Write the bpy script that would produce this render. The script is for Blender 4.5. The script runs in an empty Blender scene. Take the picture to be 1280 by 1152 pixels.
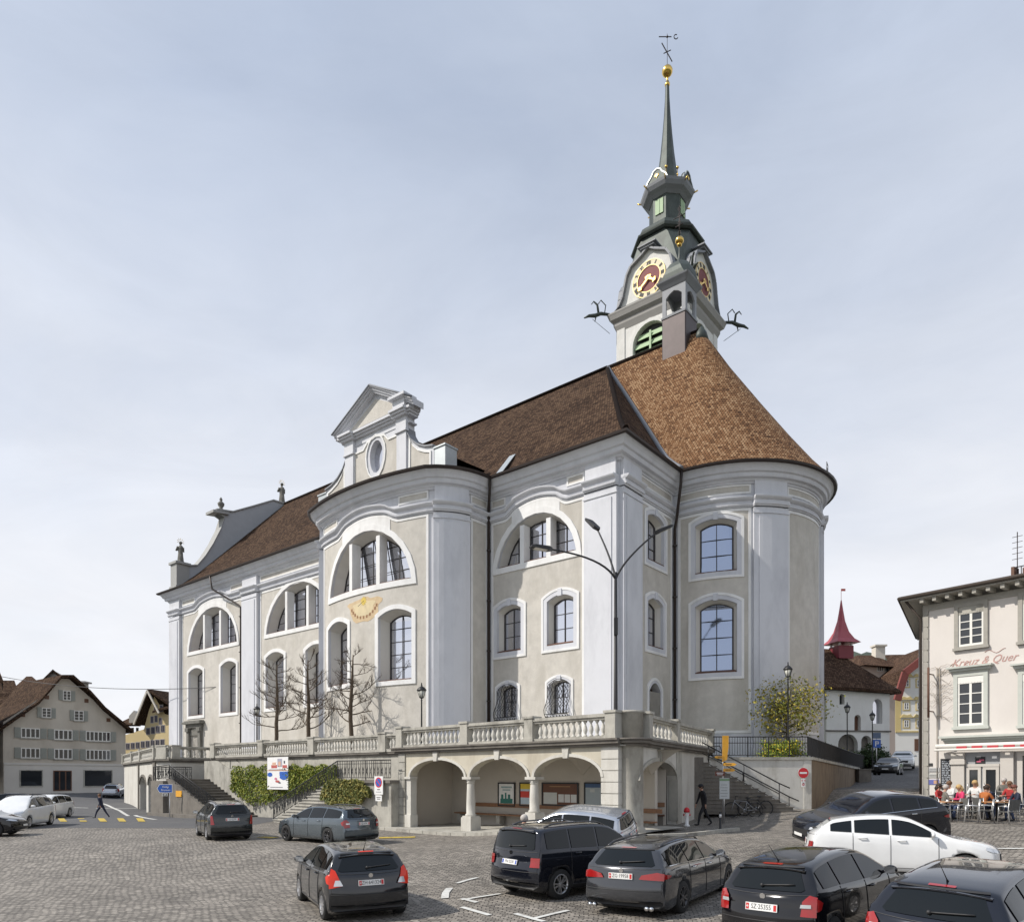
import bpy, bmesh, math, random
from mathutils import Vector, Matrix
from mathutils.bvhtree import BVHTree
random.seed(11)
PI=math.pi; R=math.radians
col=bpy.context.scene.collection
FL=890.0; EZ=2.9           # focal length in photo pixels, eye height (m)
def at(px,Y): return (px-640.0)/FL*Y          # X of photo column px at distance Y
def hz(py,Y): return EZ+(970.0-py)/FL*Y       # height of photo row py at distance Y
# ---------- tagging ----------
def link(o): col.objects.link(o); return o
def thing(name,label,cat,loc=(0,0,0),rz=0,group=None):
    o=link(bpy.data.objects.new(name,None)); o.location=loc; o.rotation_euler=(0,0,rz); o.empty_display_size=.3
    o['label']=label; o['category']=cat
    if group: o['group']=group
    return o
def tag(o,label,cat,group=None):
    o['label']=label;o['category']=cat
    if group:o['group']=group
    return o
def copy_tree(o,parent=None):
    c=o.copy(); col.objects.link(c)
    if parent: c.parent=parent
    for ch in list(o.children): copy_tree(ch,c)
    return c
# ---------- mesh builder ----------
class MB:
    def __init__(s): s.v=[]; s.f=[]; s.m=[]; s.uv={}; s.sm=[]
    def add(s,vs,fs,mi=0,sm=False):
        n=len(s.v); s.v+= [tuple(p) for p in vs]
        for f in fs: s.f.append([i+n for i in f]); s.m.append(mi); s.sm.append(sm)
        return s
    def quad(s,a,b,c,d,mi=0): return s.add([a,b,c,d],[(0,1,2,3)],mi)
    def box(s,c,d,mi=0,rz=0):      # centre, full sizes
        x,y,z=d[0]/2,d[1]/2,d[2]/2; cs,sn=math.cos(rz),math.sin(rz)
        vs=[]
        for k in (-1,1):
            for (i,j) in ((-1,-1),(1,-1),(1,1),(-1,1)):
                X,Y=i*x,j*y; vs.append((c[0]+X*cs-Y*sn,c[1]+X*sn+Y*cs,c[2]+k*z))
        return s.add(vs,[(3,2,1,0),(4,5,6,7),(0,1,5,4),(1,2,6,5),(2,3,7,6),(3,0,4,7)],mi)
    def obox(s,p,e1,e2,e3,mi=0):   # origin + three edge vectors
        p,e1,e2,e3=map(Vector,(p,e1,e2,e3)); vs=[p,p+e1,p+e1+e2,p+e2]; vs+=[q+e3 for q in vs[:4]]
        fs=[(3,2,1,0),(4,5,6,7),(0,1,5,4),(1,2,6,5),(2,3,7,6),(3,0,4,7)]
        if e1.cross(e2).dot(e3)<0: fs=[f[::-1] for f in fs]
        return s.add(vs,fs,mi)
    def bar(s,a,b,w,h=None,mi=0):  # box bar between points
        h=h or w; a=Vector(a);b=Vector(b);d=(b-a)
        if d.length<1e-6: return s
        n=d.normalized(); up=Vector((0,0,1)) if abs(n.z)<.95 else Vector((1,0,0))
        sx=n.cross(up).normalized(); sz=sx.cross(n).normalized()
        return s.obox(a-sx*w/2-sz*h/2,sx*w,sz*h,d,mi)
    def tube(s,pts,r,n=8,mi=0,caps=True,sm=True):
        pts=[Vector(p) for p in pts]; rr=r if isinstance(r,(list,tuple)) else [r]*len(pts); vs=[]
        px=None
        for i,p in enumerate(pts):
            d=(pts[min(i+1,len(pts)-1)]-pts[max(i-1,0)]).normalized()
            if px is None:
                up=Vector((0,0,1)) if abs(d.z)<.9 else Vector((1,0,0)); px=d.cross(up).normalized()
            else:
                px=(px-d*px.dot(d)); px=px.normalized() if px.length>1e-6 else d.orthogonal().normalized()
            py=d.cross(px)
            for k in range(n):
                a=2*PI*k/n; vs.append(p+px*(rr[i]*math.cos(a))+py*(rr[i]*math.sin(a)))
        fs=[(i*n+k,i*n+(k+1)%n,(i+1)*n+(k+1)%n,(i+1)*n+k) for i in range(len(pts)-1) for k in range(n)]
        s.add(vs,fs,mi,sm)
        if caps:
            m=len(s.v)-len(vs); s.f.append([m+k for k in range(n)][::-1]); s.m.append(mi); s.sm.append(False)
            s.f.append([m+(len(pts)-1)*n+k for k in range(n)]); s.m.append(mi); s.sm.append(False)
        return s
    def lathe(s,prof,c=(0,0,0),n=16,mi=0,axis='z',sm=True,a0=0,sx=1,sy=1):
        vs=[]
        for (r,z) in prof:
            for k in range(n):
                a=a0+2*PI*k/n; X,Y=r*math.cos(a)*sx,r*math.sin(a)*sy
                if axis=='z': vs.append((c[0]+X,c[1]+Y,c[2]+z))
                elif axis=='y': vs.append((c[0]+X,c[1]+z,c[2]-Y))
                else: vs.append((c[0]+z,c[1]+X,c[2]+Y))
        fs=[(i*n+k,i*n+(k+1)%n,(i+1)*n+(k+1)%n,(i+1)*n+k) for i in range(len(prof)-1) for k in range(n)]
        fs.append(tuple(range(n))[::-1]); fs.append(tuple((len(prof)-1)*n+k for k in range(n)))
        return s.add(vs,fs,mi,sm)
    def prism(s,poly,vec,mi=0):    # planar polygon (3D pts) extruded by vec, poly ccw seen against vec
        n=len(poly); vec=Vector(vec); p=[Vector(q) for q in poly]
        vs=p+[q+vec for q in p]
        return s.add(vs,[tuple(range(n))[::-1],tuple(range(n,2*n))]+[(i,(i+1)%n,n+(i+1)%n,n+i) for i in range(n)],mi)
    def ball(s,c,r,n=10,mi=0,sc=(1,1,1)):
        prof=[(r*math.sin(PI*i/n)*1.0+1e-4,-r*math.cos(PI*i/n)*sc[2]) for i in range(n+1)]
        return s.lathe(prof,c,max(8,n+2),mi,sx=sc[0],sy=sc[1])
    def merge(s,o,M=None):
        n=len(s.v); s.v+=[tuple(M@Vector(p)) if M else p for p in o.v]
        for f,m,q in zip(o.f,o.m,o.sm): s.f.append([i+n for i in f]); s.m.append(m); s.sm.append(q)
        return s
    def mesh(s,name,mats):
        me=bpy.data.meshes.new(name); me.from_pydata(s.v,[],s.f)
        for m in (mats if isinstance(mats,(list,tuple)) else [mats]): me.materials.append(m)
        me.polygons.foreach_set('material_index',s.m); me.polygons.foreach_set('use_smooth',s.sm)
        me.update(); return me
    def build(s,name,mats,parent=None,world=True):
        me=s.mesh(name,mats); o=link(bpy.data.objects.new(name,me))
        if parent:
            o.parent=parent
            if world:
                L=Vector((0,0,0)); p=parent
                while p: L+=p.location; p=p.parent
                o.location=-L
        return o
def recalc(o):
    bm=bmesh.new(); bm.from_mesh(o.data); bmesh.ops.recalc_face_normals(bm,faces=bm.faces); bm.to_mesh(o.data); bm.free()
    return o
def lerp(a,b,t): return a+(b-a)*t
def interp(tab,x):
    if x<=tab[0][0]: return tab[0][1]
    for (a,b),(c,d) in zip(tab,tab[1:]):
        if x<=c: return b+(d-b)*(x-a)/(c-a) if c>a else d
    return tab[-1][1]
# ---------- materials ----------
_M={}
def nt(m): return m.node_tree.nodes,m.node_tree.links
def mat(name,c,rough=.75,var=.12,scale=3.0,bump=0.0,bscale=None,metal=0,spec=.5,coat=0,dirt=None,dirt_c=None,coord='Object',stretch=None,emis=0):
    if name in _M: return _M[name]
    m=bpy.data.materials.new(name); m.use_nodes=True; N,L=nt(m); b=N['Principled BSDF']
    b.inputs['Roughness'].default_value=rough; b.inputs['Metallic'].default_value=metal
    b.inputs['Specular IOR Level'].default_value=spec; b.inputs['Coat Weight'].default_value=coat
    b.inputs['Coat Roughness'].default_value=.03
    tc=N.new('ShaderNodeTexCoord'); mp=N.new('ShaderNodeMapping'); L.new(tc.outputs[coord],mp.inputs[0])
    if stretch: mp.inputs['Scale'].default_value=stretch
    nz=N.new('ShaderNodeTexNoise'); nz.inputs['Scale'].default_value=scale; nz.inputs['Detail'].default_value=8; nz.inputs['Roughness'].default_value=.65
    L.new(mp.outputs[0],nz.inputs[0])
    mx=N.new('ShaderNodeMix'); mx.data_type='RGBA'
    lo=[max(0,q*(1-var*2)) for q in c]; hi=[min(1,q*(1+var*2)) for q in c]
    mx.inputs[6].default_value=(*lo,1); mx.inputs[7].default_value=(*hi,1); L.new(nz.outputs[0],mx.inputs[0]); out=mx.outputs[2]
    if dirt:
        n2=N.new('ShaderNodeTexNoise'); n2.inputs['Scale'].default_value=dirt; n2.inputs['Detail'].default_value=10; n2.inputs['Roughness'].default_value=.7
        mp2=N.new('ShaderNodeMapping'); mp2.inputs['Scale'].default_value=(1,1,.35); L.new(tc.outputs[coord],mp2.inputs[0]); L.new(mp2.outputs[0],n2.inputs[0])
        rp=N.new('ShaderNodeValToRGB'); rp.color_ramp.elements[0].position=.48; rp.color_ramp.elements[1].position=.72
        L.new(n2.outputs[0],rp.inputs[0]); m2=N.new('ShaderNodeMix'); m2.data_type='RGBA'; L.new(rp.outputs[0],m2.inputs[0]); L.new(out,m2.inputs[6]); m2.inputs[7].default_value=(*dirt_c,1); out=m2.outputs[2]
    L.new(out,b.inputs['Base Color'])
    if bump:
        nb=N.new('ShaderNodeTexNoise'); nb.inputs['Scale'].default_value=bscale or scale*6; nb.inputs['Detail'].default_value=6; L.new(mp.outputs[0],nb.inputs[0])
        bp=N.new('ShaderNodeBump'); bp.inputs['Strength'].default_value=bump; bp.inputs['Distance'].default_value=.02; L.new(nb.outputs[0],bp.inputs['Height']); L.new(bp.outputs[0],b.inputs['Normal'])
    if emis: b.inputs['Emission Strength'].default_value=emis; b.inputs['Emission Color'].default_value=(*c,1)
    _M[name]=m; return m
def tilemat(name,c1,c2,c3,bw=.18,bh=.22,moss=None):
    # clay tiles laid in courses, in the UV laid along eave / up the slope
    m=bpy.data.materials.new(name); m.use_nodes=True; N,L=nt(m); b=N['Principled BSDF']; b.inputs['Roughness'].default_value=.9; b.inputs['Specular IOR Level'].default_value=.08
    tc=N.new('ShaderNodeTexCoord')
    br=N.new('ShaderNodeTexBrick'); br.inputs['Scale'].default_value=1; br.inputs['Brick Width'].default_value=bw; br.inputs['Row Height'].default_value=bh
    br.inputs['Mortar Size'].default_value=.018; br.inputs['Mortar Smooth'].default_value=.4; br.inputs['Bias'].default_value=0
    br.inputs['Color1'].default_value=(0,0,0,1); br.inputs['Color2'].default_value=(1,1,1,1); br.inputs['Mortar'].default_value=(.2,.2,.2,1)
    L.new(tc.outputs['UV'],br.inputs[0])
    nz=N.new('ShaderNodeTexNoise'); nz.inputs['Scale'].default_value=.35; nz.inputs['Detail'].default_value=9; nz.inputs['Roughness'].default_value=.75; L.new(tc.outputs['UV'],nz.inputs[0])
    n2=N.new('ShaderNodeTexNoise'); n2.inputs['Scale'].default_value=5; n2.inputs['Detail'].default_value=5; L.new(tc.outputs['UV'],n2.inputs[0])
    ad=N.new('ShaderNodeMath'); ad.operation='MULTIPLY_ADD'; L.new(br.outputs[0],ad.inputs[0]); ad.inputs[1].default_value=.5; L.new(nz.outputs[0],ad.inputs[2])
    a2=N.new('ShaderNodeMath'); a2.operation='MULTIPLY_ADD'; L.new(n2.outputs[0],a2.inputs[0]); a2.inputs[1].default_value=.5; L.new(ad.outputs[0],a2.inputs[2])
    rp=N.new('ShaderNodeValToRGB'); e=rp.color_ramp.elements; e[0].position=.60; e[0].color=(*c1,1); e[1].position=1.25; e[1].color=(*c3,1); k=e.new(.92); k.color=(*c2,1)
    e[1].position=1.0; 
    sc=N.new('ShaderNodeMath'); sc.operation='MULTIPLY'; sc.inputs[1].default_value=.8; L.new(a2.outputs[0],sc.inputs[0]); L.new(sc.outputs[0],rp.inputs[0])
    k.position=.75; e[0].position=.45
    mm=N.new('ShaderNodeMix'); mm.data_type='RGBA'; L.new(br.outputs['Fac'],mm.inputs[0]); L.new(rp.outputs[0],mm.inputs[6]); mm.inputs[7].default_value=(c1[0]*.4,c1[1]*.4,c1[2]*.4,1)
    L.new(mm.outputs[2],b.inputs['Base Color'])
    # each course steps up over the next: sawtooth bump
    sp=N.new('ShaderNodeSeparateXYZ'); L.new(tc.outputs['UV'],sp.inputs[0]); dv=N.new('ShaderNodeMath'); dv.operation='DIVIDE'; dv.inputs[1].default_value=bh; L.new(sp.outputs[1],dv.inputs[0])
    fr=N.new('ShaderNodeMath'); fr.operation='FRACT'; L.new(dv.outputs[0],fr.inputs[0])
    hh=N.new('ShaderNodeMath'); hh.operation='MULTIPLY_ADD'; L.new(a2.outputs[0],hh.inputs[0]); hh.inputs[1].default_value=-.9; 
    iv=N.new('ShaderNodeMath'); iv.operation='SUBTRACT'; iv.inputs[0].default_value=1; L.new(fr.outputs[0],iv.inputs[1]); L.new(iv.outputs[0],hh.inputs[2])
    bp=N.new('ShaderNodeBump'); bp.inputs['Strength'].default_value=.8; bp.inputs['Distance'].default_value=.06; L.new(hh.outputs[0],bp.inputs['Height']); L.new(bp.outputs[0],b.inputs['Normal'])
    _M[name]=m; return m
def glassmat(name,c=(.02,.025,.03),rough=.03,spec=.8,metal=0):
    m=bpy.data.materials.new(name); m.use_nodes=True; N,L=nt(m); b=N['Principled BSDF']
    b.inputs['Base Color'].default_value=(*c,1); b.inputs['Roughness'].default_value=rough; b.inputs['Specular IOR Level'].default_value=spec; b.inputs['Metallic'].default_value=metal
    tc=N.new('ShaderNodeTexCoord'); nz=N.new('ShaderNodeTexNoise'); nz.inputs['Scale'].default_value=1.2; L.new(tc.outputs['Object'],nz.inputs[0])
    bp=N.new('ShaderNodeBump'); bp.inputs['Strength'].default_value=.02; bp.inputs['Distance'].default_value=.05; L.new(nz.outputs[0],bp.inputs['Height']); L.new(bp.outputs[0],b.inputs['Normal'])
    _M[name]=m; return m
plaster=mat('plaster_grey_beige',(.52,.495,.45),.9,.14,1.7,.6,14,dirt=.5,dirt_c=(.40,.375,.33))
paint=mat('pale_blue_grey_paint',(.59,.60,.635),.8,.05,.7,.12,10,dirt=.45,dirt_c=(.45,.46,.495))
white=mat('white_trim_paint',(.74,.74,.735),.8,.05,1.5,.15,12,dirt=.9,dirt_c=(.60,.595,.58))
reveal=mat('window_reveal',(.60,.58,.54),.85,.05,1.5)
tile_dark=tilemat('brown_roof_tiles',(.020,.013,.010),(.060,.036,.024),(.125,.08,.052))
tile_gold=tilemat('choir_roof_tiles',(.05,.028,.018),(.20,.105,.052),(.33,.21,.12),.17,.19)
tile_mid=tilemat('village_roof_tiles',(.028,.018,.014),(.085,.05,.034),(.15,.095,.065))
stone=mat('weathered_limestone',(.40,.385,.34),.9,.16,2.2,.5,20,dirt=1.3,dirt_c=(.16,.15,.13))
stone_dk=mat('dark_weathered_stone',(.17,.155,.135),.92,.2,1.8,.5,16,dirt=.9,dirt_c=(.09,.08,.07))
stone_lt=mat('pale_render_wall',(.55,.535,.49),.9,.1,1.2,.3,14,dirt=.8,dirt_c=(.40,.375,.33))
cream=mat('arcade_cream_render',(.50,.465,.38),.9,.08,1.4,.2,dirt=1.0,dirt_c=(.38,.34,.27))
inner=mat('arcade_inner_render',(.50,.46,.40),.9,.05,1.5)
black=mat('black_iron',(.015,.015,.017),.5,.1,6)
dkmetal=mat('dark_gutter_metal',(.035,.025,.022),.45,.15,4,metal=.3)
copper=mat('green_grey_copper',(.062,.075,.068),.55,.3,1.3,.15,metal=.35,dirt=1.4,dirt_c=(.035,.04,.038))
copper_br=mat('brown_copper_sheet',(.065,.05,.05),.5,.15,2,metal=.35)
zinc=mat('zinc_sheet',(.42,.45,.46),.45,.08,2,metal=.5)
slategrey=mat('grey_metal_cladding',(.20,.21,.23),.6,.06,2)
gold=mat('gilded_metal',(.75,.50,.14),.28,.08,6,metal=1)
goldpaint=mat('gold_paint',(.72,.52,.20),.45,.08,6,metal=.2)
wood=mat('brown_oak',(.12,.055,.03),.6,.25,3,.2,stretch=(1,1,6))
woodlt=mat('bench_wood',(.24,.12,.06),.55,.2,3,.1,stretch=(6,6,1))
glass=glassmat('church_window_glass',(.66,.67,.72),.05,.8,.9)
glassd=glassmat('dark_window_glass',(.025,.028,.032),.04,.8)
sill=mat('clay_sill_tiles',(.13,.065,.045),.8,.2,6,.3)
lead=mat('window_lead_bars',(.045,.04,.04),.6,.1,5)
statue=mat('grey_stone_statue',(.16,.155,.14),.9,.25,3,.6,dirt=3,dirt_c=(.07,.07,.06))
# ---------- church frame: t runs west (left) along the nave, s runs back, C = south-east corner of the transept ----------
UX,UY=-0.7751577329,0.6317677493
VX,VY=0.6317677493,0.7751577329
CX,CY=5.596748687,37.12554038
def ch(t,s,z): return (CX+t*UX+s*VX, CY+t*UY+s*VY, z)
# ---------- ground ----------
GP=[(-3.5,15,-.02),(1.5,17,.1),(-12,20,-.1),(9.4,18,.45),(-7,27.5,.3),(-12.5,31,.27),(-24,35,.3),(-30,53,-.1),(3.9,25.8,.75),(-5.5,34.4,.37),(8,29.7,.85),(15,35.5,1.25),(12,25,.85),
    (16.7,25.6,1.2),(20,34,1.6),(29.5,56,3.0),(33,65,3.6),(22,44,2.2),(-59,88,.75),(-38,75,.2),(-40,56,0),(-16,41,.28),(-24,50,.2),(5,2,-.1),(-10,3,-.2),(20,10,.6),(36,80,4.2),(-70,50,0),(-50,120,1.2),(0,-20,-.3)]
def gz(x,y):
    sw=0;sz=0
    for (a,b,c) in GP:
        d=(x-a)**2+(y-b)**2+2.0; w=1/(d*d); sw+=w; sz+=w*c
    return sz/sw
def sheet(name,x0,x1,y0,y1,step,m,dz=0,clip=None):
    mb=MB(); nx=max(2,int((x1-x0)/step)); ny=max(2,int((y1-y0)/step)); 
    vs=[(x0+(x1-x0)*i/nx,y0+(y1-y0)*j/ny) for j in range(ny+1) for i in range(nx+1)]
    mb.add([(x,y,gz(x,y)+dz) for x,y in vs],[(j*(nx+1)+i,j*(nx+1)+i+1,(j+1)*(nx+1)+i+1,(j+1)*(nx+1)+i) for j in range(ny) for i in range(nx)],0,True)
    return mb
def cobble(name,c1,c2,mort,bw,bh,rot,scale=1,gloss=.7):
    m=bpy.data.materials.new(name); m.use_nodes=True; N,L=nt(m); b=N['Principled BSDF']; b.inputs['Roughness'].default_value=gloss; b.inputs['Specular IOR Level'].default_value=.35
    tc=N.new('ShaderNodeTexCoord'); mp=N.new('ShaderNodeMapping'); mp.inputs['Rotation'].default_value=(0,0,rot); L.new(tc.outputs['Object'],mp.inputs[0])
    dn=N.new('ShaderNodeTexNoise'); dn.inputs['Scale'].default_value=.5; dn.inputs['Detail'].default_value=2; L.new(mp.outputs[0],dn.inputs[0])
    dn2=N.new('ShaderNodeTexNoise'); dn2.inputs['Scale'].default_value=7; dn2.inputs['Detail'].default_value=2; L.new(mp.outputs[0],dn2.inputs[0])
    va=N.new('ShaderNodeVectorMath'); va.operation='MULTIPLY_ADD'; L.new(dn.outputs['Color'],va.inputs[0]); va.inputs[1].default_value=(.5,.5,0); L.new(mp.outputs[0],va.inputs[2])
    vb=N.new('ShaderNodeVectorMath'); vb.operation='MULTIPLY_ADD'; L.new(dn2.outputs['Color'],vb.inputs[0]); vb.inputs[1].default_value=(.045,.045,0); L.new(va.outputs[0],vb.inputs[2])
    br=N.new('ShaderNodeTexBrick'); br.inputs['Scale'].default_value=1; br.inputs['Brick Width'].default_value=bw; br.inputs['Row Height'].default_value=bh; br.inputs['Mortar Size'].default_value=.014; br.inputs['Mortar Smooth'].default_value=.6
    br.inputs['Color1'].default_value=(*c1,1); br.inputs['Color2'].default_value=(*c2,1); br.inputs['Mortar'].default_value=(*mort,1); L.new(vb.outputs[0],br.inputs[0])
    n3=N.new('ShaderNodeTexNoise'); n3.inputs['Scale'].default_value=.35; n3.inputs['Detail'].default_value=8; n3.inputs['Roughness'].default_value=.65; L.new(mp.outputs[0],n3.inputs[0])
    rp=N.new('ShaderNodeMapRange'); rp.inputs[1].default_value=.3; rp.inputs[2].default_value=.7; rp.inputs[3].default_value=.72; rp.inputs[4].default_value=1.25; L.new(n3.outputs[0],rp.inputs[0])
    n4=N.new('ShaderNodeTexNoise'); n4.inputs['Scale'].default_value=14; n4.inputs['Detail'].default_value=4; L.new(mp.outputs[0],n4.inputs[0])
    r4=N.new('ShaderNodeMapRange'); r4.inputs[1].default_value=.3; r4.inputs[2].default_value=.7; r4.inputs[3].default_value=.75; r4.inputs[4].default_value=1.25; L.new(n4.outputs[0],r4.inputs[0])
    mu=N.new('ShaderNodeMath'); mu.operation='MULTIPLY'; L.new(rp.outputs[0],mu.inputs[0]); L.new(r4.outputs[0],mu.inputs[1])
    hs=N.new('ShaderNodeVectorMath'); hs.operation='SCALE'; L.new(br.outputs[0],hs.inputs[0]); L.new(mu.outputs[0],hs.inputs['Scale']); L.new(hs.outputs[0],b.inputs['Base Color'])
    iv=N.new('ShaderNodeMath'); iv.operation='SUBTRACT'; iv.inputs[0].default_value=1; L.new(br.outputs['Fac'],iv.inputs[1])
    ad=N.new('ShaderNodeMath'); ad.operation='MULTIPLY_ADD'; L.new(n4.outputs[0],ad.inputs[0]); ad.inputs[1].default_value=.6; L.new(iv.outputs[0],ad.inputs[2])
    bp=N.new('ShaderNodeBump'); bp.inputs['Strength'].default_value=.9; bp.inputs['Distance'].default_value=.02; L.new(ad.outputs[0],bp.inputs['Height']); L.new(bp.outputs[0],b.inputs['Normal'])
    return m
cob=cobble('sandstone_setts',(.16,.145,.125),(.32,.29,.25),(.05,.045,.04),.18,.13,R(8))
cob2=cobble('street_setts',(.12,.115,.11),(.18,.17,.16),(.05,.05,.05),.16,.12,R(-30))
asph=mat('asphalt',(.085,.085,.088),.85,.15,1.5,.4,60,dirt=.4,dirt_c=(.11,.108,.105))
grassy=mat('far_field',(.07,.09,.04),.95,.25,.05,dirt=.03,dirt_c=(.05,.06,.035))
def struct(o): o['kind']='structure'; return o
# one wide base sheet
mb=MB(); rings=[0,30,70,130,260,600,1500,4000]; nn=48
vs=[(0,40,-.6)]
for r in rings[1:]:
    for k in range(nn):
        a=2*PI*k/nn; x,y=r*math.cos(a),40+r*math.sin(a); vs.append((x,y,(gz(x,y) if r<150 else gz(x*150/r,40+(y-40)*150/r))-.25-(.25 if r<150 else 0)))
fs=[(0,1+k,1+(k+1)%nn) for k in range(nn)]
for i in range(len(rings)-2):
    for k in range(nn): fs.append((1+i*nn+k,1+(i+1)*nn+k,1+(i+1)*nn+(k+1)%nn,1+i*nn+(k+1)%nn))
mb.add(vs,fs); struct(recalc(mb.build('ground',grassy)))
def parts_sheet(name,x0,x1,y0,y1,m,dz=0): return struct(sheet(name,x0,x1,y0,y1,1.0,m,dz).build(name,m))
parts_sheet('square_paving',-75,60,-25,42,cob)
parts_sheet('road',-95,-14,36,130,asph,.006)
parts_sheet('street_paving',-14,75,42,110,cob2)
alloy=mat('alloy_wheel',(.55,.55,.56),.3,.06,10,metal=.8)

gableback=mat('pale_grey_cladding',(.38,.395,.42),.6,.06,2)

glassblue=glassmat('apse_window_glass',(.31,.37,.50),.05,.8,.85)  # blue sky reflection of the apse panes put into the glass colour
# ================= CHURCH =================
AX=11.7                # ridge axis (s)
NW=49.3                # west end (t)
ZB=3.0                 # wall foot
class Path:
    def __init__(s,pts,smooth=False):
        s.p=pts; s.smooth=smooth; s.L=[0]
        for a,b in zip(pts,pts[1:]): s.L.append(s.L[-1]+math.hypot(b[0]-a[0],b[1]-a[1]))
        n=[]
        for i in range(len(pts)-1):
            dx,dy=pts[i+1][0]-pts[i][0],pts[i+1][1]-pts[i][1]; l=math.hypot(dx,dy); n.append((-dy/l,dx/l))
        s.sn=n; s.vn=[]
        for i in range(len(pts)):
            a=n[max(i-1,0)]; b=n[min(i,len(n)-1)]; x,y=a[0]+b[0],a[1]+b[1]; l=math.hypot(x,y); x/=l;y/=l
            k=1/max(.5,x*b[0]+y*b[1]); s.vn.append((x*k,y*k))
    def ts(s,a,d=0):
        L=s.L; a2=min(max(a,0),L[-1]); i=0
        while i<len(L)-2 and L[i+1]<a2-1e-9: i+=1
        w=(a2-L[i])/(L[i+1]-L[i]); p,q=s.p[i],s.p[i+1]
        if s.smooth: nx,ny=lerp(s.vn[i][0],s.vn[i+1][0],w),lerp(s.vn[i][1],s.vn[i+1][1],w)
        else: nx,ny=s.sn[i]
        e=a-a2; dx,dy=(q[0]-p[0])/(L[i+1]-L[i]),(q[1]-p[1])/(L[i+1]-L[i])
        return (lerp(p[0],q[0],w)+nx*d+dx*e, lerp(p[1],q[1],w)+ny*d+dy*e)
    def w(s,a,z,d=0):
        t,q=s.ts(a,d); return ch(t,q,z)
def qb(p0,p1,p2,n): return [((1-k/n)**2*p0[0]+2*(1-k/n)*k/n*p1[0]+(k/n)**2*p2[0],(1-k/n)**2*p0[1]+2*(1-k/n)*k/n*p1[1]+(k/n)**2*p2[1]) for k in range(n+1)]
BT=15.45; BR=18.0
def bs(d): return -4.25+BR-math.sqrt(BR*BR-d*d)
bowL=[(BT+6.4,0)]+qb((BT+6.4,-1.2),(BT+6.3,-2.75),(BT+5.05,bs(5.05)),6)
bow_pts=bowL+[(BT+d,bs(d)) for d in [4.5-.5*i for i in range(19)]]+[(2*BT-a,b) for a,b in bowL[::-1]]
AR=5.5; AC=-.9
aps_pts=[(0,AX-AR)]+[(AC-AR*math.sin(R(th)),AX-AR*math.cos(R(th))) for th in range(0,181,6)]+[(0,AX+AR)]
P_nave=Path([(NW,0),(BT+6.4,0)]); P_bow=Path(bow_pts,True); P_blk=Path([(BT-6.4,0),(0,0)]); P_east=Path([(0,0),(0,AX-AR)]); P_aps=Path(aps_pts,True)
P_nor=Path([(0,AX+AR),(0,2*AX)]); P_back=Path([(0,2*AX),(NW,2*AX)]); P_west=Path([(NW,2*AX),(NW,0)])
ring=[(NW,0)]+bow_pts+[(0,0)]+aps_pts+[(0,2*AX),(NW,2*AX)]
def archpoly(ac,w,z0,z1,rise,n=12,ell=False):
    pts=[(ac-w/2,z0),(ac+w/2,z0)]; zs=z1-rise
    for k in range(n+1):
        if ell: th=PI*k/n; x=w/2*math.cos(th); z=zs+rise*math.sin(th)
        else: x=w/2-w*k/n; z=zs+rise*(1-(2*x/w)**2)
        if ell and k==0 and rise>=z1-z0-1e-6: continue
        if ell and k==n and rise>=z1-z0-1e-6: continue
        pts.append((ac+x,z))
    return pts
def fill2(outer,holes,step=None):
    bm=bmesh.new()
    for lp in [outer]+holes:
        vs=[bm.verts.new((a,0,z)) for a,z in lp]
        for i in range(len(vs)): bm.edges.new((vs[i],vs[(i+1)%len(vs)]))
    bmesh.ops.triangle_fill(bm,use_beauty=True,use_dissolve=False,edges=bm.edges[:])
    if step:
        lo=min(v.co.x for v in bm.verts); hi=max(v.co.x for v in bm.verts); x=math.floor(lo/step)*step+step
        while x<hi-1e-4:
            bmesh.ops.bisect_plane(bm,geom=bm.verts[:]+bm.edges[:]+bm.faces[:],plane_co=(x,0,0),plane_no=(1,0,0),dist=1e-5); x+=step
    bm.verts.index_update(); vs=[(v.co.x,v.co.z) for v in bm.verts]
    fs=[]
    for f in bm.faces:
        c=[v.co for v in f.verts]; n=f.normal
        ids=[v.index for v in f.verts]
        ar=sum(c[i].x*c[(i+1)%len(c)].z-c[(i+1)%len(c)].x*c[i].z for i in range(len(c)))
        fs.append(ids if ar>0 else ids[::-1])
    bm.free(); return vs,fs
def densify(lp,step):
    if not step: return lp
    out=[]
    for (a,z),(b,y) in zip(lp,lp[1:]+lp[:1]):
        n=max(1,int(math.ceil(abs(b-a)/step))); out+=[(lerp(a,b,k/n),lerp(z,y,k/n)) for k in range(n)]
    return out
def slab(mb,P,outer,holes,d0,d1,mi=0,back=False):
    st=.5 if P.smooth else None
    vs,fs=fill2(outer,holes,st); mb.add([P.w(a,z,d1) for a,z in vs],fs,mi)
    for h in [outer]+holes:
        h=densify(h,st); n=len(h); vs=[P.w(a,z,d0) for a,z in h]+[P.w(a,z,d1) for a,z in h]
        ar=sum(h[i][0]*h[(i+1)%n][1]-h[(i+1)%n][0]*h[i][1] for i in range(n)); 
        up=(h is not None)
        ccw=ar>0
        if h is not outer and len(holes) and mb is not None: pass
        fs=[(i,(i+1)%n,n+(i+1)%n,n+i) for i in range(n)]
        mb.add(vs,fs,mi)
def rect(a0,a1,z0,z1): return [(a0,z0),(a1,z0),(a1,z1),(a0,z1)]
def pbox(mb,P,a0,a1,z0,z1,d0,d1,mi=0): slab(mb,P,rect(a0,a1,z0,z1),[],d0,d1,mi)
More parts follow.
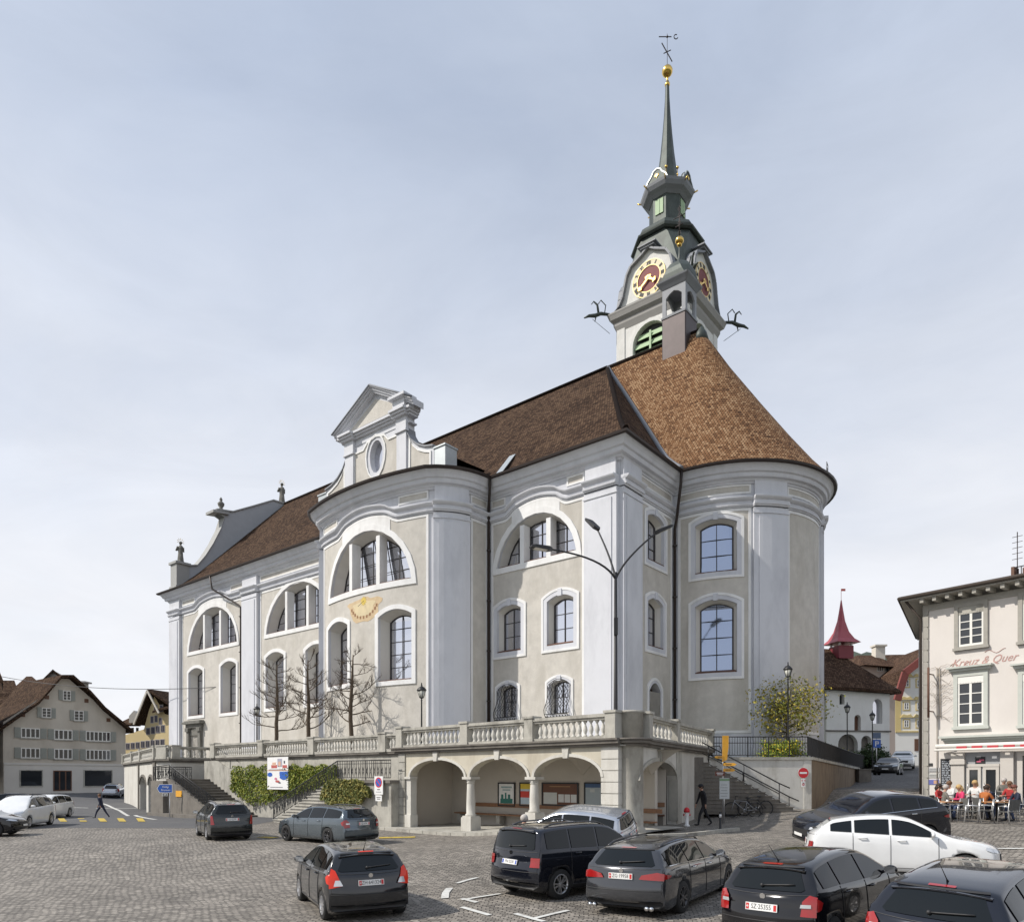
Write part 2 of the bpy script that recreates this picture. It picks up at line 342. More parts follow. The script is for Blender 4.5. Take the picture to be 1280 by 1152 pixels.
def sweep(mb,P,path,prof,mi=0):   # path: (a,z,doff); prof: (dz,d)
    rows=[]
    for (a,z,do) in path: rows.append([P.w(a,z+pz,pd+do) for pz,pd in prof])
    n=len(prof); vs=[p for r in rows for p in r]
    fs=[(i*n+k,(i+1)*n+k,(i+1)*n+k+1,i*n+k+1) for i in range(len(rows)-1) for k in range(n-1)]
    mb.add(vs,fs,mi); m=len(mb.v)-len(vs)
    mb.f.append([m+k for k in range(n)]); mb.m.append(mi); mb.sm.append(False)
    mb.f.append([m+len(vs)-n+k for k in range(n)][::-1]); mb.m.append(mi); mb.sm.append(False)
church=thing('church','large white and grey baroque church with brown tiled roofs on the terrace','church',ch(0,0,ZB))
def window(P,ac,w,z0,z1,rise,kind='seg',fw=.14,bw=.24,depth=.5,splay=.17,nx=2,nz=3,lun=False,gl=None,sillm=True,bars=False):
    # w,z0,z1: outer edge of the white frame
    ell=lun
    o=archpoly(ac,w,z0,z1,rise,14,ell)
    k=fw; mid=archpoly(ac,w-2*k,z0+k,z1-k,rise-(k if ell else k*.3),14,ell)
    k=fw+bw; k2=fw+(bw if not lun else 0); op=archpoly(ac,w-2*k2,z0+k2,z1-k2,rise-(k2 if ell else k2*.35),14,ell)
    wo=link(bpy.data.objects.new('window',None)); wo.parent=church; wo.empty_display_size=.2
    mb=MB(); slab(mb,P,o,[mid],0.0,.075); 
    fr=recalc(mb.build('frame',white,wo)) if False else None
    first=mb
    if bw and not lun:
        slab(mb,P,mid,[op],0.0,.05,1)
    # keystone
    if not lun and bw: pbox(mb,P,ac-.13,ac+.13,z1-fw-bw*1.3,z1-fw*.4,0,.11,1)
    me=mb.mesh('window',[white,paint]); 
    # the thing-level part is the surround itself
    bpy.data.objects.remove(wo); win=link(bpy.data.objects.new('window',me)); win.parent=church; win.location=-Vector(ch(0,0,ZB)); recalc(win)
    # reveal
    mb=MB(); n=len(op); zc=(z0+z1)/2; W=w-2*k2
    def shrink(q,s): return [(ac+(a-ac)*(1-2*s/W), (z0+k2+.12)+(z-z0-k2)*(1-(s+.12)/(z1-z0-2*k2))) for a,z in q]
    ip=shrink(op,splay); m1=[(lerp(a,b,.0),lerp(c,d,.0)) for (a,c),(b,d) in zip(op,ip)]
    rows=[(op,.0),(op,-.14),(ip,-depth)]
    vs=[P.w(a,z,d) for q,d in rows for a,z in q]
    mb.add(vs,[(r*n+i,(r+1)*n+i,(r+1)*n+(i+1)%n,r*n+(i+1)%n) for r in range(2) for i in range(n)])
    for j in range(n): mb.m[j]=1
    mb.build('reveal',[reveal,paint],win)
    # pane
    mb=MB(); vs,fs=fill2(ip,[],None); mb.add([P.w(a,z,-depth+.02) for a,z in vs],fs); mb.build('pane',gl or glass,win)
    # bars
    mb=MB(); iz0=min(z for a,z in ip); iz1=max(z for a,z in ip); ia0=min(a for a,z in ip); ia1=max(a for a,z in ip)
    def ztop(a):
        x=(a-ac)/((ia1-ia0)/2); x=min(1,abs(x))
        rr=rise*(iz1-iz0)/(z1-z0); return iz1-rr+rr*(math.sqrt(max(0,1-x*x)) if ell else 1-x*x)
    t=.03
    xs=[ia0+(ia1-ia0)*i/nx for i in range(nx+1)]
    for i,x in enumerate(xs):
        tt=.03 if i in(0,nx) else .015
        xx=min(max(x,ia0+tt),ia1-tt)
        if ztop(xx)>iz0+.1: pbox(mb,P,xx-tt,xx+tt,iz0,ztop(xx),-depth+.02,-depth+.08)
    for j in range(0,nz+1):
        z=iz0+(iz1-iz0)*j/nz*(.97 if j==nz else 1)
        if j==nz: continue
        hw=(ia1-ia0)/2
        rr=rise*(iz1-iz0)/(z1-z0)
        if z>iz1-rr:
            q=(z-(iz1-rr))/rr; hw*= math.sqrt(max(0,1-q*q)) if ell else math.sqrt(max(0,1-q))
        pbox(mb,P,ac-hw,ac+hw,z-.013,z+.013,-depth+.02,-depth+.07)
    # arch rim
    for (a,z),(b,y) in zip(ip[1:],ip[2:]):
        p0=P.w(a,z-.03,-depth+.05);p1=P.w(b,y-.03,-depth+.05); mb.bar(p0,p1,.045)
    recalc(mb.build('glazing_bars',lead,win))
    if lun:
        for sx in (-1,1):
            mb=MB(); x=ac+sx*(w-2*k2)/6; zt=z1-k2-rise+(rise-k2)*math.sqrt(1-(1/3.)**2)+.06
            pbox(mb,P,x-.15,x+.15,z0+k2-.01,zt,-depth*.75,.045)
            recalc(mb.build('mullion',white,win))
    if sillm:
        mb=MB(); hw=W/2-.03
        pts=[(z0+k2+.01,.06),(z0+k2+.05,.06),(z0+k2+.2,-depth+.1)]
        vs=[P.w(ac+sx*hw,z,d) for sx in(-1,1) for z,d in pts]
        if lun:
            for c in (-1,0,1):
                a0=ac+c*W/3-W/6+.17; a1=ac+c*W/3+W/6-.17
                mb.add([P.w(a,z,d) for a in (a0,a1) for z,d in pts],[(0,3,4,1),(1,4,5,2)])
        else: mb.add(vs,[(0,3,4,1),(1,4,5,2)])
        mb.build('sill',sill,win)
    return win,op
def bump(x,w,H):
    x=abs(x); x0=w*.20; x1=w*.35
    base=math.sqrt(max(0,1-(min(x,x0)/(w*.62))**2))
    if x<=x0: return H*(.55+.45*(1-(x/x0)**2)) if False else H*(1-.28*(x/x0)**2)
    if x>=x1: return 0
    q=(x-x0)/(x1-x0); return H*.72*(1-q*q*(3-2*q))
def facade(P,panels,wins,pils,hump=None,doors=[],ztop=19.6,frz=True):
    L=P.L[-1]; holes=[]
    wlist=[]
    for wd in wins:
        w_,op=window(P,**wd); holes.append(op); wlist.append(w_)
    for dh in doors: holes.append(dh)
    def hz_(a): return bump(a-hump[0],hump[1],.66) if hump else 0
    st=.5 if P.smooth else None
    mb=MB(); vs,fs=fill2(rect(0,L,ZB,ztop),holes,st); mb.add([P.w(a,z,0) for a,z in vs],fs)
    recalc(mb.build('wall',paint,church)) if False else mb.build('wall',paint,church)
    pn=MB(); bd=MB()
    for (a0,a1,z0) in panels:
        def outl(k):
            top=[]; n=28 if hump and a0<hump[0]<a1 else 1
            for i in range(n+1):
                a=lerp(a1-k,a0+k,i/n); top.append((a,18.02-k+hz_(a)))
            return [(a0+k,z0+k),(a1-k,z0+k)]+top
        o,i=outl(0),outl(.15)
        hs=[h for h in holes if a0<sum(p[0] for p in h)/len(h)<a1]
        vs,fs=fill2(i,hs,st); pn.add([P.w(a,z,.012) for a,z in vs],fs)
        slab(bd,P,o,[i],0,.045)
        if hump and a0<hump[0]<a1:   # white field between the lunette and the raised moulding
            lo=[];hi=[]
            for q in range(15):
                a=hump[0]+hump[1]*.27*(1-2*q/14.); rx=(a-hump[0])/(hump[1]/2); za=hump[3]-hump[2]+hump[2]*math.sqrt(max(0,1-rx*rx))
                lo.append((a,za-.05)); hi.append((a,max(za+.02,17.98+hz_(a))))
            slab(bd,P,lo[::-1]+hi,[],.012,.04)
    # frieze panels
    if frz:
        for (a0,a1,z0) in panels:
            segs=[(a0,a1)]
            if hump and a0<hump[0]<a1: segs=[(a0,hump[0]-hump[1]*.345),(hump[0]+hump[1]*.345,a1)]
            for b0,b1 in segs:
                if b1-b0<.5: continue
                slab(bd,P,rect(b0,b1,18.84,19.36),[rect(b0+.1,b1-.1,18.94,19.26)],0,.045); pbox(pn,P,b0+.1,b1-.1,18.94,19.26,0,.012)
    pn.build('plaster_panel',plaster,church); recalc(bd.build('panel_border',white,church))
    for (a0,a1,dd) in pils:
        pl=MB(); pbox(pl,P,a0,a1,ZB,18.0,0,dd); pbox(pl,P,a0+.06,a1-.06,18.6,19.5,0,dd-.02)
        pbox(pl,P,a0-.06,a1+.06,ZB,ZB+1.5,0,dd+.06)
        pbox(pl,P,a0-.05,a1+.05,17.66,17.74,dd-.01,dd+.05)
        if a1-a0>1.2: pbox(pl,P,a0+.28,a1-.28,ZB+1.6,17.5,dd-.01,dd+.05)
        recalc(pl.build('pilaster',paint,church))
    # string course following the lunette
    prof=[(.02,0),(.02,.07),(.1,.09),(.1,.15),(.2,.17),(.2,.10),(.36,.10),(.38,.17),(.46,.27),(.52,.30),(.56,.30),(.56,0)]
    n=max(2,int(L/.35)); path=[]
    marks=sorted(set([0,L]+[x for p in pils for x in (p[0]-.001,p[0]-.06,p[1]+.001,p[1]+.06)]+[L*i/n for i in range(n+1)]))
    for a in marks:
        if a<0 or a>L: continue
        do=0
        for p in pils:
            if p[0]-.03<=a<=p[1]+.03: do=p[2]
        path.append((a,18.04+hz_(a),do))
    sb=MB(); sweep(sb,P,path,prof); recalc(sb.build('string_course',paint,church))
    return wlist
# nave
def A(t): return NW-t
nw=dict(rise=.45,fw=.27,bw=0,depth=.8,splay=.24,nx=2,nz=5)
facade(P_nave,[(A(47.2),A(36.5),4.4),(A(33.9),A(22.6),4.4)],
 [dict(ac=A(41.67),w=9.1,z0=14.08,z1=18.28,rise=4.19,lun=True,fw=.32,nx=6,nz=4,depth=.8,splay=.34),dict(ac=A(44.6),w=3.2,z0=8.2,z1=13.1,**nw),dict(ac=A(38.87),w=3.1,z0=8.15,z1=13.15,**nw),
  dict(ac=A(28.75),w=9.1,z0=14.1,z1=18.28,rise=4.17,lun=True,fw=.32,nx=6,nz=4,depth=.8,splay=.34),dict(ac=A(31.75),w=3.1,z0=8.15,z1=13.15,**nw),dict(ac=A(26.3),w=3.1,z0=8.15,z1=13.15,**nw)],
 [(0.0,A(47.3),.28),(A(36.35),A(34.05),.28)],hump=(A(41.67),9.1,4.2,18.28),doors=[rect(A(45.3),A(43.9),4.0,6.6),rect(A(26.4),A(25.2),4.0,7.6)])
BC=P_bow.L[-1]/2
facade(P_bow,[(BC-5.0,BC+5.0,4.4),(.1,1.55,4.4),(P_bow.L[-1]-1.55,P_bow.L[-1]-.1,4.4)],
 [dict(ac=BC,w=8.4,z0=14.1,z1=18.2,rise=4.09,lun=True,fw=.34,nx=6,nz=4,depth=.8,splay=.34),
  dict(ac=BC-2.9,w=3.1,z0=8.45,z1=13.05,**nw),dict(ac=BC+2.6,w=3.1,z0=8.3,z1=13.05,**nw)],
 [(BC-7.35,BC-5.35,.28),(BC+5.35,BC+7.35,.28)],hump=(BC,8.4,4.1,18.2))
def B(t): return BT-6.4-t
bk=dict(w=2.56,z0=9.84,z1=13.36,rise=.42,nx=2,nz=3)
gr=dict(w=1.9,z0=6.05,z1=8.55,rise=.33,fw=.13,bw=.16,depth=.4,splay=.08,nx=2,nz=2,sillm=False)
facade(P_blk,[(.25,B(2.15),4.4)],
 [dict(ac=B(5.5),w=6.35,z0=14.88,z1=18.2,rise=3.31,lun=True,fw=.34,nx=6,nz=3,depth=.7,splay=.25),
  dict(ac=B(7.43),**bk),dict(ac=B(3.76),**bk),dict(ac=B(7.53),**gr),dict(ac=B(3.82),**gr)],
 [(B(2.05),B(0.04),.24)],hump=(B(5.5),6.35,3.3,18.2))
facade(P_east,[(2.15,5.95,4.4)],
 [dict(ac=3.95,w=2.7,z0=14.56,z1=18.0,rise=.4,nx=2,nz=3),dict(ac=3.93,w=2.56,z0=9.78,z1=13.3,rise=.42,nx=2,nz=3)],
 [(.04,2.05,.24)],doors=[archpoly(3.85,1.35,4.0,8.15,.5)])
# apse: arc parameter from photo columns
AL=P_aps.L[-1]
def arcpx(px):
    best=None
    for i in range(0,900):
        a=AL*i/900*.6; x,y,_=P_aps.w(a,0); e=abs(640+FL*x/y-px)
        if best is None or e<best[0]: best=(e,a)
    return best[1]
a1,a2,a3=arcpx(853),arcpx(939),arcpx(982); wa=(arcpx(861)+arcpx(930))/2; ww=arcpx(930)-arcpx(861)
pw=a3-a2; pa=a2-a1
facade(P_aps,[(.3,a2-.02,5.35),(a3+.1,a3+.1+pa,5.35),(a3+pa+.3+pw,a3+pa*2+.3+pw,5.35)],
 [dict(ac=wa,w=ww,z0=14.15,z1=17.95,rise=.4,nx=2,nz=3,depth=.5,gl=glassblue),dict(ac=wa,w=ww,z0=8.42,z1=13.35,rise=.45,nx=2,nz=4,depth=.5,gl=glassblue)],
 [(a2+.08,a3-.0,.24),(a3+pa+.2,a3+pa+.2+pw,.24)])
mb=MB()
for P in (P_nor,P_back,P_west):
    mb.add([P.w(0,ZB,0),P.w(P.L[-1],ZB,0),P.w(P.L[-1],19.6,0),P.w(0,19.6,0)],[(0,1,2,3)])
mb.build('wall',plaster,church)
# cornice and gutter around everything
def ringoff(pts,d):
    n=len(pts); out=[]
    for i in range(n):
        p,q,r=pts[i-1],pts[i],pts[(i+1)%n]
        a=(q[0]-p[0],q[1]-p[1]); b=(r[0]-q[0],r[1]-q[1]); la=math.hypot(*a); lb=math.hypot(*b)
        na=(-a[1]/la,a[0]/la); nb=(-b[1]/lb,b[0]/lb); x,y=na[0]+nb[0],na[1]+nb[1]; l=math.hypot(x,y); x/=l;y/=l
        k=1/max(.35,x*nb[0]+y*nb[1]); out.append((q[0]+x*k*d,q[1]+y*k*d))
    return out
def ringsweep(mb,prof,smooth=False):
    rows=[ringoff(ring,d) for z,d in prof]; n=len(ring); vs=[]
    for (z,d),r in zip(prof,rows): vs+= [ch(t,s,z) for t,s in r]
    mb.add(vs,[(j*n+i,j*n+(i+1)%n,(j+1)*n+(i+1)%n,(j+1)*n+i) for j in range(len(prof)-1) for i in range(n)],0,smooth)
mb=MB(); ringsweep(mb,[(19.36,-.01),(19.38,.10),(19.46,.12),(19.50,.22),(19.62,.26),(19.64,.44),(19.72,.47),(19.86,.49),(19.90,.60),(20.04,.66),(20.18,.76),(20.24,.84),(20.30,.84),(20.32,0)])
mb.build('cornice',paint,church)
mb=MB(); ringsweep(mb,[(20.25,.84),(20.22,.93),(20.27,1.01),(20.38,1.04),(20.385,1.0),(20.33,.93),(20.40,.80)]); mb.build('gutter',dkmetal,church)
# ---------- roofs ----------
def uvgrid(name,rows,m,uvs,parent,smooth=False):
    mb=MB(); n=len(rows[0]); vs=[p for r in rows for p in r]
    fs=[(j*n+i,j*n+i+1,(j+1)*n+i+1,(j+1)*n+i) for j in range(len(rows)-1) for i in range(n-1)]
    mb.add(vs,fs,0,smooth); o=mb.build(name,m,parent); me=o.data; uv=me.uv_layers.new(name='UVMap')
    fl=[q for r in uvs for q in r]
    for l in me.loops: uv.data[l.index].uv=fl[l.vertex_index]
    return o
ZR=32.2; EO=.95
XS=[0,.5,1.0,1.6,3,5,7,9,11,AX+EO]
def zx(x): return interp([(0,20.38),(1.0,20.95),(2.2,21.8),(AX+EO,ZR)],x)
def xz(z): return interp([(20.38,0),(20.95,1.0),(21.8,2.2),(ZR,AX+EO)],z)
HT=7.9
def thip(x): return -EO+x*(HT+EO)/(AX+EO)
def rc(z): return interp([(20.38,AR+.95),(20.8,AR+.65),(21.6,AR+.1),(23.5,AR-1.0),(26,3.15),(29,1.6),(31.2,.6),(ZR-.1,0.05)],z)
ZS=[20.38,20.6,20.8,21.2,21.6,22.5,23.5,24.7,26,27.5,29,30.2,31.2,32,ZR-.12]
def tcx(z): return lerp(AC,.9,max(0,(z-20.4)/(ZR-20.4))**1.0)
for side in (0,1):
    S=(lambda s: s) if side==0 else (lambda s: 2*AX-s)
    rows=[];uvs=[];sl=0;pz=None;px=None
    for x in XS:
        z=zx(x); sl+= 0 if pz is None else math.hypot(z-pz,x-px); pz,px=z,x
        T=[lerp(thip(x),NW-.9,k/8) for k in range(9)]; rows.append([ch(t,S(-EO+x),z) for t in T]); uvs.append([(t,sl) for t in T])
    if side==1: rows=[r[::-1] for r in rows]; uvs=[r[::-1] for r in uvs]
    o=uvgrid('roof',rows,tile_dark,uvs,church); recalc(o)
    # hip face
    rows=[];uvs=[];sl=0;pz=None
    for z in ZS:
        x=xz(z); sl+=0 if pz is None else math.hypot(z-pz,thip(x)-pt); pz=z;pt=thip(x)
        s0=-EO+x; s1=max(s0+.01,AX-rc(z)); 
        T=[lerp(s0,s1,k/4) for k in range(5)]; rows.append([ch(thip(x),S(s),z) for s in T]); uvs.append([(s,sl) for s in T])
    uvgrid('roof',rows,tile_dark,uvs,church)
rows=[];uvs=[];sl=0;pz=None
for z in ZS:
    r=rc(z); x=xz(z); tc=tcx(z); sl+=0 if pz is None else math.hypot(z-pz,r-pr); pz=z;pr=r
    pts=[(thip(x),AX-r),(lerp(thip(x),tc,.5),AX-r)]+[(tc-r*math.sin(R(th)),AX-r*math.cos(R(th))) for th in range(0,181,7) ]+[(thip(x),AX+r)]
    if thip(x)<tc: pts[0]=(thip(x),AX-r)
    rows.append([ch(t,s,z) for t,s in pts]); q=0; rr=[]
    for i,p in enumerate(pts):
        ang=(i-2)/25*PI*max(r,2.2)
        rr.append((ang if i>=2 else ang-(p[0]-tc),sl))
    uvs.append(rr)
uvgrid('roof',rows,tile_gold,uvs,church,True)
# ridge and hip caps, valley flashing
mb=MB()
mb.tube([ch(HT,AX,ZR+.05),ch(NW-1,AX,ZR+.05)],.16,6)
mb.tube([ch(.9,AX,ZR-.08),ch(HT,AX,ZR+.02)],.15,6)
for side in (0,1):
    S=(lambda s: s) if side==0 else (lambda s: 2*AX-s)
    mb.tube([ch(thip(x),S(-EO+x),zx(x)+.04) for x in XS],.15,6)
mb.build('ridge_tiles',tile_mid,church)
mb=MB(); mb.tube([ch(thip(xz(z))-.04,AX-rc(z)-.06,z+.04) for z in ZS],.16,5); mb.build('valley_flashing',slategrey,church)
mb=MB(); mb.lathe([(.5,-.7),(.34,-.1),(.1,.25),(.02,.4)],ch(.75,AX,ZR-.15),12); mb.build('roof_cap',copper,church)
# tiny snow-guard rail near the apse eave
mb=MB()
pts=[ch(AC-(AR+.5)*math.sin(R(t)),AX-(AR+.5)*math.cos(R(t)),21.6) for t in range(96,140,6)]
mb.tube(pts,.025,5); mb.tube([(p[0],p[1],p[2]-.3) for p in pts],.025,5)
for p in pts: mb.tube([p,(p[0],p[1],p[2]-.75)],.025,5)
mb.build('roof_rail',slategrey,church)
# bow skirt roof and zinc
inn=[(BT+(t-BT)*.62, lerp(s,1.2,.72) if abs(t-BT)<6.3 else 1.2) for t,s in bow_pts]
off=Path([(BT+6.4+.95,-.95)]+[P_bow.ts(P_bow.L[i],.98) for i in range(1,len(bow_pts)-1)]+[(BT-6.4-.95,-.95)],True)
rows=[[ch(t,s,20.4) for t,s in off.p],[ch(lerp(a,c,.3),lerp(b,d,.3),20.9) for (a,b),(c,d) in zip(off.p,inn)],[ch(t,s,22.3) for t,s in inn]]
uvs=[[(L_,0) for L_ in off.L],[(L_,1.3) for L_ in off.L],[(L_,5) for L_ in off.L]]
uvgrid('roof',rows,tile_dark,uvs,church,True)
# gable over the bow
TG=16.1; SG=-2.75
P_g=Path([(TG+8,SG),(TG-8,SG)])
def gp(lst): return [(8+x,z) for x,z in lst]   # x to the right of centre
vol=[(2.95,24.3),(3.0,23.9),(3.3,23.3),(3.85,22.85),(4.5,22.55),(5.2,22.4)]
outl=[(-5.2,20.7),(5.2,20.7),(5.2,22.4)]+vol[::-1][1:]+[(2.95,25.6),(-2.95,25.6)]+[(-x,z) for x,z in vol]
mb=MB(); ov=[(8+.62*math.cos(2*PI*k/16),23.4+1.15*math.sin(2*PI*k/16)) for k in range(16)]
slab(mb,P_g,gp(outl),[ov],-.55,0); vs,fs=fill2(gp(outl),[ov]); mb.add([P_g.w(a,z,-.55) for a,z in vs],[f[::-1] for f in fs])
gab=recalc(mb.build('gable',paint,church))
for x in (-1,1):
    mb=MB(); xs=sorted([x*2.1,x*2.95]); pbox(mb,P_g,8+xs[0],8+xs[1],20.8,24.5,0,.16); pbox(mb,P_g,8+xs[0]-.08,8+xs[1]+.08,24.15,24.3,.0,.26); pbox(mb,P_g,8+xs[0]-.03,8+xs[1]+.03,24.3,25.3,0,.2)
    recalc(mb.build('pilaster',paint,gab))
mb=MB(); pnl=MB(); mi=gp([(-2.02,21.0),(2.02,21.0),(2.02,24.1),(1.2,24.1),(.8,24.55),(0,24.75),(-.8,24.55),(-1.2,24.1),(-2.02,24.1)]); mo=gp([(-2.1,20.85),(2.1,20.85),(2.1,24.24),(1.22,24.24),(.85,24.7),(0,24.9),(-.85,24.7),(-1.22,24.24),(-2.1,24.24)])
slab(mb,P_g,mo,[mi],0,.07); oo=[(8+.98*math.cos(2*PI*k/16),23.4+1.55*math.sin(2*PI*k/16)) for k in range(16)]; om=[(8+.88*math.cos(2*PI*k/16),23.4+1.45*math.sin(2*PI*k/16)) for k in range(16)]
vs,fs=fill2(mi,[oo]); pnl.add([P_g.w(a,z,.015) for a,z in vs],fs); slab(mb,P_g,oo,[om],0,.08)
for x in (-1,1):
    v2=[(3.05,21.0),(5.05,21.0),(5.05,22.25)]+[(a-.0+.12,z-.14) for a,z in vol[::-1][1:]]
    v2=[(3.05,21.0),(5.0,21.0),(5.0,22.2),(4.45,22.38),(3.85,22.65),(3.35,23.1),(3.1,23.6)]
    v3=[(3.2,21.12),(4.88,21.12),(4.88,22.1),(4.45,22.24),(3.9,22.5),(3.45,22.9),(3.22,23.3)]
    a=gp([(x*p,q) for p,q in v2]); b=gp([(x*p,q) for p,q in v3])
    if x<0: a=a[::-1];b=b[::-1]
    slab(mb,P_g,a,[b],0,.07); vs,fs=fill2(b,[]); pnl.add([P_g.w(p,q,.015) for p,q in vs],fs)
recalc(mb.build('gable_border',white,gab)); 
mb=MB(); tri=gp([(-3.3,25.95),(3.3,25.95),(0,27.75)]); tro=gp([(-3.9,25.5),(3.9,25.5),(3.9,25.95),(0,28.15),(-3.9,25.95)])
vs,fs=fill2(gp([(-2.7,26.0),(2.7,26.0),(0,27.45)]),[]); pnl.add([P_g.w(a,z,.03) for a,z in vs],fs); pnl.build('gable_panel',plaster,gab)
slab(mb,P_g,gp([(-3.5,25.6),(3.5,25.6),(3.5,25.9),(0,27.9),(-3.5,25.9)]),[],-.55,.015)
# raking and level cornices
for (p,q) in (((-3.75,25.75),(0.0,27.95)),((3.75,25.75),(0.0,27.95))):
    for (dz,dd,th) in ((0,.42,.16),(.15,.55,.14),(-.14,.3,.15)):
        mb.prism([P_g.w(8+p[0],p[1]+dz,-.55),P_g.w(8+q[0],q[1]+dz,-.55),P_g.w(8+q[0],q[1]+dz+th,-.55),P_g.w(8+p[0],p[1]+dz+th,-.55)],Vector(P_g.w(8,0,dd))-Vector(P_g.w(8,0,-.55)))
for (z0,z1,dd) in ((25.2,25.35,.22),(25.35,25.5,.34),(25.5,25.66,.46),(24.72,24.82,.1)):
    pbox(mb,P_g,8-3.1-dd*.8,8+3.1+dd*.8,z0,z1,-.55-.0,dd-.06)
    if z0>25:
        for x in (-1,1): xs=sorted([x*2.0,x*3.05]); pbox(mb,P_g,8+xs[0]-dd*.3,8+xs[1]+dd*.3,z0-.003,z1+.003,0,dd+.18)
xs=[2.0,3.3]; pbox(mb,P_g,8+2.05,8+3.1,25.66,26.3,-.3,.45); pbox(mb,P_g,8+1.9,8+3.35,26.3,26.48,-.35,.72)
recalc(mb.build('pediment',paint,gab))
mb=MB(); mb.tube([P_g.w(8,28.2,.55),P_g.w(8-3.85,25.98,.55)],.07,5); mb.tube([P_g.w(8,28.2,.55),P_g.w(8+3.85,25.98,.55)],.07,5)
for x in (-1,1):
    pp=[(x*p,q) for p,q in vol]
    for (a,b) in zip(pp,pp[1:]): mb.prism([P_g.w(8+a[0],a[1],-.62),P_g.w(8+b[0],b[1],-.62),P_g.w(8+b[0],b[1]+.1,-.62),P_g.w(8+a[0],a[1]+.1,-.62)],Vector(P_g.w(8,0,.12))-Vector(P_g.w(8,0,-.62)))
recalc(mb.build('gable_coping',slategrey,gab))
mb=MB(); vs,fs=fill2(ov,[]); mb.add([P_g.w(a,z,-.4) for a,z in vs],fs); wn=mb.build('window',glass,gab)
for x in (-1,1):
    mb=MB(); xs=sorted([x*5.2,x*6.1]); pbox(mb,P_g,8+xs[0],8+xs[1],20.6,22.15,-1.0,-.02); pbox(mb,P_g,8+xs[0]-.05,8+xs[1]+.05,22.15,22.24,-1.05,.04)
    recalc(mb.build('parapet_block',zinc,church))
mb=MB()  # cross roof behind the gable
vs=[ch(TG+5.2,SG+.55,22.2),ch(TG-5.2,SG+.55,22.2),ch(TG,SG+.55,25.3),ch(TG+5.2,2,22.4),ch(TG-5.2,2,22.4),ch(TG,5.5,25.3)]
mb.add(vs,[(0,2,5,3),(1,4,5,2),(0,1,2)]); o=mb.build('roof',tile_dark,church); uv=o.data.uv_layers.new(name='UVMap')
for l in o.data.loops: c=o.data.vertices[l.vertex_index].co; uv.data[l.index].uv=(c.y,c.x)
mb=MB(); mb.obox(ch(BT-6.4-1.1,-.6,20.55),Vector(ch(-.5,0,0))-Vector(ch(0,0,0)),Vector(ch(1.6,3.2,2.6))-Vector(ch(0,0,0)),(0,0,.06)); recalc(mb.build('valley_flashing',zinc,church))
# ---------- west gable (seen from behind) ----------
GT0,GT1=48.55,NW+.1
half=[(0.1,20.0),(0.1,21.0),(1.3,21.0),(1.3,23.2),(2.1,23.4),(2.9,24.5),(3.7,25.9),(4.5,27.6),(4.9,28.9),(4.1,29.2),(4.1,29.45),(5.8,29.7),(8.0,30.9),(10.4,32.25),(11.7,32.3)]
full=half+[(2*AX-s,z) for s,z in half[::-1][1:]]
bm=bmesh.new()
mb=MB(); n=len(full)
vsf=[ch(GT0,s,z) for s,z in full]; vsb=[ch(GT1,s,z) for s,z in full]
v2,f2=fill2(full,[]); mb.add([ch(GT0,a,z) for a,z in v2],f2); mb.add([ch(GT1,a,z) for a,z in v2],[f[::-1] for f in f2])
mb.add(vsf+vsb,[(i,(i+1)%n,n+(i+1)%n,n+i) for i in range(n)],0)
wg=recalc(mb.build('west_gable',gableback,church)); bm.free()
mb=MB()
for S in ((lambda s:s),(lambda s:2*AX-s)):
    for (a,b) in zip(half[3:-1],half[4:]):
        p=Vector(ch(GT0-.12,S(a[0]),a[1]));q=Vector(ch(GT0-.12,S(b[0]),b[1])); e=Vector(ch(GT1+.15,0,0))-Vector(ch(GT0-.12,0,0))
        mb.obox(p,q-p,e,(0,0,.13))
    mb.obox(ch(GT0-.3,S(3.6),29.05),Vector(ch(1.5,0,0))-Vector(ch(0,0,0)),Vector(ch(0,1.7 if S(0)==0 else -1.7,.2))-Vector(ch(0,0,0)),(0,0,.25))
    sg=1 if S(0)==0 else -1
    for (ds,z0,z1) in ((.0,20.2,23.2),(-.14,23.2,23.42),(-.1,20.9,21.1)):
        c=Vector(ch(GT0+.3,S(.65),0)); e1=Vector(ch(1.2-2*ds,0,0))-Vector(ch(0,0,0)); e2=Vector(ch(0,1.2-2*ds,0))-Vector(ch(0,0,0))
        mb.obox(Vector(ch(GT0-.1+ds,S(.65)-.6+ds,z0)),e1,e2,(0,0,z1-z0))
recalc(mb.build('gable_coping',mat('grey_coping',(.34,.34,.33),.8,.1,2),wg))
# doors
def wooddoor(P,a0,a1,z0,z1,d=-.5,arch=0):
    mb=MB(); out=archpoly((a0+a1)/2,a1-a0,z0,z1,arch,8) if arch else rect(a0,a1,z0,z1)
    slab(mb,P,out,[],d-.08,d); dr=recalc(mb.build('door',wood,church))
    m2=MB(); w=(a1-a0)
    for k in range(3):
        zz=z0+.25+(z1-z0-arch-.3)*k/3; pbox(m2,P,a0+.12,a0+w/2-.06,zz,zz+(z1-z0-arch-.3)/3-.15,d,d+.05); pbox(m2,P,a0+w/2+.06,a1-.12,zz,zz+(z1-z0-arch-.3)/3-.15,d,d+.05)
    recalc(m2.build('door_panel',wood,dr))
    m3=MB(); h=densify(out,None); n=len(h); m3.add([P.w(a,z,0) for a,z in h]+[P.w(a,z,d) for a,z in h],[(i,(i+1)%n,n+(i+1)%n,n+i) for i in range(n)]); recalc(m3.build('reveal',paint,dr))
    return dr
wooddoor(P_nave,A(45.3),A(43.9),4.0,6.6,-.6); wooddoor(P_nave,A(26.4),A(25.2),4.0,7.6,-.6)
dr=wooddoor(P_east,3.85-.675,3.85+.675,4.0,8.15,-.45,.5)
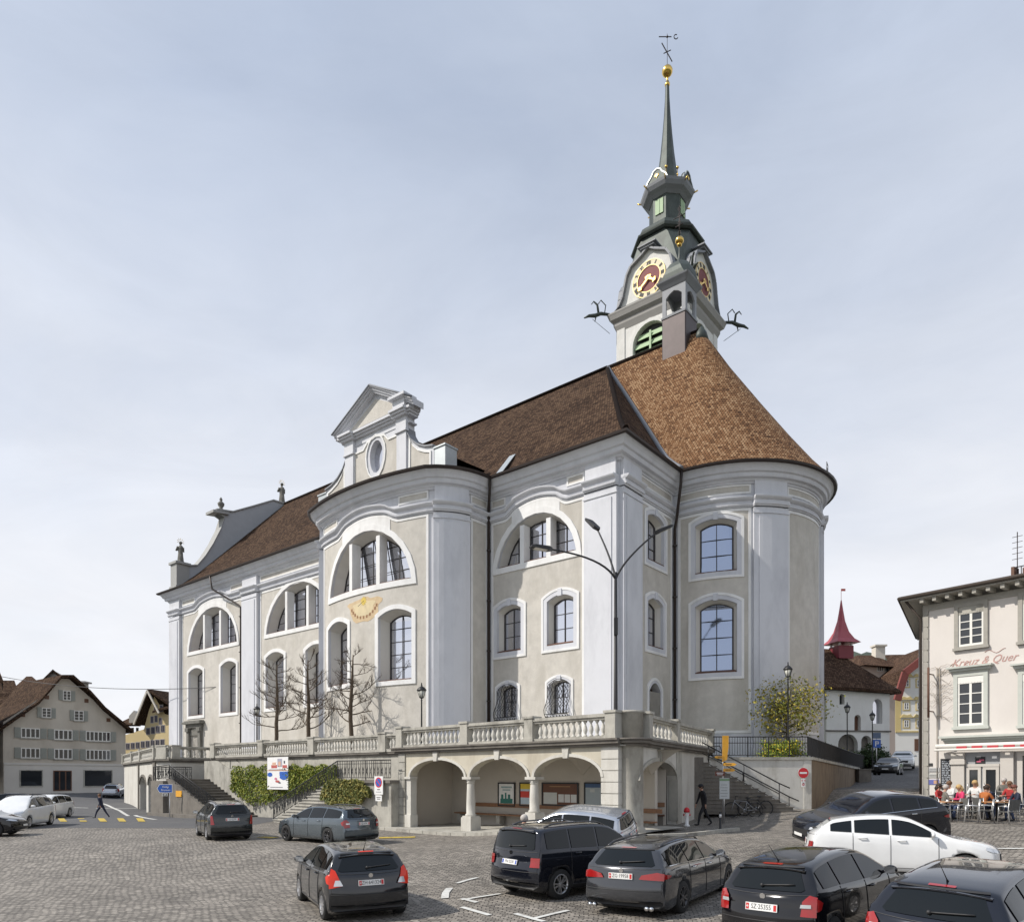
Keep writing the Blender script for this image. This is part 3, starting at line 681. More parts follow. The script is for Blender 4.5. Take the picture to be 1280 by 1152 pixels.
mb=MB(); o=archpoly(3.85,1.85,4.0,8.45,.55); i=archpoly(3.85,1.6,4.0,8.3,.52); slab(mb,P_east,o,[[(a,z+.001) for a,z in i]],0,.07); i2=archpoly(3.85,1.35,4.0,8.15,.5); slab(mb,P_east,i,[[(a,z+.001) for a,z in i2]],0,.05,1); recalc(mb.build('frame',[white,paint],dr))
mb=MB(); vs,fs=fill2(archpoly(3.85,1.2,6.0,8.05,.45),[]); mb.add([P_east.w(a,z,-.43) for a,z in vs],fs); mb.build('pane',glassd,dr)
mb=MB()  # stone door surround on the nave
for x in (-1,1):
    xs=sorted([A(44.6)+x*.85,A(44.6)+x*1.25]); pbox(mb,P_nave,xs[0],xs[1],3.6,7.2,0,.3); pbox(mb,P_nave,xs[0]-.08,xs[1]+.08,7.0,7.35,0,.42)
pbox(mb,P_nave,A(44.6)-.85,A(44.6)+.85,6.65,7.15,0,.15); pbox(mb,P_nave,A(44.6)-1.4,A(44.6)+1.4,7.35,7.7,0,.3); pbox(mb,P_nave,A(44.6)-1.65,A(44.6)+1.65,7.7,7.9,0,.55); pbox(mb,P_nave,A(44.6)-1.45,A(44.6)+1.45,7.9,8.0,0,.4)
recalc(mb.build('portal',statue,church))
# wrought iron grilles on the low windows
for tc in (7.53,3.82):
    mb=MB(); ac=B(tc); 
    def G(x,z):
        d=.10+.34*math.exp(-((z-6.55)/.45)**2)*(1 if z>6.15 else .3); return P_blk.w(ac+x,z,d)
    for k in range(-9,10):
        for sg in (-1,1):
            x0=k*.2; seg=[]
            for j in range(13):
                z=6.2+j*.185; x=x0+sg*(z-6.2)*.45+.05*math.sin(j*1.7)
                zt=8.3-.3*(x/.72)**2
                if abs(x)<=.74 and z<=zt+.05: seg.append(G(x,z))
                else:
                    if len(seg)>1: mb.tube(seg,.014,4)
                    seg=[]
            if len(seg)>1: mb.tube(seg,.014,4)
    for z in (6.2,6.35): mb.tube([G(-.78,z),G(-.3,z),G(.3,z),G(.78,z)],.022,5)
    for x in (-.76,.76): mb.tube([G(x,6.2+.2*j) for j in range(10)],.022,5)
    mb.tube([G(x/10.,8.3-.33*(x/7.6)**2) for x in range(-7,8,2)],.022,5)
    for z in (6.25,7.9):
        for x in (-.76,.76): mb.tube([G(x,z),P_blk.w(ac+x,z,0)],.018,4)
    mb.build('window_grille',black,church)
# downpipes
def downpipe(pts,r=.075):
    mb=MB(); mb.tube(pts,r,8)
    for k in range(4,19,3): 
        p=pts[-1]; mb.box((p[0],p[1],k+.4),(.24,.24,.06))
    return mb.build('downpipe',dkmetal,church)
c=(BT-6.4-.16,-.16); downpipe([ch(BT-6.4-.95,-.95,20.3),ch(BT-6.4-.7,-.7,19.6),ch(*c,18.9),ch(*c,ZB)],.085)
c=(-.16,AX-AR-.16); downpipe([ch(-.98,AX-AR-.98,20.3),ch(-.9,AX-AR-.9,19.6),ch(-.4,AX-AR-.4,17.9),ch(*c,17.4),ch(*c,ZB)],.085)
downpipe([ch(40.3,-.95,20.3),ch(40.3,-.75,19.2),ch(36.9,-.2,17.4),ch(36.7,-.14,17.2),ch(36.7,-.14,ZB)],.075)
# painted sundial on the bow
def dial():
    mb=MB(); pts=[]
    for k in range(28):
        th=2*PI*k/28; r=1.0+.10*math.sin(5*th)+.05*math.sin(9*th+1)
        pts.append((BC+1.55*r*math.cos(th),13.05+.75*r*math.sin(th)+.35*math.cos(th)**2))
    pts=[(a,min(z,14.06)) for a,z in pts]
    slab(mb,P_bow,pts,[],.012,.022,0)
    pin=[(BC+(a-BC)*.66,13.3+(z-13.3)*.62) for a,z in pts]; slab(mb,P_bow,pin,[],.02,.028,1)
    sun=[(BC+.3*(1 if k%2 else .62)*math.cos(2*PI*k/20),13.62+.3*(1 if k%2 else .62)*math.sin(2*PI*k/20)) for k in range(20)]; slab(mb,P_bow,sun,[],.026,.036,2)
    for k in range(11):
        th=R(200+k*14); a=BC+1.25*math.cos(th); z=13.25+.62*math.sin(th)+.3*math.cos(th)**2*.7
        for j in range(2): pbox(mb,P_bow,a-.07+j*.08,a-.03+j*.08,z-.09,z+.09,.02,.034,3)
    m=[mat('sundial_ochre',(.55,.42,.26),.85,.12,3),mat('sundial_pale',(.62,.52,.33),.85,.1,3),mat('sundial_yellow',(.62,.46,.10),.8,.05,3),mat('sundial_brown',(.28,.12,.05),.8,.1,3)]
    o=recalc(mb.build('sundial',m,church)); g=MB(); g.tube([P_bow.w(BC,13.65,.02),P_bow.w(BC+.05,13.2,.5)],.012,5); g.build('gnomon',black,o)
dial()
# ---------- ridge turret ----------
def octo(r,z,n=4,a0=PI/4): return [(r*math.cos(a0+2*PI*k/n),r*math.sin(a0+2*PI*k/n),z) for k in range(n)]
ang=math.atan2(UY,UX)
def loft(mb,prof,c,rot,mi=0,sm=False):   # prof: (half width, z, chamfer 0..1) square to octagon
    rows=[]
    for (h,z,cf) in prof:
        k=h*(1-.586*cf*.5*2/1.0*.5*2*.5) if False else h
        e=h*(1-cf*.586); pts=[(h,-e),(h,e),(e,h),(-e,h),(-h,e),(-h,-e),(-e,-h),(e,-h)]
        rows.append([(c[0]+x*math.cos(rot)-y*math.sin(rot),c[1]+x*math.sin(rot)+y*math.cos(rot),z) for x,y in pts])
    vs=[p for r in rows for p in r]; fs=[(j*8+i,j*8+(i+1)%8,(j+1)*8+(i+1)%8,(j+1)*8+i) for j in range(len(rows)-1) for i in range(8)]
    fs.append(tuple((len(rows)-1)*8+i for i in range(8))); fs.append(tuple(range(8))[::-1]); mb.add(vs,fs,mi,sm)
tcn=ch(2.3,AX,0); mb=MB()
loft(mb,[(1.0,28.9,.12),(1.0,31.9,.12)],tcn,ang); tb=mb.build('turret',copper_br,church)
mb=MB(); loft(mb,[(1.05,31.9,.12),(1.07,32.02,.12)],tcn,ang)
def tl(x,y,z): return (tcn[0]+x*math.cos(ang)-y*math.sin(ang),tcn[1]+x*math.sin(ang)+y*math.cos(ang),z)
for k in range(4):
    a=ang+k*PI/2
    def fl(x,z,d): x*=1.1; return (tcn[0]+(.97+d)*math.cos(a)-x*math.sin(a), tcn[1]+(.97+d)*math.sin(a)+x*math.cos(a), z)
    outer=[(-.88,32.0),(.88,32.0),(.88,34.1),(-.88,34.1)]; hol=[(-.6,32.12),(.6,32.12),(.6,33.35),(.45,33.5),(.3,33.62),(0,33.75),(-.3,33.62),(-.45,33.5),(-.6,33.35)]
    v_,f_=fill2(outer,[hol])
    for d in (0,-.14): mb.add([fl(x,z,d) for x,z in v_],f_)
    n=len(hol); mb.add([fl(x,z,0) for x,z in hol]+[fl(x,z,-.14) for x,z in hol],[(i,(i+1)%n,n+(i+1)%n,n+i) for i in range(n)])
recalc(mb.build('bell_opening',mat('turret_grey_frame',(.27,.28,.30),.7,.08,3),tb))
mb=MB(); loft(mb,[(1.0,34.05,.12),(1.15,34.25,.12),(1.32,34.45,.12),(1.36,34.55,.12),(.95,34.7,.2)],tcn,ang); mb.build('turret_cornice',slategrey,tb)
mb=MB(); loft(mb,[(1.25,34.55,.2),(1.12,34.75,.3),(1.14,35.1,.6),(1.1,35.5,.8),(.9,35.95,1),(.55,36.3,1),(.22,36.55,1),(.12,36.9,1),(.07,37.6,1),(.05,38.3,1)],tcn,ang,0,False); mb.build('onion_dome',copper,tb)
mb=MB(); mb.ball((tcn[0],tcn[1],38.5),.2,8); mb.ball((tcn[0],tcn[1],38.95),.34,10); recalc(mb.build('gilded_ball',gold,tb))
mb=MB(); c=tcn; mb.tube([(c[0],c[1],39.2),(c[0],c[1],41.8)],.035,6,0)
u2=Vector((UX,UY,0))
for (z,h) in ((40.2,.35),(40.9,.5)): mb.tube([Vector((c[0],c[1],z))-u2*h,Vector((c[0],c[1],z))+u2*h],.035,6)
for z in (39.7,40.5,41.1,41.6):
    for s_ in (-1,1): mb.tube([Vector((c[0],c[1],z))+u2*s_*.12*math.sin(q)+Vector((0,0,.16*math.cos(q)-.1)) for q in (0,.8,1.6,2.4,3.1)],.022,5)
mb.build('wrought_cross',dkmetal,tb)
mb=MB(); mb.lathe([(.04,32.9),(.2,32.8),(.27,32.5),(.38,32.25),(.4,32.2)],(tcn[0],tcn[1],.0),12); mb.build('bell',statue,tb)
# ================= TOWER =================
W=7.0; T0=(4.65,17.98); tcen=(T0[0]+W/2,T0[1]+W/2); TC=ch(*tcen,0)
tower=thing('bell_tower','tall church tower with red and gold clock faces and slim green-grey copper spire','tower',(TC[0],TC[1],ZB))
tw=mat('tower_white_render',(.66,.655,.63),.85,.08,1.2,.2,dirt=.7,dirt_c=(.52,.51,.48))
def face(k):   # k 0: south (front), 1: east (right), 2: north, 3: west -> path with outward normal
    H=3.0
    c=[(tcen[0]+H,tcen[1]-H),(tcen[0]-H,tcen[1]-H),(tcen[0]-H,tcen[1]+H),(tcen[0]+H,tcen[1]+H)]
    return Path([c[k],c[(k+1)%4]])
shutm=mat('green_shutter_paint',(.33,.45,.27),.6,.06,3); redface=mat('clock_red_face',(.20,.055,.055),.7,.15,3); creamn=mat('clock_cream_ring',(.75,.66,.47),.7,.05,4); blk=mat('clock_black_paint',(.03,.03,.03),.6,.1,4)
body=MB(); cop=MB()
for k in range(4):
    P=face(k); op=archpoly(3,3.0,34.6,39.0,1.5,12,True)
    v_,f_=fill2(rect(0,6,ZB,39.6),[op]); body.add([P.w(a,z,0) for a,z in v_],f_)
    n=len(op); body.add([P.w(a,z,0) for a,z in op]+[P.w(a,z,-.5) for a,z in op],[(i,(i+1)%n,n+(i+1)%n,n+i) for i in range(n)])
    pbox(body,P,.02,.75,ZB,39.55,0,.07); pbox(body,P,5.25,5.98,ZB,39.55,0,.07)
    fr=archpoly(3,3.6,34.6,39.28,1.8,12,True); slab(body,P,fr,[[(a,z+.001) for a,z in op]],0,.08)
bo=recalc(body.build('tower_wall',tw,tower))
for k in range(4):
    P=face(k); mb=MB()
    v_,f_=fill2(archpoly(3,3.0,34.6,39.0,1.5,12,True),[]); mb.add([P.w(a,z,-.42) for a,z in v_],f_,1)
    for j in range(6):
        z=34.65+j*.66; hw=1.47
        if z>37.2: hw=1.5*math.sqrt(max(.02,1-((z+.5-37.5)/1.5)**2))-.03
        mb.prism([P.w(3-hw,z,-.1),P.w(3+hw,z,-.1),P.w(3+hw,z+.5,-.32),P.w(3-hw,z+.5,-.32)],Vector(P.w(3,0,-.15))-Vector(P.w(3,0,-.1)),0)
    pbox(mb,P,2.92,3.08,34.6,38.4,-.12,-.04,0)
    recalc(mb.build('shutter',[shutm,blk],tower))
mb=MB(); TA=math.atan2(UY,UX)
loft(mb,[(3.02,39.3,0),(3.1,39.5,0),(3.2,39.75,0),(3.22,40.0,0),(3.45,40.2,0),(3.55,40.5,0),(3.6,40.62,0),(3.6,40.72,0),(2.9,40.85,0)],TC,TA); mb.build('cornice',mat('tower_cornice_grey',(.30,.29,.275),.7,.08,2),tower)
mb=MB(); loft(mb,[(3.45,40.7,0),(3.05,41.2,.0),(2.75,42,.1),(2.6,43.2,.25),(2.55,44.6,.5),(2.5,45.9,.8),(2.45,46.3,1)],TC,TA)
loft(mb,[(2.6,46.35,1),(2.75,46.5,1),(2.78,46.65,1),(2.5,46.75,1),(2.55,47.2,1),(2.4,47.8,1),(2.05,48.4,1),(1.6,48.8,1),(1.42,49.05,1),(1.38,49.3,1)],TC,TA)
rf=mb.build('tower_roof',copper,tower)
mb=MB(); loft(mb,[(1.36,49.2,1),(1.36,52.5,1)],TC,TA); ln=mb.build('lantern',copper,tower)
for k in range(8):
    a=TA+k*PI/4; m2=MB(); d=Vector((math.cos(a),math.sin(a),0)); e=Vector((-math.sin(a),math.cos(a),0)); c=Vector(TC)+d*1.36
    if k%2==0: 
        m2.obox(c-e*.36+Vector((0,0,50.2)),e*.7,d*.06,(0,0,1.75)); m2.obox(c-e*.03+Vector((0,0,50.2)),e*.06,d*.09,(0,0,1.75)); recalc(m2.build('shutter',shutm,ln))
mb=MB(); loft(mb,[(1.4,52.3,1),(1.6,52.45,1),(1.85,52.6,1),(2.0,52.8,1),(2.05,52.95,1),(1.9,53.05,1),(1.2,53.3,1)],TC,TA); mb.build('lantern_cornice',slategrey,ln)
mb=MB()
for k in range(4):
    a=TA+k*PI/2; d=Vector((math.cos(a),math.sin(a),0)); e=Vector((-math.sin(a),math.cos(a),0)); c=Vector(TC)+d*1.5
    sh=[(-.95,52.95),(.95,52.95),(.8,53.2),(.5,53.5),(.3,53.95),(0,54.1),(-.3,53.95),(-.5,53.5),(-.8,53.2)]
    mb.prism([c+e*x+Vector((0,0,z)) for x,z in sh],d*.35,0)
    for (p,q) in zip(sh[1:],sh[2:]+sh[:1]):
        mb.bar(c+d*.36+e*p[0]+Vector((0,0,p[1])),c+d*.36+e*q[0]+Vector((0,0,q[1])),.09,mi=1)
    st=[(.2*(1 if j%2 else .5)*math.cos(2*PI*j/12),53.4+.2*(1 if j%2 else .5)*math.sin(2*PI*j/12)) for j in range(12)]
    mb.prism([c+d*.36+e*x+Vector((0,0,z)) for x,z in st],d*.04,2)
recalc(mb.build('lantern_gable',[copper,zinc,gold],ln))
mb=MB(); loft(mb,[(1.45,53.0,1),(1.05,53.6,1),(.86,54.1,1),(.7,55.2,1),(.52,56.8,1),(.38,58.4,1),(.25,60.2,1),(.17,61.8,1),(.14,63.2,1)],TC,TA); sp=mb.build('spire',copper,tower)
mb=MB(); mb.ball((TC[0],TC[1],62.95),.22,8); mb.tube([(TC[0],TC[1],63),(TC[0],TC[1],63.9)],.09,6); mb.ball((TC[0],TC[1],64.15),.44,12); recalc(mb.build('gilded_ball',gold,sp))
mb=MB(); mb.tube([(TC[0],TC[1],64.5),(TC[0],TC[1],67.4)],.022,5)
c=Vector((TC[0],TC[1],0)); 
mb.bar(c+Vector((-.45,0,66.6)),c+Vector((.4,0,65.0)),.06); mb.bar(c+Vector((-.3,0,65.7)),c+Vector((.3,0,66.0)),.05)
mb.bar(c+Vector((-.7,0,67.15)),c+Vector((.35,0,67.15)),.05); mb.ball(tuple(c+Vector((0,0,67.15))),.09,6)
for q in range(7): 
    a=R(60+q*40); b=R(100+q*40)
    mb.bar(c+Vector((.72+.17*math.cos(a),0,67.15+.2*math.sin(a))),c+Vector((.72+.17*math.cos(b),0,67.15+.2*math.sin(b))),.05)
recalc(mb.build('weather_vane',dkmetal,sp))
mb=MB()
for k in range(8):
    a=TA+PI/8+k*PI/4; p=(TC[0]+1.25*math.cos(a),TC[1]+1.25*math.sin(a))
    mb.tube([(p[0],p[1],53.2),(p[0],p[1],54.5)],.03,5); mb.ball((p[0],p[1],54.55),.12,6); mb.ball((p[0],p[1],53.9),.08,6)
for k in range(8):
    a=TA+PI/8+k*PI/4; p=Vector((TC[0],TC[1],0))+Vector((math.cos(a),math.sin(a),0))*2.1
    mb.tube([p+Vector((0,0,52.8)),p+Vector((math.cos(a)*.35,math.sin(a)*.35,52.9))],.05,5)
recalc(mb.build('finials',gold,sp))
# clock gables
for k in range(4):
    P=face(k)
    P2=Path([P.p[0],P.p[1]]); 
    hw=[(3.2,40.75),(2.6,41.1),(2.25,41.7),(2.05,42.5),(1.85,43.3),(1.5,43.85),(1.0,44.1),(.5,44.35),(.0,44.7)]
    o=[(3+x,z) for x,z in hw]+[(3-x,z) for x,z in hw[::-1][1:]]
    mb=MB(); slab(mb,P,o,[],-.6,.12); cg=recalc(mb.build('clock_gable',tw,tower))
    mb=MB(); 
    for (p,q) in zip(o,o[1:]):
        e=Vector(P.w(3,0,.42))-Vector(P.w(3,0,-.6)); a_=Vector(P.w(p[0],p[1],-.6)); b_=Vector(P.w(q[0],q[1],-.6)); m_=Vector(P.w(3,42.2,-.6)); 
        nrm=((a_+b_)/2-m_).normalized()*.16
        mb.obox(a_,b_-a_,nrm,e)
    pbox(mb,P,2.4,3.6,44.7,44.85,-.5,.5); pbox(mb,P,2.2,3.8,44.85,44.95,-.5,.6)
    recalc(mb.build('gable_trim',slategrey,cg))
    mb=MB(); CZ=42.35; rr=1.45
    def disc(r,d0,d1,mi,n=40,r2=None):
        pts=[(3+r*math.cos(2*PI*j/n),CZ+r*math.sin(2*PI*j/n)) for j in range(n)]
        hole=[[(3+r2*math.cos(2*PI*j/n),CZ+r2*math.sin(2*PI*j/n)) for j in range(n)]] if r2 else []
        slab(mb,P,pts,hole,d0,d1,mi)
    disc(rr,.12,.2,1,40,1.0); disc(1.0,.12,.17,0); disc(1.05,.19,.215,3,40,.98); disc(rr,.19,.215,3,40,rr-.06)
    rn=['XII','I','II','III','IIII','V','VI','VII','VIII','IX','X','XI']
    for h in range(12):
        th=PI/2-h*PI/6; s_=rn[h]; wtot=sum({'I':.09,'V':.2,'X':.2}[c] for c in s_); x=-wtot/2
        ex=(math.sin(th),-math.cos(th)); ey=(math.cos(th),math.sin(th)); cc=(3+1.22*math.cos(th),CZ+1.22*math.sin(th))
        def st(x0,y0,x1,y1,wd=.035):
            pts=[(x0-wd,y0),(x0+wd,y0),(x1+wd,y1),(x1-wd,y1)]
            q=[(cc[0]+p[0]*ex[0]+p[1]*ey[0],cc[1]+p[0]*ex[1]+p[1]*ey[1]) for p in pts]
            slab(mb,P,q if True else q,[],.2,.225,2)
        for c_ in s_:
            if c_=='I': st(x+.045,-.15,x+.045,.15); x+=.09
            elif c_=='V': st(x+.1,-.15,x+.03,.15); st(x+.1,-.15,x+.17,.15); x+=.2
            else: st(x+.03,-.15,x+.17,.15); st(x+.17,-.15,x+.03,.15); x+=.2
    ck=recalc(mb.build('clock_face',[redface,creamn,blk,goldpaint],cg))
    def hand(th,L_,w_):
        m3=MB(); ex=(math.sin(th),-math.cos(th)); ey=(math.cos(th),math.sin(th))
        for pts in ([(-w_,-L_*.22),(w_,-L_*.22),(w_*.6,L_*.72),(-w_*.6,L_*.72)],[(0,L_*.62),(w_*2.3,L_*.8),(0,L_),(-w_*2.3,L_*.8)],[(-w_*2.2,-.12),(0,-.3),(w_*2.2,-.12),(0,.15)]):
            slab(m3,P,[(3+p[0]*ex[0]+p[1]*ey[0],CZ+p[0]*ex[1]+p[1]*ey[1]) for p in pts],[],.26,.31)
        recalc(m3.build('clock_hand',gold,cg))
    hand(R(218),1.15,.08); hand(R(-32),.75,.10)
# dragon gargoyles at the corners
for (x,y) in ((1,-1),(-1,-1),(1,1),(-1,1)):
    c=Vector(ch(tcen[0]+x*3.6,tcen[1]+y*3.6,0)); d=(c-Vector((TC[0],TC[1],0))).normalized(); mb=MB(); Z=Vector((0,0,1))
    q=[c-d*.3+Z*40.75,c+d*.5+Z*40.8,c+d*1.0+Z*40.6,c+d*1.5+Z*40.55,c+d*1.9+Z*40.35]; mb.tube(q,[.1,.14,.16,.12,.05],8)
    mb.tube([c+d*.7+Z*40.8,c+d*.8+Z*41.5,c+d*1.1+Z*41.75,c+d*1.3+Z*41.5],[.1,.09,.06,.03],6); mb.tube([c+d*.2+Z*40.8,c+d*.1+Z*41.5,c+d*.5+Z*41.9,c+d*.7+Z*41.6],.045,6)
    mb.tube([c+d*.9+Z*40.6,c+d*1.0+Z*40.1],[.07,.03],6); mb.tube([c+d*1.2+Z*40.3,c-d*.25+Z*39.2],.02,4)
    mb.build('gargoyle',copper,tower)
mb=MB(); c=ch(tcen[0]+.8,tcen[1]-1.9,47.4)
for k in range(4): 
    a=PI*k/4; mb.bar((c[0]-.35*math.cos(a),c[1],c[2]-.35*math.sin(a)),(c[0]+.35*math.cos(a),c[1],c[2]+.35*math.sin(a)),.09)
recalc(mb.build('gilded_star',gold,rf))
# ---------- statues on the west gable ----------
def statue_fig(c,h,face_a,lab,halo=True,name='stone_statue'):
    o=thing(name,lab,'statue',c,face_a); k=h/2.0; mb=MB()
    mb.lathe([(.42*k,0),(.42*k,.1*k),(.34*k,.12*k),(.33*k,.3*k),(.27*k,.7*k),(.25*k,1.0*k),(.29*k,1.3*k),(.27*k,1.5*k),(.12*k,1.62*k),(.09*k,1.68*k)],(0,0,0),14,0,sy=.75)
    for q in range(7): a=2*PI*q/7; mb.tube([(.31*k*math.cos(a),.22*k*math.sin(a),.1*k),(.22*k*math.cos(a),.17*k*math.sin(a),.9*k)],[.05*k,.03*k],5)
    mb.tube([(.0,.24*k,1.48*k),(.2*k,.3*k,1.15*k),(.33*k,.1*k,1.25*k)],[.1*k,.085*k,.05*k],7); mb.tube([(0,-.24*k,1.48*k),(.12*k,-.34*k,1.15*k),(.3*k,-.2*k,1.3*k)],[.1*k,.085*k,.05*k],7)
    mb.build('robed_body',statue,o,False); mb=MB(); mb.ball((.02*k,0,1.82*k),.13*k,8,sc=(1,.85,1.2)); mb.ball((-.02*k,0,1.86*k),.14*k,8,sc=(1,1,1)); mb.build('head',statue,o,False)
    if halo:
        m=MB()
        for q in range(7): a=R(-15+q*35); m.bar((0,.16*k*math.cos(a),1.95*k+.16*k*math.sin(a)),(0,.34*k*math.cos(a),1.95*k+.34*k*math.sin(a)),.03)
        m.build('halo',gold,o,False)
    return o
statue_fig(ch(48.9,.65,23.4),2.1,ang,'robed stone saint on the low corner pedestal at the left end of the church eaves')
statue_fig(ch(48.9,2*AX-.65,23.4),2.1,ang,'robed stone saint on the hidden far corner pedestal of the west gable')
statue_fig(ch(48.9,AX,32.35),2.3,ang,'robed stone saint with a ring of rays at the very top of the west gable',True)
for S,lb in ((4.75,'small stone urn on the scrolled shoulder of the west gable between two statues'),(2*AX-4.75,'small stone urn on the far scrolled shoulder of the west gable')):
    mb=MB(); c=ch(48.9,S,29.7); mb.lathe([(.3,0),(.3,.08),(.12,.15),(.3,.45),(.34,.65),(.2,.8),(.1,.9),(.16,1.05),(.03,1.3)],c,12); tag(mb.build('stone_urn',statue),lb,'urn')
def zmap(z): return z if z<46.3 else interp([(46.3,46.3),(46.65,46.55),(49.2,47.9),(52.3,50.0),(53.3,51.3),(54.1,51.9),(62.95,60.1),(64.15,61.2),(67.4,64.3)],z)
def remap(o):
    if o.type=='MESH':
        for v in o.data.vertices: v.co.z=zmap(v.co.z)
    for c in o.children: remap(c)
remap(tower)

def remap2(o,tab):
    if o.type=='MESH':
        for v in o.data.vertices: v.co.z=interp(tab,v.co.z)
    for c in o.children: remap2(c,tab)
remap2(gab,[(0,0),(23.4,23.3),(24.3,24.0),(25.66,25.2),(26,25.5),(28.15,27.45),(29,28.2)])
remap2(tb,[(28,29),(28.9,29.8),(31.9,33.3),(34.55,35.7),(36.55,37.3),(38.95,38.7),(41.8,41.1)])

def hscale(o,c,k):
    if o.type=='MESH':
        for v in o.data.vertices: v.co.x=c[0]+(v.co.x-c[0])*k; v.co.y=c[1]+(v.co.y-c[1])*k
    for q in o.children: hscale(q,c,k)
hscale(tb,tcn,.86)
# ================= TERRACE, ARCADE, STAIRS =================
class WP:
    smooth=False
    def __init__(s,p,q): s.o=Vector((p[0],p[1])); d=Vector((q[0]-p[0],q[1]-p[1])); s.L=[0,d.length]; s.d=d.normalized(); s.n=Vector((s.d.y,-s.d.x))
    def w(s,a,z,d=0): c=s.o+s.d*a+s.n*d; return (c.x,c.y,z)
    def apx(s,px):
        r=(px-640)/FL; return (s.o.x-r*s.o.y)/(r*s.d.y-s.d.x)
F0=(-5.48,34.6);F1=(3.95,25.66);W0=(4.75,26.1);W1=(10.15,36.5)
PF=WP(F0,F1); PW=WP(W0,W1)
TZ=4.05
balm=MB(); balm.lathe([(.085,0),(.085,.05),(.05,.08),(.06,.13),(.095,.24),(.085,.32),(.045,.44),(.04,.5),(.06,.53),(.08,.56),(.08,.6)],(0,0,0),10)
balm=balm.mesh('baluster',stone_lt)
def balustrade(owner,P,a0,a1,z,piers,pw=.5,rail=1.0,gap=.27,first=True,last=True,z1=None,stm=None):
    stm=stm or stone
    zf=lambda a: z if z1 is None else lerp(z,z1,(a-a0)/(a1-a0))
    mb=MB()
    def sbox(b0,b1,dz0,dz1,w):
        pts=[P.w(b0,zf(b0)+dz0,w),P.w(b1,zf(b1)+dz0,w),P.w(b1,zf(b1)+dz1,w),P.w(b0,zf(b0)+dz1,w)]; mb.prism(pts,Vector(P.w(0,0,-w))-Vector(P.w(0,0,w)))
    sbox(a0,a1,.0,.14,.19); sbox(a0,a1,.74,.83,.15); sbox(a0,a1,.83,.95,.21)
    recalc(mb.build('rail',stm,owner))
    mb=MB(); ps=[]
    for p in piers:
        mb2=MB(); zz=zf(min(max(p,a0),a1)); pbox(mb2,P,p-pw/2,p+pw/2,zz-.001,zz+.96,-.235,.235); pbox(mb2,P,p-pw/2-.05,p+pw/2+.05,zz+.96,zz+1.05,-.28,.28); pbox(mb2,P,p-pw/2-.03,p+pw/2+.03,zz-.002,zz+.16,-.26,.26); recalc(mb2.build('pier',stm,owner))
    ed=[a0]+sorted(piers)+[a1]
    for b0,b1 in zip(ed,ed[1:]):
        if b1-b0<.6: continue
        l0=b0+(pw/2 if b0 in piers else 0)+.1; l1=b1-(pw/2 if b1 in piers else 0)-.1; n=max(1,int((l1-l0)/gap))
        for k in range(n):
            a=l0+(l1-l0)*(k+.5)/n; o=link(bpy.data.objects.new('baluster',balm)); o.parent=owner; o.location=Vector(P.w(a,zf(a)+.14))-owner.location; o.rotation_euler=(0,0,random.random()*6)
arc=thing('arcade_hall','pale stone arcade with three wide arches, corner pier and balustrade on its flat roof','arcade',(F1[0],F1[1],.7))
A1,C1,C2,A3=PF.apx(513),PF.apx(584.5),PF.apx(664),PF.apx(752)
def archhole(a0,a1,zb,zs,h,n=12):
    pts=[(a0,zb),(a1,zb)]; c=(a0+a1)/2; w=(a1-a0)/2
    return pts+[(c+w*math.cos(PI*k/n),zs+h*math.sin(PI*k/n)) for k in range(n+1)]
holes=[(A1,C1-.18),(C1+.18,C2-.18),(C2+.18,A3)]
def arcwall(mb,P,L0,L1,holes,zb,zt,zs,h,th):
    pts=[(L0,zb)]
    for a0,a1 in holes:
        hp=archhole(a0,a1,zb,zs,h); pts+=[(a0,zb)]+[p for p in hp[2:][::-1]]+[(a1,zb)]
    pts+=[(L1,zb),(L1,zt),(L0,zt)]
    for d in (0,-th):
        vs,fs=fill2(pts,[]); mb.add([P.w(a,z,d) for a,z in vs],fs if d==0 else [f[::-1] for f in fs])
    n=len(pts); mb.add([P.w(a,z,0) for a,z in pts]+[P.w(a,z,-th) for a,z in pts],[(i,(i+1)%n,n+(i+1)%n,n+i) for i in range(n)])
mb=MB(); L=PF.L[1]
# front wall above the columns: spans between imposts
def spandrel(mb,P,L0,L1,holes,zs,zt,h,th):
    pts=[]
    x=L0
    for a0,a1 in holes:
        pts+=[(x,zs),(a0,zs)]+[(q[0],q[1]) for q in archhole(a0,a1,0,zs,h)[2:][::-1]][1:-1]+[(a1,zs)]; x=a1
    pts+=[(L1,zs),(L1,zt),(L0,zt)]
    cl=[]
    for p in pts:
        if not cl or math.hypot(p[0]-cl[-1][0],p[1]-cl[-1][1])>1e-4: cl.append(p)
    for d in (0,-th):
        vs,fs=fill2(cl,[]); mb.add([P.w(a,z,d) for a,z in vs],fs if d==0 else [f[::-1] for f in fs])
    n=len(cl); mb.add([P.w(a,z,0) for a,z in cl]+[P.w(a,z,-th) for a,z in cl],[(i,(i+1)%n,n+(i+1)%n,n+i) for i in range(n)])
spandrel(mb,PF,0.45,A3+.02,holes,2.88,4.02,.78,.4)
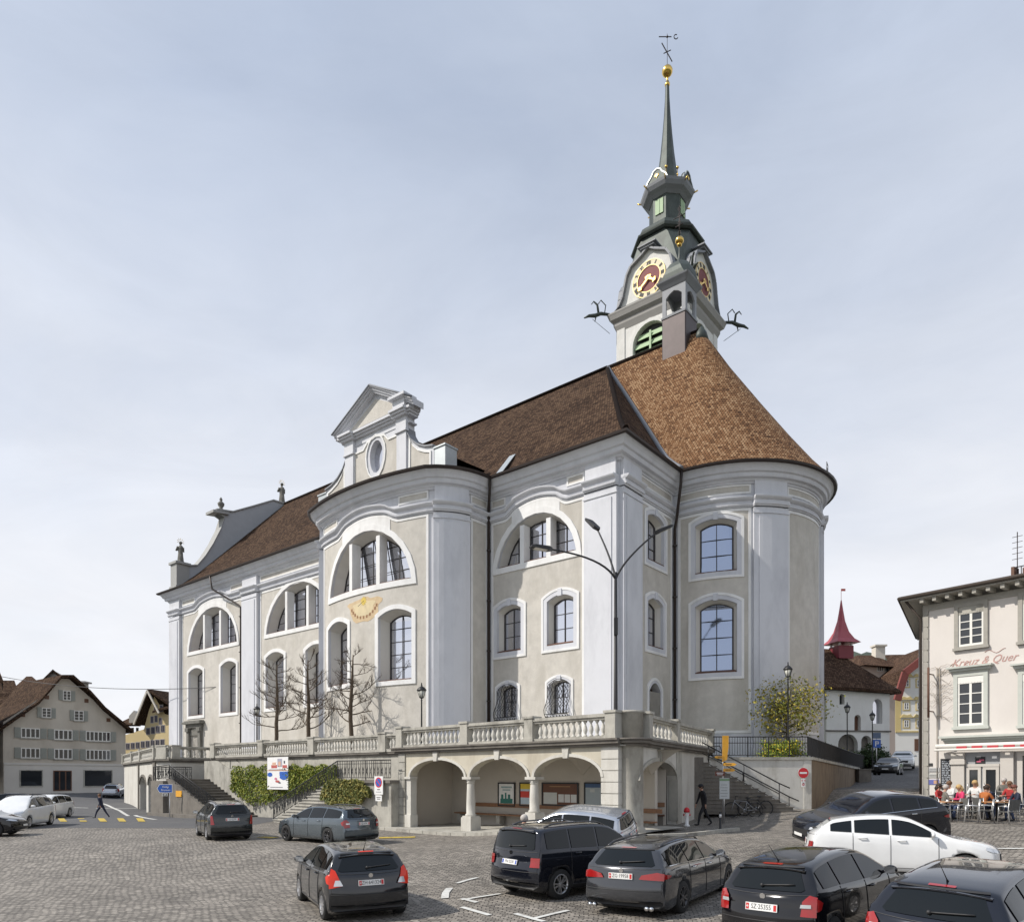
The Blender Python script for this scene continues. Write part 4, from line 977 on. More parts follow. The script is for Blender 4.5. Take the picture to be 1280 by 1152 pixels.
# end walls
arcback=3.4
def inn2(a,d): return PF.w(a,0,-d)
mb.build('front_wall',cream,arc); 
mb=MB()
for a0,a1 in holes:   # arch mouldings and keystones
    o=archhole(a0-.12,a1+.12,2.88,2.88,.90,16)[2:]; i=archhole(a0,a1,2.88,2.88,.78,16)[2:]
    pts=o+i[::-1]; slab(mb,PF,pts,[],-.02,.06)
    c=(a0+a1)/2; slab(mb,PF,[(c-.11,3.6),(c+.11,3.6),(c+.17,4.02),(c-.17,4.02)],[],0,.11)
recalc(mb.build('arch_moulding',stone_lt,arc))
for c in (C1,C2):
    x,y,_=PF.w(c,0,-.2); g=gz(x,y); mb=MB()
    mb.box((x,y,g+.32),(.62,.62,.75),0,math.atan2(PF.d.y,PF.d.x)); mb.box((x,y,g+.72),(.54,.54,.08),0,math.atan2(PF.d.y,PF.d.x))
    mb.lathe([(.25,g+.75),(.25,g+.82),(.2,g+.86),(.2,g+1.3),(.17,2.55),(.16,2.6),(.19,2.62),(.19,2.66),(.17,2.68),(.24,2.76)],(x,y,0),18); mb.box((x,y,2.83),(.56,.56,.11),0,math.atan2(PF.d.y,PF.d.x)); mb.build('column',stone_lt,arc)
def rust(mb,P,a0,a1,z0,z1,d,h=.42,back=-.4):
    z=z0; pbox(mb,P,a0+.02,a1-.02,z0,z1,back,d-.035)
    while z<z1-.05: pbox(mb,P,a0,a1,z+.015,min(z+h-.02,z1-.005),back+.01,d); z+=h
def gmin(P,a,d=0): x,y,_=P.w(a,0,d); return gz(x,y)-.15
mb=MB(); rust(mb,PF,0.0,.5,gmin(PF,0),4.02,.06); recalc(mb.build('corner_pier',stone,arc))
mb=MB(); pbox(mb,PF,.5,A1+.0,gmin(PF,.5),2.9,-.38,-.02); pbox(mb,PF,.48,A1+.06,gmin(PF,.5),gmin(PF,.5)+.85,-.4,.05); pbox(mb,PF,.48,A1+.06,2.78,2.89,-.4,.07); recalc(mb.build('corner_pier',stone_lt,arc))
mb=MB(); rust(mb,PF,A3,PF.L[1]-.12,gmin(PF,A3),4.02,.04); recalc(mb.build('corner_pier',stone_lt,arc))
mb=MB(); cx,cy=(F1[0]+W0[0])/2+.02,(F1[1]+W0[1])/2+.25; g=gz(cx,cy)-.1
mb.lathe([(.52,g),(.52,g+.35),(.46,g+.4),(.44,g+.5),(.44,4.0),(.47,4.02)],(cx,cy,0),24); mb.build('rounded_corner',stone,arc)
mb=MB(); wa0,wa1=PW.apx(799),PW.apx(845); rust(mb,PW,.1,wa0,gmin(PW,0),4.02,.04); recalc(mb.build('corner_pier',stone,arc)); mb=MB()
pbox(mb,PW,wa1+.05,wa1+.9,gmin(PW,wa1),4.02,-.4,.03); recalc(mb.build('corner_pier',stone,arc))
mb=MB(); h=archhole(wa0,wa1,gmin(PW,wa0)+.05,2.75,.75); outer=[(wa0-.02,gmin(PW,wa0)),(PW.L[1],gmin(PW,wa0)),(PW.L[1],4.02),(wa0-.02,4.02)]
v_,f_=fill2(outer,[h]); mb.add([PW.w(a,z,0) for a,z in v_],f_); n=len(h); mb.add([PW.w(a,z,0) for a,z in h]+[PW.w(a,z,-.4) for a,z in h],[(i,(i+1)%n,n+(i+1)%n,n+i) for i in range(n)])
mb.build('side_wall',stone_lt,arc)
mb=MB(); o=archhole(wa0-.14,wa1+.14,2.75,2.75,.9,16)[2:]; i=archhole(wa0,wa1,2.75,2.75,.75,16)[2:]; slab(mb,PW,o+i[::-1],[],-.02,.07); pbox(mb,PW,wa1-.04,wa1+.2,1.0,2.76,-.3,.09); slab(mb,PW,[((wa0+wa1)/2-.14,3.5),((wa0+wa1)/2+.14,3.5),((wa0+wa1)/2+.2,4.02),((wa0+wa1)/2-.2,4.02)],[],0,.13); recalc(mb.build('arch_moulding',stone,arc))
# inside
mb=MB(); PB=WP(PF.w(-.1,0,-arcback)[:2],PF.w(PF.L[1]+.4,0,-arcback)[:2]); pbox(mb,PB,0,PB.L[1]-1.15,0,4.0,-.2,0)
PL=WP(PF.w(.05,0,-.3)[:2],PF.w(.05,0,-arcback)[:2]); mb.add([PL.w(0,0,0),PL.w(3.3,0,0),PL.w(3.3,4,0),PL.w(0,4,0)],[(0,1,2,3)])
p=[PF.w(0,3.98,-.3),PF.w(PF.L[1]-.2,3.98,-.3),PF.w(PF.L[1]-.9,3.98,-arcback),PF.w(0,3.98,-arcback)]; 
# groin vault ribs as shallow lunettes on the back wall
mb.add(p,[(0,1,2,3)])
for c in (A1,C1,C2,A3):
    for sx in (-1,1):
        q=[]
        for k in range(7):
            x=c+sx*(.0+1.25*k/6); z=3.0+.95*math.sin(PI/2*k/6)
            q.append((x,z))
        mb.add([PB.w(a+.1,z,.0) for a,z in q]+[PB.w(c+.1,2.98,.0)],[(0,1,2,3,4,5,6,7)]) if False else None
        vs=[];
        for k in range(7):
            x=c+sx*(1.6*k/6); z=2.95+1.0*math.sin(PI/2*k/6); vs.append(PF.w(x,z,-arcback+.02)); vs.append(PF.w(c,z,-arcback+.02+.9*k/6*1.2))
        mb.add(vs,[(2*k,2*k+1,2*k+3,2*k+2) for k in range(6)])
recalc(mb.build('inner_wall',inner,arc))
mb=MB(); vs=[]
for k in range(14):
    a=lerp(-.3,PF.L[1]+.6,k/13); 
    for d in (1.0,.0,-arcback): x,y,_=PF.w(a,0,d); vs.append((x,y,gz(x,y)+.11))
mb.add(vs,[(3*k,3*k+3,3*k+4,3*k+1) for k in range(13)]+[(3*k+1,3*k+4,3*k+5,3*k+2) for k in range(13)])
x=[PF.w(lerp(-.3,PF.L[1]+.6,k/13),0,1.0) for k in range(14)]; mb.add([(p[0],p[1],gz(p[0],p[1])+.11) for p in x]+[(p[0],p[1],gz(p[0],p[1])-.1) for p in x],[(k,14+k,15+k,k+1) for k in range(13)])
mb.build('pavement_step',stone,arc)
mb=MB(); q=[PF.w(0,4.0,.1),PF.w(PF.L[1],4.0,.1),(cx+.1,cy-.5,4.0),PW.w(.1,4.0,.1),PW.w(PW.L[1],4.0,.1),(9.6,41.5,4.0),(-2,45,4.0),(-8,44,4.0),(-5.0,38,4.0)]
mb.prism(q,(0,0,.05)); recalc(mb.build('roof_slab',stone,arc))
mb=MB()
for (z0,z1,d) in ((4.0,4.1,.12),(4.1,4.22,.24),(4.22,4.29,.30)):
    pbox(mb,PF,-.1-d,PF.L[1],z0,z1,-.3,d); pbox(mb,PW,0,PW.L[1]+.1,z0,z1,-.3,d); mb.lathe([(.48+d,z0+.002),(.48+d,z1-.002)],(cx,cy,0),24)
recalc(mb.build('cornice',stone_dk,arc))
balustrade(arc,PF,.25,PF.L[1]-.55,4.29-.04,[.25,PF.apx(584),PF.apx(665),PF.L[1]-.35],pw=.45)
balustrade(arc,PW,.35,PW.L[1]-.2,4.25,[.45,PW.apx(842),PW.L[1]-.25],pw=.45,gap=.5)
mb=MB(); mb.lathe([(.44,4.25),(.44,5.2),(.5,5.22),(.5,5.3)],(cx,cy,0),24); mb.build('pier',stone,arc)
# fold rail offset: everything below sits at the same top height
# benches, board and posters under the arches
def bench(P,a0,a1,d,zg,label,name='long_bench'):
    x,y,_=P.w((a0+a1)/2,0,d); o=thing(name,label,'bench',(x,y,zg)); mb=MB(); pbox(mb,P,a0,a1,zg+.42,zg+.48,d-.25,d+.2); recalc(mb.build('seat',woodlt,o))
    for k in range(5):
        a=lerp(a0+.3,a1-.3,k/4); m=MB(); pbox(m,P,a-.12,a+.12,zg,zg+.42,d-.2,d+.15); recalc(m.build('leg',stone,o))
    return o
zb=.62
bench(PF,.75,PF.L[1]-.6,-arcback+.3,zb,'long dark wooden bench on stone blocks under the three arches')
mb=MB(); pbox(mb,PF,1.6,PF.L[1]-.4,1.42,1.60,-arcback,-arcback+.06); recalc(mb.build('wall_board',woodlt,arc))
def pinv(px,py,d=-arcback+.03):
    # point of the back wall seen at that photo place
    o=Vector(PF.w(0,0,d)[:2]); r=(px-640)/FL; a=(o.x-r*o.y)/(r*PF.d.y-PF.d.x); Y=o.y+PF.d.y*a; return a,hz(py,Y)
def text(s,size,m,parent,loc,rot,name='lettering',ext=.003,align='CENTER',shear=0,font=None,sx=1,obj=True):
    cu=bpy.data.curves.new('t','FONT'); cu.body=s; cu.size=size; cu.extrude=ext; cu.align_x=align; cu.align_y='CENTER'; cu.shear=shear; cu.resolution_u=2
    t=bpy.data.objects.new('t',cu); col.objects.link(t); dg=bpy.context.evaluated_depsgraph_get(); me=bpy.data.meshes.new_from_object(t.evaluated_get(dg)); bpy.data.objects.remove(t); bpy.data.curves.remove(cu)
    for v in me.vertices: v.co.x*=sx
    me.materials.clear(); me.materials.append(m); o=link(bpy.data.objects.new(name,me)); o.parent=parent; o.location=loc; o.rotation_euler=rot; return o
def poster(P,a0,a1,z0,z1,d,cols,label,name='poster',cat='poster',frame=True,lines=None):
    x,y,_=P.w((a0+a1)/2,0,d); o=thing(name,label,cat,(x,y,z0)); mb=MB()
    if frame: slab(mb,P,rect(a0-.06,a1+.06,z0-.06,z1+.06),[rect(a0,a1,z0,z1)],d,d+.05); recalc(mb.build('frame',black,o))
    mb=MB(); mats=[mat('poster_'+str(c),c,.6,.06,6) for c in cols]
    pbox(mb,P,a0,a1,z0,z1,d,d+.02,0)
    W=a1-a0;H=z1-z0
    for (u0,u1,v0,v1,k) in (lines or []): pbox(mb,P,a0+W*u0,a0+W*u1,z0+H*v0,z0+H*v1,d+.02,d+.024+.001*k,k)
    recalc(mb.build('sheet',mats,o)); return o
wh=(.75,.75,.72); tl_=[(.1+.22*i,.25+.22*i,.80,.83,1) for i in range(4)]
d=-arcback+.03
a,zt=pinv(526,983);b,z0=pinv(540,1010); mb=MB(); o=thing('notice_cabinet','plain black cabinet on the arcade wall at the left end','cabinet',PF.w(a,z0,d)); pbox(mb,PF,a,b,z0,zt,d,d+.12); recalc(mb.build('case',black,o)); mb=MB(); pbox(mb,PF,a+.05,b-.05,z0+.05,zt-.05,d+.12,d+.135); recalc(mb.build('door',glassd,o))
a,zt=pinv(542,977);b,z0=pinv(558,1004); poster(PF,a,b,z0,zt,d,[(.07,.055,.04),(.35,.25,.12),(.2,.2,.18)],'dark framed poster with gold spots beside the black cabinet',lines=[(.2,.35,.6,.8,1),(.5,.75,.5,.6,1),(.3,.6,.2,.35,1),(.15,.85,.86,.92,2)])
a,zt=pinv(624,979);b,z0=pinv(643,1006); poster(PF,a,b,z0,zt,d,[wh,(.03,.16,.13),(.3,.4,.4)],'white poster with dark green trees, left of the middle column',lines=[(.1,.9,.08,.3,1),(.15,.3,.3,.5,1),(.4,.5,.3,.58,1),(.6,.75,.3,.5,1),(.15,.85,.8,.88,2),(.25,.75,.68,.74,2)])
a,zt=pinv(651,979);b,z0=pinv(670,1006); poster(PF,a,b,z0,zt,d,[(.5,.6,.66),(.62,.06,.04),(.7,.5,.05)],'red, yellow and blue poster half hidden by the right column',lines=[(.0,.6,.35,.65,1),(.0,1,.75,1,2)])
a,zt=pinv(679,979);b,z0=pinv(722,1006); poster(PF,a,b,z0,zt,d,[(.13,.055,.03),(.52,.53,.5),(.6,.6,.58),(.3,.17,.08)],'wide brown notice case with white maps and sheets',lines=[(.02,.42,.02,.58,1),(.46,.62,.12,.5,2),(.64,.8,.12,.5,2),(.82,.98,.12,.5,2),(.2,.8,.85,.9,3)],name='notice_board',cat='notice board')
a,zt=pinv(732,979);b,z0=pinv(752,1006); poster(PF,a,b,z0,zt,d,[(.35,.4,.42),(.05,.10,.2),(.5,.52,.5)],'grey and dark blue poster at the right end of the row',lines=[(0,1,.82,1,1),(.3,.6,.6,.75,2)])
# poster on the right bay, seen through the side arch
PR=WP(PW.w(wa0+.1,0,-1.6)[:2],(PW.w(wa0+.1,0,-1.6)[0]+3.5,PW.w(wa0+.1,0,-1.6)[1]+.6)); PR=WP((5.4,30.4),(8.6,29.6))
mb=MB(); pbox(mb,PR,-.6,1.15,.6,4.0,-.15,0); recalc(mb.build('inner_wall',inner,arc))
a=PR.apx(803);b=PR.apx(820); poster(PR,a,b,hz(1007,30.3),hz(978,30.3),.01,[(.55,.56,.55),(.06,.06,.06),(.75,.75,.75)],'black and white photo poster seen through the side arch',lines=[(.1,.9,.75,.8,1),(.1,.45,.45,.7,1),(.5,.9,.5,.65,1),(.1,.4,.2,.38,1),(.5,.8,.2,.4,1)])
o=thing('side_bench','short wooden bench inside the side arch','bench',PR.w(a,1.0,.3)); mb=MB(); pbox(mb,PR,a-.3,min(b+.4,1.1),1.24,1.30,.05,.5); recalc(mb.build('seat',wood,o)); mb=MB(); pbox(mb,PR,a-.2,b+.3,.75,1.24,.1,.4); recalc(mb.build('base',stone_dk,o)); mb=MB(); pbox(mb,PR,a-.3,min(b+.4,1.1),1.62,1.80,0,.06); recalc(mb.build('backrest',woodlt,o))
# ---- retaining wall with balustrade left of the arcade ----
L0=(-6.94,38.1);L1=(-21.2,50.5)
PLW=WP(L1,(-5.3,36.67)); LL=PLW.L[1]
rw=thing('retaining_wall','long grey rendered retaining wall topped by a stone balustrade under the bare trees','wall',(L1[0],L1[1],.2))
mb=MB(); pbox(mb,PLW,0,LL,-.2,4.0,-.4,0); recalc(mb.build('wall',stone,rw))
mb=MB(); 
for (z0,z1,dd) in ((4.0,4.1,.08),(4.1,4.22,.16)): pbox(mb,PLW,-.1,LL,z0,z1,-.4,dd)
recalc(mb.build('cornice',stone_dk,rw))
balustrade(rw,PLW,.1,LL-.1,4.2,[.3]+[PLW.apx(x) for x in (329,392,481)],pw=.6)
mb=MB(); mb.prism([(-21.2,50.5,4.0),(-7.2,38.4,4.0),(0,40,4.0),(-10,60,4.0),(-10,90,4.0),(-46,88,4.0),(-40.4,74.2,4.0),(-25.5,53.2,4.0),(-22.3,56.5,4.0)],(0,0,.05)); o=recalc(mb.build('terrace_floor',stone)); struct(o)
# ---- west pavilion with its own balustrade ----
pv=thing('west_stair_block','stone stair block with two small arches and curved balustrade at the left end','terrace block',(-25.7,52.9,0))
V0=(-40.3,74);V1=(-26.9,53.9);V2=(-25.4,53.0);V3=(-22.6,56.2)
PA=WP(V0,V1);PB2=WP(V1,V2);PC=WP(V2,V3)
mb=MB(); wa=[(PA.apx(175),PA.apx(183)),(PA.apx(185.5),PA.apx(192))]
for P_,hs in ((PA,[archhole(a0,a1,-.1,2.2,.7) for a0,a1 in wa]),(PB2,[]),(PC,[])):
    v_,f_=fill2(rect(0,P_.L[1],-.3,4.0),[h for h in hs]); mb.add([P_.w(a,z,0) for a,z in v_],f_)
    for h in hs: n=len(h); mb.add([P_.w(a,z,0) for a,z in h]+[P_.w(a,z,-.6) for a,z in h],[(i,(i+1)%n,n+(i+1)%n,n+i) for i in range(n)])
mb.build('wall',stone_lt,pv)
mb=MB(); pbox(mb,PA,wa[0][0]-1,wa[1][1]+1,-.2,3.8,-1.6,-1.5); mb.build('inner_wall',stone_dk,pv)
mb=MB()
for P_ in (PA,PB2,PC):
    for (z0,z1,dd) in ((3.95,4.08,.1),(4.08,4.24,.22)): pbox(mb,P_,-.1,P_.L[1]+.1,z0,z1,-.4,dd)
recalc(mb.build('cornice',stone_dk,pv))
mb=MB(); pbox(mb,PA,PA.L[1]-1.4,PA.L[1]-.2,-.2,3.95,0,.12); pbox(mb,PA,wa[0][0]-.9,wa[0][0]-.35,-.2,3.95,0,.1)
for a0,a1 in wa:
    o_=archhole(a0-.15,a1+.15,2.2,2.2,.88,12)[2:]; i_=archhole(a0,a1,2.2,2.2,.7,12)[2:]; slab(mb,PA,o_+i_[::-1],[],-.01,.08)
recalc(mb.build('pilaster',stone_dk,pv))
balustrade(pv,PA,0,PA.L[1],4.2,[.3,PA.L[1]*.35,PA.L[1]*.62,PA.L[1]-.3],pw=.6,gap=.5)
balustrade(pv,PB2,.1,PB2.L[1],4.2,[PB2.L[1]*.5],pw=1.2,gap=.4); balustrade(pv,PC,.1,PC.L[1],4.2,[.3,PC.L[1]-.2],pw=.6,gap=.4)
# ---- stairs ----
K0=Vector((-13.7,40.6,0)); U2=Vector((UX,UY,0)); V2_=Vector((VX,VY,0))
def kw(k,w,z): p=K0+U2*k+V2_*w; return Vector((p.x,p.y,z))
def kbox(mb,k0,k1,w0,w1,z0,z1,mi=0): mb.obox(kw(k0,w0,z0),kw(k1,w0,z0)-kw(k0,w0,z0),kw(k0,w1,z0)-kw(k0,w0,z0),(0,0,z1-z0),mi)
st=thing('left_staircase','wide stone staircase climbing left from the square to the terrace with black railing','staircase',tuple(kw(6,0,.2)))
mb=MB(); n=14
for i in range(n):
    k0=6.0+i*.47; z=.2+(i+1)*.18; kbox(mb,k0,13.2,.16,2.95,z-.18,z-.045); kbox(mb,k0-.035,13.2,.16,2.95,z-.045,z)
recalc(mb.build('steps',stone_dk,st))
mb=MB(); kbox(mb,12.58,14.4,-.35,3.2,-.3,2.60); 
p=[kw(5.6,-.05,-.2),kw(12.6,-.05,-.2),kw(12.6,-.05,2.75),kw(6.4,-.05,.42),kw(5.6,-.05,.42)]; mb.prism(p,V2_*.22); kbox(mb,6.0,14.6,-.5,-.05,-.3,.42)
recalc(mb.build('stringer_wall',stone_dk,st))
mb=MB(); p=[kw(1.0,2.72,-.2),kw(12.9,2.72,-.2),kw(12.9,2.72,4.0),kw(11.2,2.72,4.0),kw(1.6,2.72,.6),kw(1.0,2.72,.5)]; mb.prism(p,V2_*.25); recalc(mb.build('sloping_wall',stone,st))
def ironrail(owner,pts,h=.95,gap=.14,name='railing',orn=True,m=None,r=.022):
    mb=MB(); top=[Vector(p)+Vector((0,0,h)) for p in pts]; mb.tube(top,.03,6); mb.tube([Vector(p)+Vector((0,0,.12)) for p in pts],.02,5)
    if orn: mb.tube([Vector(p)+Vector((0,0,h-.16)) for p in pts],.016,5)
    for p,q in zip(pts,pts[1:]):
        p,q=Vector(p),Vector(q); l=(q-p).length; n=max(1,int(l/gap))
        for k in range(n+1):
            c=p.lerp(q,k/n); big=k%8==0
            mb.bar(c+Vector((0,0,0 if big else .12)),c+Vector((0,0,h)),.045 if big else r)
            if orn and k<n and k%2==0:
                c2=p.lerp(q,(k+1)/n); mb.bar(c+Vector((0,0,.2)),c2+Vector((0,0,.7)),.018); mb.bar(c+Vector((0,0,.7)),c2+Vector((0,0,.2)),.018)
    return mb.build(name,m or black,owner)
ironrail(st,[kw(6.4,.08,.5),kw(12.6,.08,2.75),kw(14.3,-.2,2.62),kw(14.3,2.5,2.62)])
mb=MB(); mb.tube([kw(1.6,2.84,1.45),kw(11.2,2.84,4.85)],.03,6)
for k in range(7): a=k/6.; p=kw(lerp(1.6,11.2,a),2.84,lerp(.6,4.0,a)); mb.tube([p,p+Vector((0,0,.85))],.02,5)
mb.build('handrail',black,st)
s2=thing('middle_staircase','narrow stone stair climbing right along the ivy wall to a landing beside the arcade','staircase',tuple(kw(0,0,.3)))
mb=MB(); n=14
for i in range(n):
    k0=-.2-i*.41; z=.3+(i+1)*.172; kbox(mb,-5.95,k0,.0,2.2,z-.172,z-.04); kbox(mb,-5.95,k0+.035,-.06,2.2,z-.04,z)
recalc(mb.build('steps',stone,s2))
mb=MB(); kbox(mb,-10.2,-5.93,0.0,2.3,-.1,2.58); p=[kw(-.2,.02,-.2),kw(-.2,.02,.32),kw(-5.95,.02,2.5),kw(-5.95,.02,-.2)]; mb.prism(p,V2_*1.9); recalc(mb.build('landing_wall',stone,s2))
mb=MB(); kbox(mb,-10.25,-5.9,-.12,2.3,2.58,2.72); recalc(mb.build('landing_slab',stone_dk,s2))
ironrail(s2,[kw(-.1,.06,.42),kw(-5.95,.06,2.72),kw(-10.1,.06,2.72)],h=.98)
# ---- right: white wall, platform, railing, steps ----
PWW=WP((9.7,36.0),(15.15,36.0)); PRR=WP((15.15,36.0),(25.6,52.5))
rp=thing('ramp_wall','pale concrete wall with rusty brown return running up the side street','wall',(15.1,36,1.2))
mb=MB(); pbox(mb,PWW,0,PWW.L[1],.6,3.74,-.3,0); pbox(mb,PWW,5.05,5.42,.6,3.73,0,.03); recalc(mb.build('front_wall',mat('pale_concrete',(.60,.585,.54),.85,.08,1.0,.25,dirt=1.6,dirt_c=(.40,.38,.33)),rp))
mb=MB(); pts=[PRR.w(0,.8),PRR.w(PRR.L[1],2.0),PRR.w(PRR.L[1],3.4),PRR.w(0,3.74)]; mb.prism(pts,Vector(PRR.w(0,0,-.35))-Vector(PRR.w(0,0,0))); recalc(mb.build('side_wall',mat('rust_stained_wall',(.20,.15,.10),.9,.2,1.2,.4,dirt=1.5,dirt_c=(.09,.06,.04)),rp))
mb=MB(); pbox(mb,PWW,-.1,PWW.L[1]+.06,3.74,3.88,-.35,.07); pts=[PRR.w(0,3.745,.07),PRR.w(PRR.L[1],3.4,.07),PRR.w(PRR.L[1],3.54,.07),PRR.w(0,3.885,.07)]; mb.prism(pts,Vector(PRR.w(0,0,-.45))-Vector(PRR.w(0,0,0))); recalc(mb.build('coping',stone,rp))
mb=MB(); mb.prism([(9.8,36.3,3.7),(15.0,36.3,3.7),(25.3,52.5,3.4),(28,60,3.4),(28,75,3.4),(5,75,3.6),(9.0,41,3.7)],(0,0,.06)); struct(recalc(mb.build('terrace_lawn',mat('lawn',(.07,.10,.03),.95,.25,8,.6,60))))
rl=thing('platform_railing','long black metal railing on top of the pale ramp wall','railing',(9.9,36.1,3.85))
ironrail(rl,[(9.85,36.12,3.86),(15.0,36.12,3.86),(25.4,52.55,3.52),(30.5,60.5,3.5)],h=1.05,gap=.13,orn=False,r=.018)
mb=MB(); mb.tube([(9.85,36.12,4.6),(15.0,36.12,4.6)],.02,5); mb.build('middle_rail',black,rl)
rs=thing('right_staircase','grey stone steps with two black handrails climbing left in front of the pale wall','staircase',(14,35,1.2))
mb=MB(); n=15; zg0=1.12
for i in range(n):
    x0=13.6-i*.33; z=zg0+(i+1)*.175; 
    mb.obox((8.6,33.6,z-.175),(x0-8.6,0,0),(0,2.4,0),(0,0,.135)); mb.obox((8.6,33.56,z-.04),(x0+.035-8.6,0,0),(0,2.44,0),(0,0,.04))
recalc(mb.build('steps',stone_dk,rs))
mb=MB(); mb.prism([(8.4,33.5,.6),(13.8,33.5,.6),(13.8,33.5,zg0+.02),(8.4,33.5,zg0+2.6)],(0,-.0001,0)) if False else None
mb.obox((7.6,33.45,.6),(1.4,0,0),(0,2.5,0),(0,0,3.2)); recalc(mb.build('stair_wall',stone_dk,rs))
for (y,x1,sl) in ((33.7,13.0,0),(35.85,14.3,0)):
    mb=MB(); za=zg0+.95; p=[(9.0,y,za+ (13.6-9.0)*.53),(x1-.35,y,za+(13.6-x1+.35)*.53),(x1+.15,y,za+(13.6-x1+.35)*.53-.22)]; mb.tube(p,.03,7); mb.tube([(a,b,c-.5) for a,b,c in p[:2]],.02,6)
    for k in range(3):
        x=lerp(9.3,x1-.35,k/2.); zt=za+(13.6-x)*.53; mb.tube([(x,y,zt),(x,y,zt-1.0)],.025,6)
    mb.build('handrail',black,rs)
mb=MB(); mb.tube([(9.3,33.62,4.3),(9.9,33.9,4.35),(10.2,34.4,3.9)],.02,5)
mb.build('handrail',black,rs)
# ================= CARS =================
def paintcar(name,c,metal=.25,rough=.32):
    m=bpy.data.materials.new(name); m.use_nodes=True; N,L=nt(m); b=N['Principled BSDF']
    tc=N.new('ShaderNodeTexCoord'); nz=N.new('ShaderNodeTexNoise'); nz.inputs['Scale'].default_value=3; nz.inputs['Detail'].default_value=8; L.new(tc.outputs['Object'],nz.inputs[0])
    mx=N.new('ShaderNodeMix'); mx.data_type='RGBA'; mx.inputs[6].default_value=(*[q*.88 for q in c],1); mx.inputs[7].default_value=(*[min(1,q*1.08+.004) for q in c],1); L.new(nz.outputs[0],mx.inputs[0]); L.new(mx.outputs[2],b.inputs['Base Color'])
    mr=N.new('ShaderNodeMapRange'); mr.inputs[3].default_value=rough*.35; mr.inputs[4].default_value=rough*.8; L.new(nz.outputs[0],mr.inputs[0]); L.new(mr.outputs[0],b.inputs['Roughness'])
    b.inputs['Metallic'].default_value=metal; b.inputs['Coat Weight'].default_value=.9; b.inputs['Coat Roughness'].default_value=.015; b.inputs['Specular IOR Level'].default_value=.3
    return m
tyre=mat('tyre_rubber',(.018,.018,.018),.85,.2,20); plastic=mat('black_trim_plastic',(.022,.022,.023),.55,.15,30)
alloy=mat('alloy_wheel',(.55,.55,.56),.3,.06,10,metal=.8); alloyd=mat('dark_alloy_wheel',(.10,.10,.105),.3,.06,10,metal=.8)
redl=mat('tail_light_red',(.30,.010,.01),.15,.08,12,coat=1); redlit=mat('lit_tail_light',(.55,.03,.012),.2,.1,12,emis=.15); clear=mat('lamp_clear_glass',(.62,.64,.66),.12,.1,20,metal=.4,coat=1)
chrome=mat('chrome_trim',(.7,.7,.7),.12,.03,10,metal=1); platem=mat('number_plate_white',(.72,.72,.70),.5,.03,20); plblk=mat('plate_black',(.015,.015,.015),.6,.05,20); plred=mat('plate_red',(.5,.02,.02),.5,.05,20); plblue=mat('plate_blue',(.03,.08,.4),.5,.05,20)
carglass=glassmat('car_window_glass',(.006,.008,.009),.02,.42); carglass2=glassmat('car_windscreen_glass',(.03,.04,.042),.02,.5)
def chaik(p,n=1):
    for _ in range(n):
        o=[p[0]]
        for a,b in zip(p,p[1:]): o+= [(a[0]*.75+b[0]*.25,a[1]*.75+b[1]*.25),(a[0]*.25+b[0]*.75,a[1]*.25+b[1]*.75)]
        p=o+[p[-1]]
    return p
SIL={
 'hatch':[(0,.22),(0,.36),(.012,.46),(.05,.535),(.14,.60),(.235,.655),(.40,.935),(.48,.985),(.60,1.0),(.78,.975),(.885,.925),(.90,.90),(.965,.66),(.982,.62),(.988,.50),(1.0,.44),(1.0,.27),(.99,.22)],
 'suv':[(0,.24),(0,.42),(.01,.52),(.05,.595),(.14,.635),(.22,.665),(.345,.92),(.42,.98),(.55,1.0),(.82,.985),(.925,.95),(.94,.93),(.975,.66),(.982,.60),(.985,.48),(1.0,.44),(1.0,.28),(.99,.23)],
 'wagon':[(0,.22),(0,.38),(.01,.47),(.05,.55),(.14,.61),(.25,.66),(.40,.935),(.47,.98),(.57,1.0),(.78,.98),(.90,.925),(.915,.90),(.972,.69),(.985,.64),(.988,.50),(1.0,.44),(1.0,.27),(.99,.22)],
 'cross':[(0,.24),(0,.44),(.01,.52),(.05,.59),(.14,.64),(.265,.675),(.42,.93),(.49,.985),(.58,1.0),(.72,.98),(.845,.925),(.86,.90),(.965,.70),(.98,.64),(.985,.50),(1.0,.45),(1.0,.28),(.99,.23)],
 'mpv':[(0,.22),(0,.36),(.012,.45),(.05,.53),(.11,.59),(.17,.65),(.37,.94),(.46,.99),(.58,1.0),(.80,.975),(.92,.925),(.935,.90),(.97,.66),(.985,.60),(.99,.46),(1.0,.42),(1.0,.26),(.99,.22)],
}
BELT={'hatch':[(0,.50),(.2,.635),(.5,.655),(.8,.69),(1,.70)],'suv':[(0,.5),(.2,.64),(.8,.675),(1,.68)],'cross':[(0,.5),(.25,.66),(.8,.725),(1,.74)],'wagon':[(0,.5),(.22,.635),(.8,.69),(1,.69)],'mpv':[(0,.5),(.15,.61),(.5,.63),(.85,.67),(1,.67)]}
